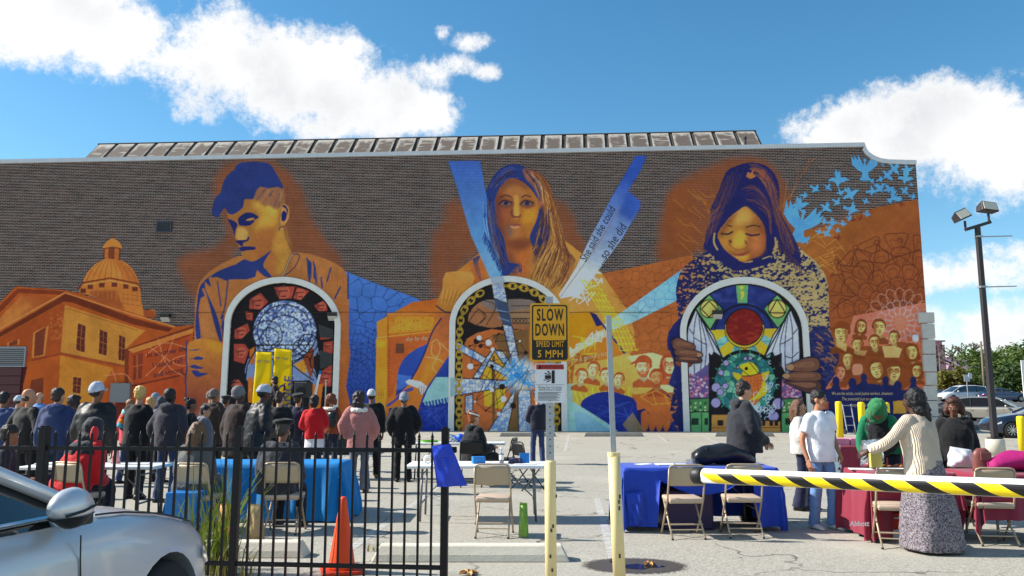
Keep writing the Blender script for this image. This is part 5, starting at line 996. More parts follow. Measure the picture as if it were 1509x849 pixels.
for i, (x, w) in enumerate(((905, 88), (1098, 88), (778, 84))): wheel_stop(x, 643.5, w, wsd, ['grey wheel stop below the tall thin leaning metal post', 'grey wheel stop below the fish roundel arch', 'grey wheel stop below the arch with the chain border'][i], .16, .25, 'wheel stops along the mural wall')
# puddle in a hollow, drain lid, dead leaf
def wet_mat():
    m = bpy.data.materials.new('wet_tar'); m.use_nodes = True; nt = m.node_tree; N = nt.nodes; L = nt.links; b = N['Principled BSDF']; b.inputs['Roughness'].default_value = .5
    tc = N.new('ShaderNodeTexCoord'); w = N.new('ShaderNodeVectorMath'); w.operation = 'MULTIPLY'; w.inputs[1].default_value = (1, 1, 0); L.new(tc.outputs['Generated'], w.inputs[0]); v = N.new('ShaderNodeVectorMath'); v.operation = 'DISTANCE'; v.inputs[1].default_value = (.5, .5, 0); L.new(w.outputs[0], v.inputs[0])
    n = N.new('ShaderNodeTexNoise'); n.inputs['Scale'].default_value = 30; n.inputs['Detail'].default_value = 6; L.new(tc.outputs['Object'], n.inputs['Vector'])
    q = N.new('ShaderNodeMath'); q.operation = 'MULTIPLY_ADD'; L.new(n.outputs['Fac'], q.inputs[0]); q.inputs[1].default_value = .22; L.new(v.outputs['Value'], q.inputs[2])
    r = N.new('ShaderNodeMapRange'); r.inputs[1].default_value = .60; r.inputs[2].default_value = .50; L.new(q.outputs[0], r.inputs[0]); L.new(r.outputs[0], b.inputs['Alpha'])
    mx = N.new('ShaderNodeMix'); mx.data_type = 'RGBA'; L.new(n.outputs['Fac'], mx.inputs[0]); mx.inputs[6].default_value = (.02, .017, .014, 1); mx.inputs[7].default_value = (.12, .10, .08, 1); L.new(mx.outputs[2], b.inputs['Base Color']); return m
wet = wet_mat(); pc = G(935, 834)
ring = [(pc.x+math.cos(t)*.54, pc.y+math.sin(t)*.40, .004) for t in np.linspace(0, 6.283, 40, endpoint=False)]
obj('wet_patch', MB().add(ring, [tuple(range(40))]).mesh('wet_patch', fixn=False), wet, kind='structure')
ring = [(pc.x+.03+math.cos(t)*.2*(1+.3*math.sin(3*t+1)), pc.y-.06+math.sin(t)*.10*(1+.25*math.cos(4*t)), .008) for t in np.linspace(0, 6.283, 36, endpoint=False)]
obj('puddle', MB().add(ring, [tuple(range(36))]).mesh('puddle', fixn=False), mat('water', (.02, .022, .024), .03, spec=.8, var=0), kind='structure')
leafm = mat('dead_leaf', rgb(186, 140, 84), .7, var=.3, scale=20)
def leaf(px, py, r, lab):
    c = G(px, py); P = [(0, 0, .02)]+[(math.cos(t)*r*(1+.45*math.cos(5*t)), math.sin(t)*r*(1+.45*math.cos(5*t)), .015+.03*abs(math.sin(2.5*t))) for t in np.linspace(0, 6.283, 30, endpoint=False)]
    mb = MB().add(P, [(0, i+1, (i+1) % 30+1) for i in range(30)]); me = mb.mesh('leaf', fixn=False); o = obj('dead_leaf', me, leafm, loc=c, label=lab, cat='leaf')
    md = o.modifiers.new('s', 'SOLIDIFY'); md.thickness = .003
leaf(690, 847, .07, 'curled tan dead leaf on the asphalt by the fence end post'); leaf(957, 834, .045, 'tan dead leaf lying in the wet patch')
# ------------------------------------------------------------------ cars
def car_paint(name, c, rough=.28, metal=.55): return mat(name, c, rough, metal, var=.04, scale=2, spec=.5, coat=.8)
glass_m = mat('car_glass', (.012, .016, .02), .04, 0, var=0, spec=.9, coat=.5); tyre_m = mat('tyre_rubber', (.014, .014, .015), .8, var=.2, scale=30); rim_m = mat('alloy_rim', (.55, .56, .58), .3, .9, var=.08); lamp_m = mat('headlamp_glass', (.55, .57, .6), .08, .2, var=.1, coat=.9); chrome = mat('chrome', (.6, .61, .63), .15, 1, var=.05); plast = mat('black_plastic', (.015, .015, .016), .5, var=.15); tail_m = mat('tail_lamp', (.3, .01, .012), .15, coat=.6)
def interp(tab, y): return [float(np.interp(y, [r[0] for r in tab], [r[k] for r in tab])) for k in range(1, len(tab[0]))]
CAR = {'sedan': dict(L=4.6, W=.9, fa=1.46, ra=-1.36, R=.33, body=[(-2.3, .62, .58, .32), (-2.2, .86, .72, .26), (-1.9, .96, .84, .22), (-1.2, .99, .9, .2), (0, .98, .9, .19), (.85, .97, .9, .2), (1.15, .95, .9, .2), (1.5, .895, .895, .21), (1.85, .81, .865, .22), (2.05, .74, .79, .22), (2.2, .64, .66, .25), (2.28, .52, .5, .3)],
                      roof=[(-1.75, .98, .60), (-1.1, 1.33, .58), (-.6, 1.42, .60), (-.12, 1.41, .60), (.22, 1.30, .62), (.85, .98, .70)], gh=(-1.8, .9)),
       'van': dict(L=5.0, W=.98, fa=1.55, ra=-1.45, R=.34, body=[(-2.5, .75, .7, .35), (-2.42, .98, .88, .3), (-2.0, 1.03, .96, .24), (0, 1.03, .98, .22), (1.1, 1.04, .97, .22), (1.6, 1.02, .95, .23), (2.1, .92, .9, .24), (2.35, .8, .78, .27), (2.48, .6, .6, .32)],
                    roof=[(-2.4, 1.03, .76), (-2.25, 1.62, .72), (-1.2, 1.74, .74), (.2, 1.73, .74), (.7, 1.58, .74), (1.55, 1.04, .8)], gh=(-2.42, 1.6))}
def make_car(name, kind, paint, label, loc, rz, z=0, detail=False, group='parked cars'):
    P = CAR[kind]; t = thing(name, label, 'car', (loc[0], loc[1], z), rz, group); W = P['W']
    ys = np.linspace(P['body'][0][0], P['body'][-1][0], 34 if detail else 22); rings = []
    for y in ys:
        zt, w, zb = interp(P['body'], y); zm = zb+(zt-zb)*.45; cr = .05 if y > P['gh'][1]-.1 else .03
        half = [(0, zb), (w*.9, zb), (w*.985, zb+.06), (w, zm), (w*.985, zt-.16), (w*.95, zt-.06), (w*.88, zt-.005), (w*.6, zt+cr*.6), (0, zt+cr)]
        rings.append([Vector((x, y, zz)) for x, zz in half]+[Vector((-x, y, zz)) for x, zz in half[-2:0:-1]])
    me = MB().loft(rings).mesh('body'); o = obj('body', me, paint, t)
    wells = MB()
    for s in (-1, 1):
        for ya in (P['fa'], P['ra']): wells.tube([(s*(W-.32), ya, P['R']), (s*(W+.3), ya, P['R'])], P['R']*1.13, 28)
    wo = obj('well', wells.mesh('well'), paint, t); bm_ = o.modifiers.new('b', 'BOOLEAN'); bm_.object = wo; bm_.operation = 'DIFFERENCE'; bm_.solver = 'EXACT'
    bpy.context.view_layer.update(); nm = evald(o); o.modifiers.clear(); o.data = nm; bpy.data.objects.remove(wo); smart(nm, 35)
    if not nm.materials: nm.materials.append(paint)
    # greenhouse
    g0, g1 = P['gh']; rs = []
    for y in np.linspace(P['roof'][0][0], P['roof'][-1][0], 18):
        zt, wt = interp(P['roof'], y); zb, wb, _ = interp(P['body'], y); zb -= .03; wb = wb*.9; f = min(1, max(0, (zt-zb)/.42)); wt2 = wb+(wt-wb)*f; zt = max(zt, zb+.02)
        rs.append([Vector((-wb, y, zb)), Vector((wb, y, zb)), Vector((wt2, y, zt-.04*f)), Vector((wt2*.85, y, zt)), Vector((0, y, zt+.015)), Vector((-wt2*.85, y, zt)), Vector((-wt2, y, zt-.04*f))])
    smart(obj('windows', MB().loft(rs).mesh('windows'), glass_m, t).data, 30)
    # roof skin and pillars just outside the glass
    def side(y, f):
        zt, wt = interp(P['roof'], y); zb, wb, _ = interp(P['body'], y); wb *= .9; k = min(1, max(0, (zt-zb)/.42)); w2 = wb+(wt-wb)*k; return Vector((wb+(w2-wb)*f, y, zb+(zt-.04*k-zb)*f))
    ry = [r[0] for r in P['roof']]; a, b = (ry[1]-.02, ry[-2]) if kind == 'sedan' else (ry[1], ry[-2])
    rr = []
    for y in np.linspace(a, b, 12):
        zt, wt = interp(P['roof'], y); rr.append([Vector((x*(wt+.012), y, zt+q)) for x, q in ((-1, -.05), (-.86, .012), (0, .03), (.86, .012), (1, -.05))])
    mb = MB(); n = 5; mb.add([q for g in rr for q in g], [(i*n+k, i*n+k+1, (i+1)*n+k+1, (i+1)*n+k) for i in range(11) for k in range(4)]); shade_smooth(mb.build('roof', paint, t).data)
    pil = [(ry[-1], ry[-2]), (ry[0], ry[1])]
    for s in (-1, 1):
        for y0, y1 in pil:
            pts = [side(y0+(y1-y0)*k/5, 1.0)+Vector((.012, 0, .012)) for k in range(6)]; MB().tube([(s*p.x, p.y, p.z) for p in pts], .032, 8).build('pillar', paint, t, True)
        yb = -.25 if kind == 'sedan' else 0
        for yy in ((yb,) if kind == 'sedan' else (yb, -1.15)): pts = [side(yy, f)+Vector((.008, 0, 0)) for f in (0, .5, 1)]; MB().tube([(s*p.x, p.y, p.z) for p in pts], .035, 6).build('pillar', plast, t)
        pts = [side(y, 0)+Vector((.012, 0, .03)) for y in np.linspace(ry[0]+.2, ry[-1]-.1, 10)]; MB().tube([(s*p.x, p.y, p.z) for p in pts], .012, 6).build('window_trim', chrome, t)
        # door seams, handles
        for yy in ((.72, -.25, -1.15) if kind == 'sedan' else (.9, -.1, -1.15)):
            pts = []
            for f in np.linspace(0, 1, 7):
                zt, w, zb = interp(P['body'], yy); zz = .3+f*(zt-.36); pts.append((s*(w*(1.0-.012*abs(f-.45)*2)+.001), yy+(.1*(1-f)**2 if yy > .5 else 0), zz))
            MB().tube(pts, .004, 4).build('seam', plast, t)
        for yy in (-.05, -.95): MB().box((s*(W+.005), yy-.1, .8), (.03, .18, .03)).build('door_handle', paint, t, bevel=.008)
    # wheels
    tyb = MB(); prof = [(P['R']*.68, -.105), (P['R']*.93, -.11), (P['R'], -.07), (P['R'], .07), (P['R']*.93, .11), (P['R']*.68, .105)]
    n = 32; vv = [(q, r*math.cos(2*math.pi*k/n), r*math.sin(2*math.pi*k/n)) for r, q in prof for k in range(n)]; ff = [(i*n+k, i*n+(k+1) % n, (i+1)*n+(k+1) % n, (i+1)*n+k) for i in range(5) for k in range(n)]
    tm = MB().add(vv, ff).mesh('tyre', True)
    rb = MB(); r0 = P['R']*.69
    vv = [(q, r*math.cos(2*math.pi*k/n), r*math.sin(2*math.pi*k/n)) for r, q in ((r0, .09), (r0*.94, .095), (r0*.9, .03), (r0*.9, -.08)) for k in range(n)]; rb.add(vv, [(i*n+k, i*n+(k+1) % n, (i+1)*n+(k+1) % n, (i+1)*n+k) for i in range(3) for k in range(n)])
    for k in range(10):
        a = 2*math.pi*k/10; rb.box((.055, math.cos(a)*r0*.5, math.sin(a)*r0*.5), (.03, r0*.95, .028), Euler((a, 0, 0)))
    rb.tube([(.03, 0, 0), (.085, 0, 0)], r0*.2, 14); rmesh = rb.mesh('rim'); dm = MB().tube([(-.02, 0, 0), (0, 0, 0)], r0*.88, 24).mesh('brake')
    for s in (-1, 1):
        for ya in (P['fa'], P['ra']):
            w = obj('wheel', None, None, t); w.location = (s*(W-.13), ya, P['R']); w.rotation_euler = (0, 0, 0 if s > 0 else math.pi)
            obj('tyre', tm, tyre_m, w); obj('rim', rmesh, rim_m, w); obj('brake_disc', dm, plast, w)
            MB().tube([(-.18, 0, 0), (-.12, 0, 0)], P['R']*1.1, 24).build('wheel_well', plast, w)
    # lamps, plates, mirrors
    yf = P['body'][-1][0]; yr = P['body'][0][0]
    for s in (-1, 1):
        def skin(y, f, grow=.008):
            zt, w, zb = interp(P['body'], y); return Vector((s*(w*(1-.06*abs(f-.5))+grow), y, zb+(zt-zb)*f))
        ys2 = np.linspace(yf-.42, yf-.06, 7); mb = MB(); v = []
        for i, y in enumerate(ys2): v += [skin(y, .80-.03*i, .010), skin(y, .66-.01*i, .014)]
        mb.add(v, [(2*i, 2*i+1, 2*i+3, 2*i+2) for i in range(6)]); shade_smooth(mb.build('headlight', lamp_m, t).data)
        ys2 = np.linspace(yr+.02, yr+.3, 5); v = []
        for i, y in enumerate(ys2): v += [skin(y, .84, .010), skin(y, .6, .014)]
        MB().add(v, [(2*i, 2*i+1, 2*i+3, 2*i+2) for i in range(4)]).build('tail_light', tail_m, t)
        ym = ry[-1]-(.30 if detail else .32 if kind == 'sedan' else .45); zm, wm, _ = interp(P['body'], ym)
        if not detail:
            MB().lathe([(.02, -.09), (.07, -.06), (.085, 0), (.07, .06), (.02, .09)], 10, (s*(wm+.14), ym, zm+.06)).box((s*(wm+.03), ym, zm+.02), (.12, .05, .03)).build('side_mirror', paint, t, True)
        else:                                              # folded flat against the door glass
            rg = []
            for k in range(9):
                f = k/8; h = .085*math.sin(math.pi*min(max(f*.94+.045, 0), 1))**.55; dpt = .062*math.sin(math.pi*(f*.9+.06))**.6
                c = Vector((s*(wm+.07), ym+.10-.25*f, zm+.075+.01*f)); rg.append([c+Vector((s*dpt*math.cos(a_), 0, h*math.sin(a_))) for a_ in np.linspace(0, 2*math.pi, 16, endpoint=False)])
            m_ = obj('side_mirror', shade_smooth(MB().loft(rg).mesh('side_mirror')), paint, t)
            rg2 = [[Vector((q.x+s*.0035, q.y, min(q.z, zm+.05))) for q in g] for g in rg]; shade_smooth(MB().loft(rg2).build('lower_shell', plast, m_).data)
            MB().tube([(s*(wm+.128), ym+.06, zm+.085), (s*(wm+.135), ym-.03, zm+.07), (s*(wm+.122), ym-.12, zm+.06)], .006, 6).build('indicator', plast, m_)
            MB().box((s*(wm-.0), ym+.10, zm+.02), (.14, .07, .05)).build('mirror_arm', plast, m_, bevel=.01)
    MB().box((0, yf-.02, .42), (.9, .05, .2)).build('grille', plast, t, bevel=.02); MB().box((0, yr+.0, .62), (.34, .02, .16)).build('plate', mat('plate_white', (.6, .6, .62), .4), t)
    if detail:
        hb = []                                            # bonnet shut line
        for s in (-1, 1):
            pts = []
            for y in np.linspace(.95, 2.0, 10): zt, w, zb = interp(P['body'], y); pts.append((s*w*(.885), y, zt+.001))
            MB().tube(pts, .005, 5).build('seam', plast, t)
    return t
silver = mat('silver_paint', (.58, .60, .63), .32, .35, var=.03, scale=2, spec=.5, coat=.6)
make_car('silver_sedan', 'sedan', silver, 'silver sedan parked nose towards the black fence, mirror folded', (-2.85, 2.98), R(-7), .10, True)
gold = car_paint('champagne_paint', (.42, .40, .34), .3, .5); whitep = car_paint('white_car_paint', (.62, .62, .62), .3, .1); navyp = car_paint('navy_car_paint', (.012, .018, .04), .2, .3); greyp = car_paint('dark_grey_paint', (.05, .055, .06), .3, .5); bluep = car_paint('blue_car_paint', (.04, .07, .14), .3, .4); redp = car_paint('dark_red_paint', (.07, .015, .02), .3, .3)
g = G(1463, 621); make_car('minivan', 'van', gold, 'champagne minivan parked behind the lamp post', (g.x, g.y), R(-132))
g = G(1416, 617); make_car('grey_sedan', 'sedan', greyp, 'dark grey sedan parked beside the champagne minivan', (g.x, g.y), R(-132))
g = G(1537, 645); make_car('navy_sedan', 'sedan', navyp, 'navy sedan on the street past the lamp post', (g.x, g.y), R(80))
# raised lot behind the street with more cars
bank = MB(); bx = [(38, 66), (150, 60), (150, 74), (38, 80), (38, 200), (150, 200)]
bank.add([(30, 66, -.02), (170, 58, -.02), (170, 74, 1.25), (30, 80, 1.25), (30, 330, 2.2), (170, 330, 2.2)], [(0, 1, 2, 3), (3, 2, 5, 4)]); obj('raised_lot', bank.mesh('raised_lot', fixn=False), asphalt('far_asphalt', (.07, .07, .068), (.13, .13, .125), 40), kind='structure')
for px, d, kind, p, rz, lab, z in ((1418, 86, 'van', whitep, 95, 'white van parked in the raised lot behind the minivan', 1.3), (1399, 98, 'sedan', bluep, 100, 'blue sedan in the raised lot beside the white van', 1.38), (1449, 92, 'sedan', greyp, -80, 'grey sedan in the raised lot under the green trees', 1.34), (1406, 120, 'van', greyp, 90, 'grey van far back in the raised lot', 1.48), (1386, 104, 'sedan', redp, 95, 'dark red sedan in the raised lot by the corner stones', 1.40), (1478, 84, 'sedan', bluep, -100, 'dark blue sedan in the raised lot behind the lamp post', 1.3)):
    make_car('parked_car', kind, p, lab, (XP(px, d, z), d), R(rz), z)
# ------------------------------------------------------------------ far buildings, poles
pink = mat('pink_stucco', rgb(206, 150, 150), .85, var=.1, scale=.5); slate = mat('purple_slate', rgb(120, 104, 124), .8, var=.15, scale=.6); dk = mat('dark_opening', (.02, .02, .025), .7); brown = mat('brown_parapet', rgb(120, 84, 80), .85, var=.1)
d = 150.0
def far_box(mb, x0, y0, x1, y1, dep=8, dd=0):
    a, b = AT(x0, y1, d+dd), AT(x1, y0, d+dd); mb.box(((a.x+b.x)/2, d+dd+dep/2, (a.z+b.z)/2), (b.x-a.x, dep, b.z-a.z)); return mb
tw = thing('bell_arch_tower', 'pink tower with an open arch on top, far behind the corner', 'tower', AT(1382, 590, d)); tw.location.z = 2.0
def far(name, mb, m, par): me = mb.mesh(name); me.transform(Matrix.Translation(-Vector(par.location))); return obj(name, me, m, par)
for x0, y0, x1, y1 in ((1374, 508, 1378, 600), (1388, 508, 1392, 600)): far('pier', far_box(MB(), x0, y0, x1, y1, 3), pink, tw)
ar = MB(); cx_, r_o, = 1383, 5
P = [AT(1378, 508, d), AT(1378, 505, d), AT(1388, 505, d), AT(1388, 508, d)]+[AT(1383+5*math.cos(t), 516-8*math.sin(t), d) for t in np.linspace(0, math.pi, 12)]
far('arch_top', far_box(MB(), 1378, 503.5, 1388, 507.8, 3), pink, tw); sp_ = MB()
for s in (-1, 1): sp_.prism([AT(1383+s*5, 507.8, d), AT(1383+s*.5, 507.8, d)]+[AT(1383+s*5*math.cos(t), 516-8*math.sin(t), d) for t in np.linspace(1.45, .0, 7)], (0, 3, 0))
far('arch_spandrel', sp_, pink, tw); far('cornice', far_box(MB(), 1373, 501.5, 1393, 503.6, 3.6, -.3), pink, tw); far('wall', far_box(MB(), 1377, 528, 1390.5, 600, 2.4, .4), mat('pale_pink_stucco', rgb(230, 190, 190), .85, scale=.5), tw)
far('window', far_box(MB(), 1380.5, 540, 1382.5, 560, .3, .1), dk, tw); far('window', far_box(MB(), 1385.5, 540, 1387.5, 560, .3, .1), dk, tw)
d = 165.0
gb = thing('gabled_house', 'long purple roofed building with a gable beyond the parked cars', 'building', AT(1410, 590, d)); gb.location.z = 2.1
far('wall', far_box(MB(), 1386, 550, 1446, 600, 12), mat('mauve_wall', rgb(138, 122, 130), .85, scale=.5), gb); pr_ = MB().prism([AT(1385, 551, d-.5), AT(1447, 551, d-.5), AT(1445, 531, d+6), AT(1387, 531, d+6)], (0, .4, .3)); far('roof', pr_, slate, gb)
far('gable', MB().prism([AT(1394, 551, d-1.2), AT(1406, 551, d-1.2), AT(1400, 534, d-1.2)], (0, 6, 0)), mat('mauve_gable', rgb(146, 116, 132), .85, scale=.5), gb)
for x in (1392, 1399, 1406, 1413, 1421, 1430, 1438): far('window', far_box(MB(), x, 557, x+3, 566, .3, -.2), dk, gb)
d = 230.0; lb = thing('low_dark_block', 'low dark building on the skyline beyond the gabled house', 'building', AT(1418, 590, d)); lb.location.z = 2.1
far('wall', far_box(MB(), 1400, 527, 1432, 600, 14), slate, lb)
for x in range(1401, 1431, 5): far('parapet', far_box(MB(), x, 525.4, x+3.4, 527, 3), brown, lb)
pole_m = mat('wood_pole', rgb(120, 106, 92), .85, var=.2); galv = mat('galvanised', rgb(168, 172, 176), .45, .6, var=.15, scale=30)
for px, py, d, w, lab in ((1452.5, 503, 88, .13, 'wooden utility pole in front of the bare tree'), (1389, 520, 112, .07, 'thin lamp pole in front of the pink tower')):
    b = Vector((XP(px, d, 1.4), d, 1.35)); top = AT(px, py, d); mb = MB().tube([(0, 0, 0), (0, 0, top.z-b.z)], [w*1.2, w*.8], 8); mb.tube([(0, 0, top.z-b.z-.5), (1.1, 0, top.z-b.z-.2)], .04, 6); mb.build('utility_pole', pole_m, None, True, loc=b, label=lab, cat='pole')
d = 70; b = Vector((XP(1427.5, d, 1), d, .35)); sg = thing('street_sign', 'small white street sign on a post between the parked cars', 'sign', b); top = AT(1427.5, 553, d).z-b.z
MB().tube([(0, 0, 0), (0, 0, top)], .04, 8).build('post', galv, sg); MB().box((0, -.05, top-.25), (.5, .02, .6)).build('panel', mat('sign_white', (.7, .7, .7), .5), sg); MB().box((.35, .02, top-.05), (.5, .02, .5), .5).build('panel', mat('sign_white', (.7, .7, .7), .5), sg)
d = 30; b = Vector((XP(1511, d, 1.6), d, 0)); ws = thing('white_sign_board', 'tall white board on posts at the pavement past the lamp post', 'sign', b); z0, z1 = AT(1511, 586, d).z, AT(1511, 531, d).z
MB().box((.25, 0, (z0+z1)/2), (.6, .04, z1-z0)).build('panel', mat('sign_white', (.7, .7, .7), .5), ws, bevel=.01)
for x in (.02, .48): MB().tube([(x, .05, 0), (x, .05, z1-.1)], .03, 8).build('post', galv, ws)
# ------------------------------------------------------------------ trees
bark = mat('bark', rgb(84, 78, 66), .9, var=.3, scale=8, bump=.4)
def leaf_mat(name, a, b):
    m = bpy.data.materials.new(name); m.use_nodes = True; nt = m.node_tree; N = nt.nodes; L = nt.links; p = N['Principled BSDF']; p.inputs['Roughness'].default_value = .6; p.inputs['Specular IOR Level'].default_value = .25
    tc = N.new('ShaderNodeTexCoord'); n = N.new('ShaderNodeTexNoise'); n.inputs['Scale'].default_value = 1.3; n.inputs['Detail'].default_value = 6; L.new(tc.outputs['Object'], n.inputs['Vector'])
    mx = N.new('ShaderNodeMix'); mx.data_type = 'RGBA'; r = N.new('ShaderNodeMapRange'); r.inputs[1].default_value = .35; r.inputs[2].default_value = .68; L.new(n.outputs['Fac'], r.inputs[0]); L.new(r.outputs[0], mx.inputs[0]); mx.inputs[6].default_value = (*a, 1); mx.inputs[7].default_value = (*b, 1); L.new(mx.outputs[2], p.inputs['Base Color'])
    tr = N.new('ShaderNodeBsdfTranslucent'); L.new(mx.outputs[2], tr.inputs['Color']); ms = N.new('ShaderNodeMixShader'); ms.inputs[0].default_value = .3; L.new(p.outputs[0], ms.inputs[1]); L.new(tr.outputs[0], ms.inputs[2]); L.new(ms.outputs[0], N['Material Output'].inputs[0]); return m
def branches(mb, p, d, L, r, n, rnd, tips, spread=.5, taper=.62):
    q = p+d*L; mid = p.lerp(q, .5)+Vector((rnd.gauss(0, 1), rnd.gauss(0, 1), 0))*L*.05; mb.tube([p, mid, q], [r, r*.85, r*taper], 6); tips.append((q, n))
    if n == 0: return
    for k in range(rnd.choice((2, 3, 3))):
        nd = (d+Vector((rnd.gauss(0, 1), rnd.gauss(0, 1), rnd.gauss(.1, .5)))*spread).normalized(); branches(mb, q, nd, L*rnd.uniform(.6, .85), r*taper, n-1, rnd, tips, spread, taper)
def tree(name, loc, h, w, m, label, seed, leaves=2600, ls=.22, bare=False, group=None):
    rnd = random.Random(seed); t = thing(name, label, 'tree', loc, 0, group); mb = MB(); tips = []
    branches(mb, Vector((0, 0, 0)), Vector((0, 0, 1)), h*(.34 if not bare else .24), h*(.028 if not bare else .034), 4 if not bare else 6, rnd, tips, .55 if not bare else .55, .62 if not bare else .72)
    me = mb.mesh('trunk', True, fixn=False); zs = max(v.co.z for v in me.vertices); me.transform(Matrix.Scale(h*(.9 if not bare else 1)/zs, 4)); obj('trunk', me, bark, t)
    if bare: return t
    cl = [(Vector((rnd.uniform(-1, 1)*w*.42, rnd.uniform(-1, 1)*w*.4, h*rnd.uniform(.3, .88))), w*rnd.uniform(.12, .26)) for _ in range(26)]
    cl = [(c, r) for c, r in cl if (c.x/(w*.5))**2+((c.z-h*.58)/(h*.45))**2 < 1.0]
    v, f = [], []
    for i in range(leaves):
        c, r = rnd.choice(cl); dv = Vector((rnd.gauss(0, 1), rnd.gauss(0, 1), rnd.gauss(0, 1))).normalized()*r*rnd.uniform(.55, 1.1); p = c+dv
        a = Vector((rnd.gauss(0, 1), rnd.gauss(0, 1), rnd.gauss(0, .6))).normalized(); b = a.cross(dv).normalized(); s = ls*rnd.uniform(.6, 1.3); k = len(v); v += [p-a*s, p+b*s*.5, p+a*s, p-b*s*.5]; f.append((k, k+1, k+2, k+3))
    obj('crown', MB().add(v, f).mesh('crown', fixn=False), m, t); return t
lf1 = leaf_mat('green_leaves', (.035, .07, .012), (.13, .19, .035)); lf2 = leaf_mat('yellowing_leaves', (.12, .12, .02), (.26, .22, .05)); lf3 = leaf_mat('dark_leaves', (.025, .05, .015), (.08, .13, .03))
def gt(px, d, z=1.5): return Vector((XP(px, d, z), d, z-.1))
for px, d, top, w, m, lab, sd_ in ((1478, 112, 513, 7.5, lf1, 'full green tree beside the bare tree', 1), (1512, 104, 508, 8, lf1, 'tall green tree behind the white board', 2), (1452, 118, 540, 6, lf3, 'dark green tree beneath the bare tree', 3), (1401, 108, 541, 4.6, lf2, 'small yellow green tree before the gabled house', 4), (1386, 116, 553, 4, lf2, 'short yellow tree at the foot of the pink tower', 5), (1496, 96, 540, 6, lf3, 'low dark green tree behind the lamp post', 6), (1428, 114, 550, 5, lf3, 'low green tree before the gabled house wall', 7)):
    b = gt(px, d); h = AT(px, top, d).z-b.z; tree('leafy_tree', b, h, w, m, lab, sd_, 5200 if w > 5.5 else 3000, .24, group='trees beyond the parked cars')
b = gt(1440, 122); tree('bare_tree', b, AT(1440, 503, 122).z-b.z, 7, None, 'leafless tree rising above the green trees', 12, bare=True, group='trees beyond the parked cars')
# ------------------------------------------------------------------ lamp post with two flood lamps
b = G(1468, 671); lp = thing('lamp_post', 'tall dark square lamp post with two flood lamps on a concrete base', 'lamp post', b); bronze = mat('bronze_pole', rgb(62, 58, 60), .5, .4, var=.12)
H = AT(1452, 332, b.y).z
MB().lathe([(.25, 0), (.25, .44), (.235, .46), (.0, .46)], 28).build('concrete_base', mat('lamp_base_concrete', rgb(196, 188, 172), .85, var=.16, scale=5, bump=.3), lp, True); MB().box((0, 0, .48), (.3, .3, .04)).build('base_plate', bronze, lp)
MB().box((0, 0, .5+(H-.5)/2), (.15, .15, H-.5), None, .82).build('pole', bronze, lp, bevel=.01)
MB().box((.02, 0, H-.02), (.8, .12, .09), Euler((0, R(-17), 0))).build('cross_arm', bronze, lp, bevel=.01)
for x, z, rx, ry_, w in ((-.36, .13, -20, -24, .44), (.36, .36, -18, 5, .54)):
    fl = obj('flood_lamp', None, None, lp); fl.location = (x, 0, H+z); MB().tube([(0, 0, -.24), (0, 0, 0)], .035, 8).build('knuckle', bronze, fl)
    q = Euler((R(rx), R(ry_), R(8))); hd = MB(); hd.add([Vector(p) for p in ((-w/2, -.14, .02), (w/2, -.14, .02), (w/2, .16, .1), (-w/2, .16, .1), (-w/2*.92, -.14, .34), (w/2*.92, -.14, .34), (w/2*.8, .16, .3), (-w/2*.8, .16, .3))], [(3, 2, 1, 0), (4, 5, 6, 7), (0, 1, 5, 4), (1, 2, 6, 5), (2, 3, 7, 6), (3, 0, 4, 7)])
    hb = hd.build('housing', bronze, fl, bevel=.015); hb.rotation_euler = q
    ln = MB().box((0, -.15, .18), (w*.8, .02, .24)).build('lens', mat('flood_lens', rgb(196, 192, 176), .25, spec=.6), fl); ln.rotation_euler = q
for yy in (349, 423):
    z = AT(1455, yy, b.y).z; MB().tube([(.07, 0, z), (1.0, -.02, z+.02)], .018, 8).build('banner_arm', galv, lp); MB().box((0, 0, z), (.19, .19, .05)).build('clamp', galv, lp)
# yellow bollards by the corner
yel = mat('yellow_paint', rgb(238, 206, 20), .45, var=.06)
for i, (px, py, d) in enumerate(((1237, 591.5, 33.5), (1270.5, 592.5, 32.5), (1299, 592.0, 34.5), (1307, 593, 32.0), (1505, 613, 24.0))):
    z = AT(px, py, d).z; r = .135 if i < 4 else .11; MB().lathe([(r, 0), (r, z-.08), (r*.9, z-.02), (r*.5, z), (.0, z)], 20).build('bollard', yel, None, True, loc=(XP(px, d, .7), d, 0), cat='bollard', group='yellow bollards', label=['yellow bollard nearest the right arch, before the dark blue silhouettes', 'yellow bollard second from the right arch, before the dark blue silhouettes', 'yellow bollard third from the right arch, partly behind another bollard', 'yellow bollard fourth from the right arch, overlapping its neighbour', 'yellow bollard on the pavement past the lamp post'][i])
g = G(1255, 640); ht = thing('hand_truck', 'grey tube hand truck leaning by the mural between yellow bollards', 'hand truck', g, R(12))
for x in (-.22, .22): MB().tube([(x, 0, .1), (x, .25, 1.35)], .025, 8).build('rail', galv, ht)
for z in (.4, .8, 1.3): MB().tube([(-.22, .05+z*.15, z), (.22, .05+z*.15, z)], .02, 8).build('rung', galv, ht)
MB().box((0, -.12, .05), (.5, .3, .02)).build('toe_plate', galv, ht)
for x in (-.26, .26): MB().tube([(x-.03, .1, .12), (x+.03, .1, .12)], .12, 16).build('wheel', tyre_m, ht)
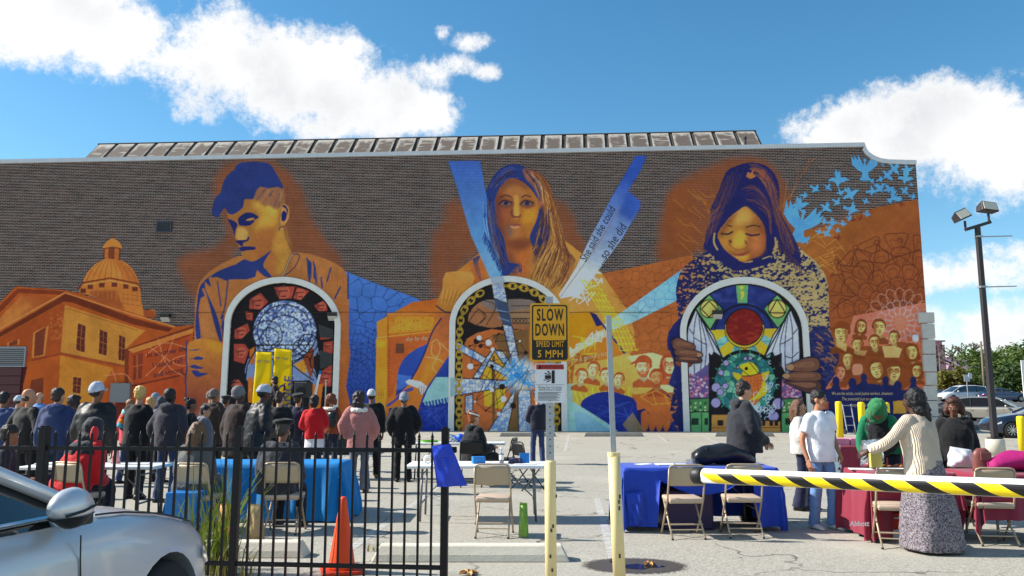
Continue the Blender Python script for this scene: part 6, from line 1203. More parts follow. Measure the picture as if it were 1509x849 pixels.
# ------------------------------------------------------------------ fence in front of the lot
FA, FB = Vector((XP(655, 7.0, .6), 7.0, 0)), Vector((XP(57, 7.35, .6), 7.35, 0)); fd = (FB-FA).normalized(); fl = (FB-FA).length; fence_m = mat('black_fence_paint', (.006, .006, .008), .5, 0, var=.2, scale=20, spec=.3)
fen = thing('metal_fence', 'black metal picket fence with spear tops at the edge of the lot', 'fence', FA, math.atan2(fd.y, fd.x))
ppos = [0, (FA-Vector((XP(347, 7.18, .6), 7.18, 0))).length, fl, fl+1.95]
for i, x in enumerate(ppos):
    w = .062 if i != 2 else .075; p = obj('post', MB().box((0, 0, .66), (w, w, 1.34)).mesh('post', bevel=.004), fence_m, fen, (x, 0, 0)); MB().box((0, 0, 1.335), (w+.012, w+.012, .02)).box((0, 0, 1.352), (w*.7, w*.7, .016)).build('cap', fence_m, p)
for a, b in zip(ppos[:-1], ppos[1:]):
    for z in (.185, 1.16):
        obj('rail', MB().box(((a+b)/2, 0, z), (b-a-.062, .034, .036)).mesh('rail', bevel=.003), fence_m, fen)
pk = MB().box((0, 0, .66), (.018, .018, 1.16)).mesh('picket'); fin = MB().lathe([(.008, 0), (.016, .012), (.008, .02), (.015, .03), (.009, .05), (.0015, .078)], 8).mesh('finial', True)
x = .114; 
while x < ppos[-1]-.05:
    if all(abs(x-q) > .05 for q in ppos):
        o = obj('picket', pk, fence_m, fen, (x, 0, 0)); obj('finial', fin, fence_m, o, (0, 0, 1.24))
    x += .1155
MB().box((-.02, 0, 1.165), (.16, .045, .05)).build('latch_arm', fence_m, fen, bevel=.006)
# blue cloth bag slung on the end post
def bulge(name, P, th, m, nx=14, ny=12, wr=.012, seed=0, **kw):
    """soft body filling a four-sided outline (3-D corners, tl tr br bl)"""
    rnd = random.Random(seed); tl, tr, br, bl = [Vector(p) for p in P]; nrm = (tr-tl).cross(bl-tl).normalized(); v = []; f = []
    for s in (1, -1):
        for j in range(ny+1):
            for i in range(nx+1):
                u, w = i/nx, j/ny; p = tl.lerp(tr, u).lerp(bl.lerp(br, u), w); e = (math.sin(math.pi*u)*math.sin(math.pi*w))**.5
                wv = wr*(math.sin(9*u+5*w+seed)+.7*math.sin(17*u-8*w+2*seed))*min(1, w*2.2)
                v.append(p-nrm*(s*th*e*.5-wv))
    k = (nx+1)*(ny+1)
    for s in (0, 1):
        for j in range(ny):
            for i in range(nx): a = s*k+j*(nx+1)+i; q = (a, a+1, a+nx+2, a+nx+1); f.append(q if s == 0 else q[::-1])
    me = MB().add(v, f).mesh(name); bm = bmesh.new(); bm.from_mesh(me); bmesh.ops.remove_doubles(bm, verts=bm.verts, dist=.0005); bm.to_mesh(me); bm.free(); shade_smooth(me); return obj(name, me, m, **kw)
yb = 6.92; bluebag = mat('blue_nylon', rgb(30, 62, 190), .42, var=.12, scale=12, bump=.35, bscale=26)
bag = thing('blue_bag', 'bright blue cloth bag hung over the fence end post', 'bag', AT(662, 716, yb)); c = [AT(636, 657, yb), AT(664, 654, yb), AT(689, 716, yb), AT(644, 718, yb)]
bulge('bag_body', [p-Vector(bag.location) for p in c], .09, bluebag, wr=.010, seed=3, parent=bag); bulge('bag_flap', [AT(636, 657, yb)-Vector((0, .03, 0))-Vector(bag.location), AT(664, 654, yb)-Vector((0, .03, 0))-Vector(bag.location), AT(668, 676, yb-.03)-Vector(bag.location), AT(639, 676, yb-.03)-Vector(bag.location)], .05, bluebag, wr=.006, seed=5, parent=bag)
# traffic cone
orange = mat('cone_orange', rgb(236, 74, 12), .5, var=.08, scale=8); b = G(503, 843); cone = thing('traffic_cone', 'orange traffic cone behind the fence', 'traffic cone', b)
MB().lathe([(.135, .03), (.125, .06), (.03, .66), (.028, .68), (.018, .685), (.0, .685)], 28).build('cone_body', orange, cone, True); MB().box((0, 0, .017), (.38, .38, .034), .3).build('base', mat('cone_base', rgb(200, 58, 26), .6, var=.15), cone, bevel=.012)
# weeds
wm1, wm2 = leaf_mat('weed_green', (.12, .17, .02), (.26, .32, .05)), leaf_mat('weed_dry', (.24, .22, .07), (.36, .32, .12))
def weeds(px, py, n, h, spread, m, label, seed):
    rnd = random.Random(seed); b = G(px, py); t = thing('weed_clump', label, 'weeds', b); v, f = [], []
    for i in range(n):
        x, y = rnd.gauss(0, spread), rnd.gauss(0, spread*.4); a = rnd.uniform(0, 6.28); L = h*rnd.uniform(.45, 1.1); ln = rnd.uniform(.15, .7)*L; w = rnd.uniform(.004, .009); pr = None
        for k in range(6):
            s = k/5; p = Vector((x+math.cos(a)*ln*s**2, y+math.sin(a)*ln*.5*s**2, L*(s-.25*s*s*ln/L))); ww = w*(1-s**1.5)+.0006; q = Vector((-math.sin(a), math.cos(a), 0))*ww+Vector((.5*ww, 0, 0)); v += [p-q, p+q]
            if k: j = len(v); f.append((j-4, j-3, j-1, j-2))
    obj('blades', MB().add(v, f).mesh('blades', fixn=False), m, t, kind='stuff'); return t
weeds(322, 846, 90, 1.15, .10, wm1, 'tall green reed grass growing through the fence beside its middle post', 1); weeds(300, 838, 60, .75, .12, wm1, 'green weeds at the fence foot by the silver sedan', 2); weeds(330, 850, 60, .35, .16, wm2, 'dry yellow weeds at the fence foot by the middle post', 3)
weeds(580, 826, 20, .14, .08, wm2, 'low dry weed tuft at the near wheel stop', 4); weeds(553, 812, 14, .10, .06, wm2, 'small weed tuft by the white bay line', 5)
# ------------------------------------------------------------------ signs, poles, barrier
creamp = mat('cream_pole_paint', rgb(226, 206, 150), .5, var=.08, scale=6); chip = mat('paint_chip', rgb(70, 60, 54), .8)
YS = 6.27; sx = XP(811, YS, 1.0); sgn = thing('speed_sign', 'yellow slow down sign above a white warning sign on a cream post', 'sign', (sx, YS, gz(sx, YS)))
zt = AT(811, 679, YS).z-gz(sx, YS); MB().lathe([(.044, -.1), (.044, zt-.01), (.036, zt), (.0, zt+.002)], 24).build('bollard', creamp, sgn, True)
for zz, a in ((.55, -1.5), (.58, -1.2), (.36, -1.7), (.8, -.3), (.26, -1.4)): MB().box((.0435*math.cos(a), .0435*math.sin(a), zz), (.016, .016, .026), a).build('paint_chip', chip, sgn, bevel=.004)
z1 = AT(811, 449, YS).z; ch = MB()
for x0, w, y in ((0, .05, 0), (-.027, .012, .012), (.027, .012, .012)): ch.box((x0, y, (zt+z1)/2-.02), (w if x0 == 0 else .006, .005 if x0 == 0 else .026, z1-zt+.04))
ch.build('channel_post', galv, sgn)
for k in range(10): MB().tube([(0, -.0045, zt+.06+k*.05), (0, -.0025, zt+.06+k*.05)], .006, 8).build('hole', blk, sgn)
def panel(name, px0, py0, px1, py1, m, par, r=.02, y=-.03, th=.004):
    a, b = AT(px0, py1, YS+y)-Vector(par.location), AT(px1, py0, YS+y)-Vector(par.location); P = []
    for cx_, cz_, a0 in ((b.x-r, b.z-r, 0), (a.x+r, b.z-r, 90), (a.x+r, a.z+r, 180), (b.x-r, a.z+r, 270)):
        for k in range(5): t = R(a0+k*22.5); P.append((cx_+r*math.cos(t), y, cz_+r*math.sin(t)))
    return MB().prism(P, (0, th, 0)).build(name, m, par), a, b
sy = mat('sign_yellow', rgb(226, 160, 14), .4, var=.05); sk = mat('sign_black', rgb(24, 22, 22), .4, var=.1); sw = mat('sign_face_white', rgb(224, 226, 228), .4, var=.05); sr = mat('sign_red', rgb(188, 44, 34), .4, var=.05)
pn, a, b = panel('sign_panel', 781.5, 447, 838.5, 533, sy, sgn); panel('border', 784, 449.5, 836, 530.5, sk, pn.parent, .018, -.0316, .001)[0].parent = sgn; panel('yellow_face', 786, 451.5, 834, 501.5, sy, sgn, .014, -.0334, .001); 
def stext(txt, px, py, h, m, par, width=1, y=-.0362, off=0, **kw):
    p = AT(px, py, YS+y)-Vector(par.location); s = 1/ (FPX/(YS*CP)); me = text_mesh(txt, h*s*1.42, width, off, **kw); o = obj('lettering', me, m, par, (p.x, y, p.z), (R(90), 0, 0)); return o
stext('SLOW', 810.5, 465, 17.5, sk, sgn, .50, off=.0026, spacing=1.24); stext('DOWN', 810, 487, 17.5, sk, sgn, .475, off=.0026, spacing=1.2); stext('SPEED LIMIT', 810.5, 507.5, 8.2, sy, sgn, .58, off=.0011, spacing=1.14); stext('5 MPH', 811, 522, 10.5, sy, sgn, .84, off=.0014, spacing=1.12)
panel('warning_panel', 789, 536, 832, 593.5, sw, sgn, .012); panel('red_band', 790.3, 537.2, 830.7, 544.5, sr, sgn, .006, -.0322, .001); stext('WARNING', 812.5, 541, 5.2, sk, sgn, 1.05, -.0338)
tri = [AT(x, y, YS-.0338)-Vector(sgn.location) for x, y in ((793, 543.6), (798, 543.6), (795.5, 538.4))]; MB().prism([(p.x, -.0338, p.z) for p in tri], (0, .0008, 0)).build('warning_triangle', sk, sgn)
def pict(P, name='pictogram'): MB().prism([((q := AT(x, y, YS-.0322)-Vector(sgn.location)).x, -.0322, q.z) for x, y in P], (0, .0008, 0)).build(name, sk, sgn)
for P in ([(813, 546), (817.5, 546), (817.5, 565), (813, 565)], [(803, 553), (812, 553), (812, 558.5), (803, 558.5)], [(806, 547), (807.5, 546), (812, 551), (811, 552)], [(802, 551), (803, 549.5), (810, 551.5), (810, 552.6)], [(806, 564), (805, 563), (811, 559.5), (812, 560.5)], [(801, 561), (801, 559.8), (809, 558.8), (809, 559.8)], [(790, 567), (831, 567), (831, 567.4), (790, 567.4)]): pict(P)
stext('Moving Gate Can Cause', 810.5, 571, 3.1, sk, sgn, .8, -.0322); stext('Serious Injury or Death', 810.5, 574.4, 3.1, sk, sgn, .8, -.0322)
for k in range(7): pict([(793, 578+k*1.9), (827-(k*5 % 9), 578+k*1.9), (827-(k*5 % 9), 578.7+k*1.9), (793, 578.7+k*1.9)], 'small_print')
for y in (451, 528, 591): p = AT(811, y, YS)-Vector(sgn.location); MB().tube([(0, -.038, p.z), (0, -.03, p.z)], .005, 8).build('bolt', galv, sgn)
# second pole, without a sign, leaning
y2 = 6.05; t0, t1, t2 = AT(913, 856, y2), AT(904.5, 668, y2), AT(897, 465, y2); pp = thing('bare_sign_pole', 'leaning cream pole with a bare metal channel post on top', 'pole', (t0.x, t0.y, gz(t0.x, t0.y)))
o0 = Vector(pp.location); MB().tube([t0-o0-(t1-t0)*.06, t1-o0], .046, 24).build('pole', creamp, pp, True); dr = (t2-t1).normalized(); MB().tube([t1-o0-dr*.02, t1-o0+dr*.006], .048, 24).build('pole_rim', creamp, pp)
chn = MB(); sdv = Vector((1, 0, 0))
for off, w, dd in ((0, .03, .004), (-.017, .005, .022), (.017, .005, .022)):
    q = [t1-o0+sdv*(off-w/2), t1-o0+sdv*(off+w/2), t2-o0+sdv*(off+w/2), t2-o0+sdv*(off-w/2)]; chn.prism(q, (0, dd, 0))
chn.build('channel_post', galv, pp)
for f, a in ((.62, -1.2), (.57, -1.2), (.66, -1.0), (.2, -1.5)): p = t0-o0+(t1-t0)*f; MB().box((p.x+.045*math.cos(a), p.y+.045*math.sin(a), p.z), (.014, .014, .03), a).build('paint_chip', chip, pp, bevel=.003)
# barrier arm
ba, bb = AT(1022, 700.5, 4.95), AT(1512, 720, 3.75); bb = ba+(bb-ba)*2.1; bd = (bb-ba).normalized(); bl_ = (bb-ba).length
bar = thing('barrier_arm', 'long barrier arm with yellow and black diagonal stripes and white top', 'barrier', ba); wht = mat('arm_white', rgb(238, 238, 236), .35, var=.04); syl = mat('arm_yellow', rgb(246, 214, 20), .4, var=.05)
Mb = Matrix((bd, Vector((0, 0, 1)).cross(bd).normalized(), Vector((0, 0, 1)))).transposed(); bar.rotation_euler = Mb.to_euler(); rb_ = .043
MB().tube([(0, 0, 0), (bl_, 0, 0)], rb_, 28).build('arm_tube', wht, bar, True); MB().lathe([(.0, 0), (.044, .0), (.051, .01), (.051, .06), (.046, .07), (.0, .07)], 24).build('end_cap', plast, bar, True).rotation_euler = (0, R(90), 0)
nst = int(bl_/.105)
for i in range(nst):
    x0 = .065+i*.105; v = []; n = 7
    for j in range(n+1):
        a = R(-155+ j*(150/n)); sh = .115*(1-j/n)                        # the band slants round the near side of the tube
        for x_ in (x0-sh+.115, x0-sh+.115+.1045): v.append((x_, math.cos(a+R(0))*0+(-(rb_+.001)*math.sin(-a)), (rb_+.001)*math.cos(a)*1))
    v = []
    for j in range(n+1):
        a = R(28-j*(150/n)*.62); sh = .11*j/n
        for x_ in (x0+sh, x0+sh+.104): v.append((x_, -(rb_+.0012)*math.cos(a), (rb_+.0012)*math.sin(a)))
    MB().add(v, [(2*j, 2*j+1, 2*j+3, 2*j+2) for j in range(n)]).build('stripe', sk if i % 2 else syl, bar)
post_x = bl_; pb = ba+bd*bl_; cab = MB().box((bl_+.2, 0, -pb.z+.55), (.4, .36, 1.1)).build('gate_cabinet', creamp, bar, bevel=.02)
# ------------------------------------------------------------------ folding chairs
beige = mat('beige_metal', rgb(176, 158, 132), .42, .2, var=.07, scale=6); beige_pad = mat('beige_vinyl', rgb(190, 168, 146), .55, var=.06); blackm = mat('black_chair', (.012, .012, .013), .45, var=.1)
def make_chair(name, label, fm, pm, loc=(0, 0, 0), rz=0, grp='beige folding chairs'):
    t = thing(name, label, 'chair', loc, rz, grp); r = .0115
    for s in (-1, 1):
        MB().tube([(s*.205, -.235, .80), (s*.21, -.20, .62), (s*.212, -.14, .45), (s*.215, .02, .22), (s*.215, .19, .012)], r, 8).build('front_leg', fm, t, True)
        MB().tube([(s*.185, .17, .425), (s*.188, 0, .25), (s*.19, -.25, .012)], r, 8).build('rear_leg', fm, t, True); MB().tube([(s*.203, -.10, .41), (s*.198, .12, .405)], .009, 6).build('hinge_bar', fm, t)
        MB().lathe([(.014, 0), (.014, .02)], 8, (s*.215, .19, 0)).build('foot_cap', plast, t); MB().lathe([(.014, 0), (.014, .02)], 8, (s*.19, -.25, 0)).build('foot_cap', plast, t)
    MB().tube([(-.205, -.235, .80), (-.19, -.242, .828), (-.15, -.244, .84), (.15, -.244, .84), (.19, -.242, .828), (.205, -.235, .80)], r, 8).build('top_tube', fm, t, True)
    v = []; nx, nz = 10, 6
    for yo in (0, .018):
        for j in range(nz+1):
            for i in range(nx+1): u, w = i/nx*2-1, j/nz; z = .60+w*.225; v.append((u*.2, -.195-w*.045-.03*(1-u*u)+yo, z-(.012*(u*u)**2 if w > .9 else 0)))
    k = (nx+1)*(nz+1); f = []
    for s in (0, 1):
        for j in range(nz):
            for i in range(nx): a = s*k+j*(nx+1)+i; q = (a, a+1, a+nx+2, a+nx+1); f.append(q if s == 0 else q[::-1])
    for i in range(nx): f += [(i+1, i, k+i, k+i+1), (nz*(nx+1)+i, nz*(nx+1)+i+1, k+nz*(nx+1)+i+1, k+nz*(nx+1)+i)]
    obj('backrest', shade_smooth(MB().add(v, f).mesh('backrest')), fm, t); obj('seat', smart(MB().box((0, .0, .435), (.40, .40, .05)).mesh('seat', bevel=.018, seg=3), 50), pm, t); MB().box((0, 0, .405), (.38, .38, .012)).build('seat_pan', fm, t)
    for y, z, w in ((-.165, .16, .375), (-.19, .105, .375), (.10, .125, .42)): MB().tube([(-w/2, y, z), (w/2, y, z)], .008, 6).build('stretcher', fm, t)
    return t
ch0 = make_chair('folding_chair', 'beige folding chair alone before the white table', beige, beige_pad); _ch_used = [False]
def chair(px, py, rz, label, Y=None):
    g = G(px, py); g = Vector((g.x, g.y+.25, 0))
    if not _ch_used[0]: _ch_used[0] = True; ch0.location = g; ch0.rotation_euler = (0, 0, R(rz)); ch0['label'] = label; return ch0
    return copy_tree(ch0, None, loc=g, rz=R(rz), label=label)
chair(727, 794, -4, 'empty beige folding chair before the white table')
chair(1014, 796, 3, 'beige folding chair before the purple bin at the blue table'); chair(1103, 794, -3, 'beige folding chair at the blue table, next to the one before the purple bin'); chair(1338, 811, -14, 'beige folding chair behind the patterned skirt, before the red cooler'); chair(1481, 806, -8, 'beige folding chair at the maroon table beside the patterned skirt')
chair(280, 791, -8, 'beige folding chair under the long haired person in grey'); chair(410, 789, 2, 'beige folding chair under the person in a black cap'); chair(98, 788, -16, 'beige folding chair under the red and black jacket')
cb0 = make_chair('black_folding_chair', 'black folding chair under the person with the headband', blackm, blackm, (0, 0, 0), 0, 'black folding chairs'); g = G(697, 713); cb0.location = (g.x, 15.1, 0)
g = G(741, 690); copy_tree(cb0, None, loc=(XP(741, 15.9, .5), 15.9, 0), rz=R(75), label='black folding chair at the end of the far table'); copy_tree(cb0, None, loc=(XP(779, 14.6, .5), 14.6, 0), rz=R(-60), label='black folding chair beside the person in jeans near the sign')
# ------------------------------------------------------------------ tables
white_pl = mat('white_plastic_top', rgb(226, 226, 224), .45, var=.05, scale=6); grey_leg = mat('grey_leg', rgb(120, 120, 122), .4, .5, var=.1)
def table(name, label, c, L, W, H=.735, rz=0, leg=grey_leg, cat='table'):
    t = thing(name, label, cat, c, rz, 'folding tables'); obj('tabletop', smart(MB().box((0, 0, H-.022), (L, W, .044)).mesh('tabletop', bevel=.016, seg=3), 50), white_pl, t)
    for s in (-1, 1):
        x = s*(L/2-.22)
        for y in (-1, 1): MB().tube([(x, y*(W/2-.09), H-.05), (x+s*.02, y*(W/2-.05), 0.012)], .015, 8).build('leg', leg, t, True)
        MB().tube([(x, -W/2+.08, H-.12), (x, W/2-.08, H-.12)], .012, 6).build('crossbar', leg, t); MB().tube([(x, -W/2+.065, .25), (x, W/2-.065, .25)], .012, 6).build('crossbar', leg, t); MB().tube([(x-s*.02, 0, .3), (x-s*.42, 0, H-.06)], .010, 6).build('brace', leg, t)
    return t
def cloth(name, label, c, L, W, H, hang, m, rz=0, seed=0, front=None, flare=.05, cat='tablecloth', lift=None):
    """draped cloth: a grid over the top that falls down the sides with folds"""
    rnd = random.Random(seed); ex = hang; nx, ny = 70, 44; v = []
    ph = [rnd.uniform(0, 6.28) for _ in range(6)]
    def hz(u): return min(1, max(0, u))
    for j in range(ny+1):
        for i in range(nx+1):
            x, y = (i/nx-.5)*(L+2*ex), (j/ny-.5)*(W+2*ex); ox, oy = max(0, abs(x)-L/2), max(0, abs(y)-W/2); cx_, cy_ = min(abs(x), L/2)*(1 if x > 0 else -1), min(abs(y), W/2)*(1 if y > 0 else -1)
            dz = max(ox, oy)+.35*min(ox, oy); dz = min(dz, H-.012+.0); along = cx_ if oy > ox else cy_
            fold = (math.sin(along*15+ph[0])+.6*math.sin(along*29+ph[1])+.4*math.sin(along*7+ph[2]))*.022*hz(dz/.45)
            if ox > 0 and oy > 0: fold += .05*math.sin(math.atan2(oy, ox)*6+ph[3])*hz(dz/.3)
            out = flare*hz(dz/.6)+fold+.004; r = math.hypot(ox, oy)+1e-9
            px_, py_ = cx_+(ox/r*out if ox > 0 else 0)*(1 if x > 0 else -1), cy_+(oy/r*out if oy > 0 else 0)*(1 if y > 0 else -1)
            z = H+.004-dz+.002*math.sin(x*9+ph[4])*math.sin(y*11)
            if lift: z = max(z, lift(x, y, z))
            v.append((px_, py_, max(z, .01)))
    f = [(j*(nx+1)+i, j*(nx+1)+i+1, (j+1)*(nx+1)+i+1, (j+1)*(nx+1)+i) for j in range(ny) for i in range(nx)]
    return obj(name, shade_smooth(MB().add(v, f).mesh(name, fixn=False)), m, loc=c, rot=rz, label=label, cat=cat)
tabs = {}
def at_table(px0, px1, py, H, W=.75):                      # near top edge seen between two columns
    a, b = G(px0, py, H), G(px1, py, H); return Vector(((a.x+b.x)/2, a.y+W/2, 0)), b.x-a.x
c, L = at_table(597, 812, 686, .735); table('white_table', 'white folding table holding leaflets and a water bottle', c, L, .76); T_WHITE = (c, L)
c2, L2 = at_table(26, 226, 687.5, .735); table('white_table', 'white folding table behind the red and black jacket', c2, L2, .76, rz=R(1)); T_LEFT = c2
c3, L3 = at_table(603, 742, 655, .735, .6); c3.y = 16.4; c3.x = XP(672, 16.4, .7); table('white_table', 'far white table with a green plate near the headband person', c3, 2.0, .6, leg=blackm); T_FAR = c3
cyan = mat('cyan_cloth', rgb(0, 122, 190), .75, var=.08, bump=.2, bscale=12); blue = mat('royal_blue_cloth', rgb(8, 58, 172), .65, var=.12, bump=.2, bscale=12, sheen=.2); maroon = mat('maroon_cloth', rgb(132, 26, 52), .7, var=.1, bump=.2, bscale=12, sheen=.2)
c4, L4 = at_table(262, 500, 684.5, .74); c4.y += .1; table('draped_table', 'table under the bright cyan cloth', c4, L4-.06, .74); cloth('cyan_tablecloth', 'bright cyan tablecloth reaching the ground at its end', c4, L4-.02, .78, .745, .74, cyan, 0, 2, flare=.14); T_CYAN = c4
c5, L5 = at_table(917, 1148, 690, .755); table('draped_table', 'table under the royal blue cloth', c5, L5-.08, .74); T_BLUE = c5
cloth('blue_tablecloth', 'royal blue tablecloth tied up at its left end', c5, L5-.03, .78, .76, .70, blue, 0, 5, flare=.05, lift=lambda x, y, z: (.60-.16*math.cos(x*3.2)) if (y < -.39 and -.55 < x < .62) else -9)
kn = AT(939, 752, c5.y-.45); bulge('cloth_knot', [kn+Vector((-.14, 0, .20)), kn+Vector((.07, 0, .22)), kn+Vector((.12, 0, -.17)), kn+Vector((-.10, 0, -.18))], .09, blue, wr=.02, seed=9, label='knotted bunch of royal blue cloth at the table leg', cat='cloth')
c6, L6 = at_table(1282, 1412, 698.5, .755); c6.y += .05; table('draped_table', 'table under the maroon cloth by the person in a white shirt', c6, L6-.06, .74); cloth('maroon_tablecloth', 'maroon tablecloth with a white mark beside the white shirt person', c6, L6-.02, .78, .76, .72, maroon, 0, 7, flare=.03, lift=lambda x, y, z: .36 if (y < -.39 and x > -.25) else -9); T_MAR = c6
me = text_mesh('Abbott', .075, 1, .002, shear=.2); p = AT(1266, 772, c6.y-.50); obj('cloth_mark', me, mat('cloth_white_ink', rgb(236, 226, 226), .7), loc=p, rot=(R(82), 0, 0), label='white lettering printed on the maroon cloth', cat='print')
c7, L7 = at_table(1440, 1640, 700, .755); c7.y += .02; table('draped_table', 'table under the second maroon cloth beyond the patterned skirt', c7, L7-.06, .74); cloth('maroon_tablecloth', 'maroon tablecloth right of the patterned skirt with a bag on it', c7, L7-.02, .78, .76, .5, maroon, 0, 8, flare=.05); T_MAR2 = c7
c8 = Vector((XP(1262, 15.0, .7), 15.0, 0)); table('draped_table', 'far table under a maroon cloth and patterned boxes', c8, 1.6, .7, leg=blackm); cloth('maroon_tablecloth', 'short maroon cloth on the far table before the yellow bollards', c8, 1.64, .74, .755, .42, maroon, 0, 11, flare=.03); T_MAR3 = c8
# ------------------------------------------------------------------ goods on and under the tables
paper = mat('paper_white', rgb(236, 236, 232), .7, var=.03); print_blue = mat('print_blue', rgb(36, 120, 196), .6, var=.3, scale=30); clearp = mat('clear_plastic', rgb(214, 220, 226), .12, trans=.85, var=.02, spec=.6)
def sheets(base, H, spots, lab):
    for i, (dx, dy, w, d_, r_, n) in enumerate(spots): MB().box((0, 0, .004*n/2+.001), (w, d_, .004*n)).build('paper_stack', paper, None, loc=base+Vector((dx, dy, H)), rot=R(r_), label=lab[i], cat='paper')
sheets(T_WHITE[0], .736, [(-.55, -.1, .22, .28, 12, 3), (.35, .05, .3, .22, -6, 2), (.62, -.2, .28, .2, 4, 2)], ['loose white papers at the left end of the white table', 'white paper stack behind the water bottle', 'white papers at the right end of the white table'])
def bottle(loc, label, m=clearp, capm=None, h=.21):
    t = thing('bottle', label, 'bottle', loc); MB().lathe([(.028, 0), (.032, .01), (.032, h*.42), (.029, h*.5), (.032, h*.58), (.03, h*.72), (.012, h*.92), (.012, h)], 18).build('bottle_body', m, t, True); MB().lathe([(.015, h-.012), (.015, h+.012), (0, h+.012)], 14).build('cap', capm or paper, t); MB().lathe([(.0325, h*.28), (.0325, h*.56)], 18, cap=False).build('bottle_label', paper, t); return t
bottle(AT(739, 684, T_WHITE[0].y-.15)*1, 'clear water bottle standing on the white table'); bpy.data.objects['bottle'].location.z = .737
def box(name, px, Y, z, d, m, label, rz=0, cat='box', bev=.006, tilt=0): return MB().box((0, 0, d[2]/2), d).build(name, m, None, bevel=bev, loc=(XP(px, Y, z), Y, z), rot=(R(tilt), 0, R(rz)), label=label, cat=cat)
y = T_WHITE[0].y; box('leaflet_holder', 705, y-.05, .738, (.17, .10, .09), print_blue, 'blue and white leaflet box on the white table', 18); box('leaflet_card', 773, y-.1, .738, (.13, .03, .14), print_blue, 'upright blue leaflet on the right of the white table', 6, 'leaflet', .002, -12)
bulge('dark_pouch', [Vector((XP(752, y, .8), y-.12, .82)), Vector((XP(768, y, .8), y-.12, .81)), Vector((XP(770, y, .8), y-.14, .74)), Vector((XP(748, y, .8), y-.14, .74))], .08, mat('dark_purple_cloth', rgb(60, 52, 84), .7), label='dark purple pouch on the white table', cat='pouch')
t = thing('tape_roll', 'white ring of tape standing on the white table', 'tape', (XP(631, y-.1, .8), y-.1, .737)); MB().tube([(.05*math.cos(a), 0, .052+.05*math.sin(a)) for a in np.linspace(0, 6.283, 24, endpoint=False)], .014, 8, close=True).build('tape_ring', paper, t, True)
yf = T_FAR.y; MB().lathe([(.0, 0), (.16, .005), (.19, .03), (.17, .03), (.0, .012)], 24).build('green_plate', mat('green_plastic', rgb(108, 214, 40), .45), None, True, loc=(XP(633, yf, .8), yf, .738), label='lime green plate on the far white table', cat='plate')
bulge('wrap_bag', [Vector((XP(655, yf, .8), yf-.1, .92)), Vector((XP(672, yf, .8), yf-.1, .88)), Vector((XP(678, yf, .8), yf-.1, .74)), Vector((XP(652, yf, .8), yf-.1, .74))], .18, clearp, wr=.02, seed=4, label='clear plastic bag on the far white table', cat='bag'); ball = MB().lathe([(.0, 0), (.06, .02), (.085, .085), (.06, .15), (.0, .17)], 20).build('blue_ball', mat('blue_plastic', rgb(30, 90, 214), .4), None, True, loc=(XP(679, yf, .8), yf-.12, .74), label='round blue tub beside the plastic bag on the far table', cat='tub')
gb_ = bulge('green_bag', [Vector((XP(766, 9.6, .3), 9.6, .40)), Vector((XP(777, 9.6, .3), 9.6, .39)), Vector((XP(779, 9.55, .0), 9.55, .012)), Vector((XP(764, 9.55, .0), 9.55, .012))], .12, mat('green_bag_cloth', rgb(120, 160, 60), .5, var=.5, scale=14), wr=.008, label='translucent green shopping bag on the ground by the beige chair', cat='bag')
sheets(T_LEFT, .737, [(-.7, 0, .3, .22, 20, 3), (-.3, .1, .28, .2, -15, 4), (.5, 0, .3, .22, 8, 2)], ['white leaflets at the left end of the left white table', 'pile of printed sheets in the middle of the left white table', 'papers under the red snack bag'])
yl = T_LEFT.y; bulge('snack_bag', [Vector((XP(167, yl, .9), yl, .94)), Vector((XP(175, yl, .9), yl, .93)), Vector((XP(178, yl, .8), yl, .742)), Vector((XP(164, yl, .8), yl, .742))], .08, mat('red_foil', rgb(196, 54, 60), .3, col2=rgb(226, 190, 190), scale=16), wr=.006, label='red and white snack bag on the left white table', cat='snack bag')
sheets(T_BLUE, .764, [(-.35, .05, .25, .2, 5, 2), (-.1, .0, .3, .2, -10, 2), (-.62, .1, .2, .15, 30, 1)], ['white papers in the middle of the blue table', 'white papers beside the black bundle on the blue table', 'small white card at the left of the blue table'])
yb_ = T_BLUE.y; box('clear_box', 1018, yb_-.05, .768, (.12, .10, .07), clearp, 'clear plastic box beside the black bundle')
# black puffer jacket heaped on the blue table
bt = thing('black_bundle', 'shiny black puffer jacket heaped on the blue table', 'jacket', (XP(1068, yb_, .8), yb_, .765)); blkn = mat('black_nylon', (.012, .012, .014), .32, var=.2, scale=9, bump=.5, bscale=18)
rings = []
for k in range(15):
    f = k/14; r = .02+.115*math.sin(math.pi*min(1, f*.85+.12))**.6; rings.append([Vector((-.40+.80*f, .12*math.sin(f*2), r*.95))+Vector((0, math.cos(a)*r*1.5*(1+.10*math.sin(9*f+3*a)), math.sin(a)*r*(1+.12*math.sin(14*f)+.06*math.sin(3*a+11*f)))) for a in np.linspace(0, 6.283, 20, endpoint=False)])
shade_smooth(MB().loft(rings).build('padding', blkn, bt).data); MB().tube([(-.34, -.06, .12), (-.32, -.05, .2), (-.29, -.02, .2), (-.28, 0, .12)], .012, 8).build('strap', blkn, bt, True); MB().tube([(-.26, -.08, .14), (-.24, -.07, .22), (-.21, -.04, .22), (-.2, -.02, .14)], .012, 8).build('strap', blkn, bt, True)
pb_ = MB().box((0, 0, .24), (.62, .42, .48)).build('purple_bin', mat('purple_plastic', rgb(50, 34, 78), .5, var=.1), None, bevel=.025, loc=(XP(1010, yb_-.1, .2), yb_-.08, 0), label='dark purple storage bin under the blue table', cat='bin')
ym = T_MAR.y; sheets(T_MAR, .764, [(-.05, -.05, .3, .24, 8, 6), (-.40, .05, .25, .2, -12, 2)], ['stack of white sheets before the yellow box', 'white sheets at the left end of the maroon table'])
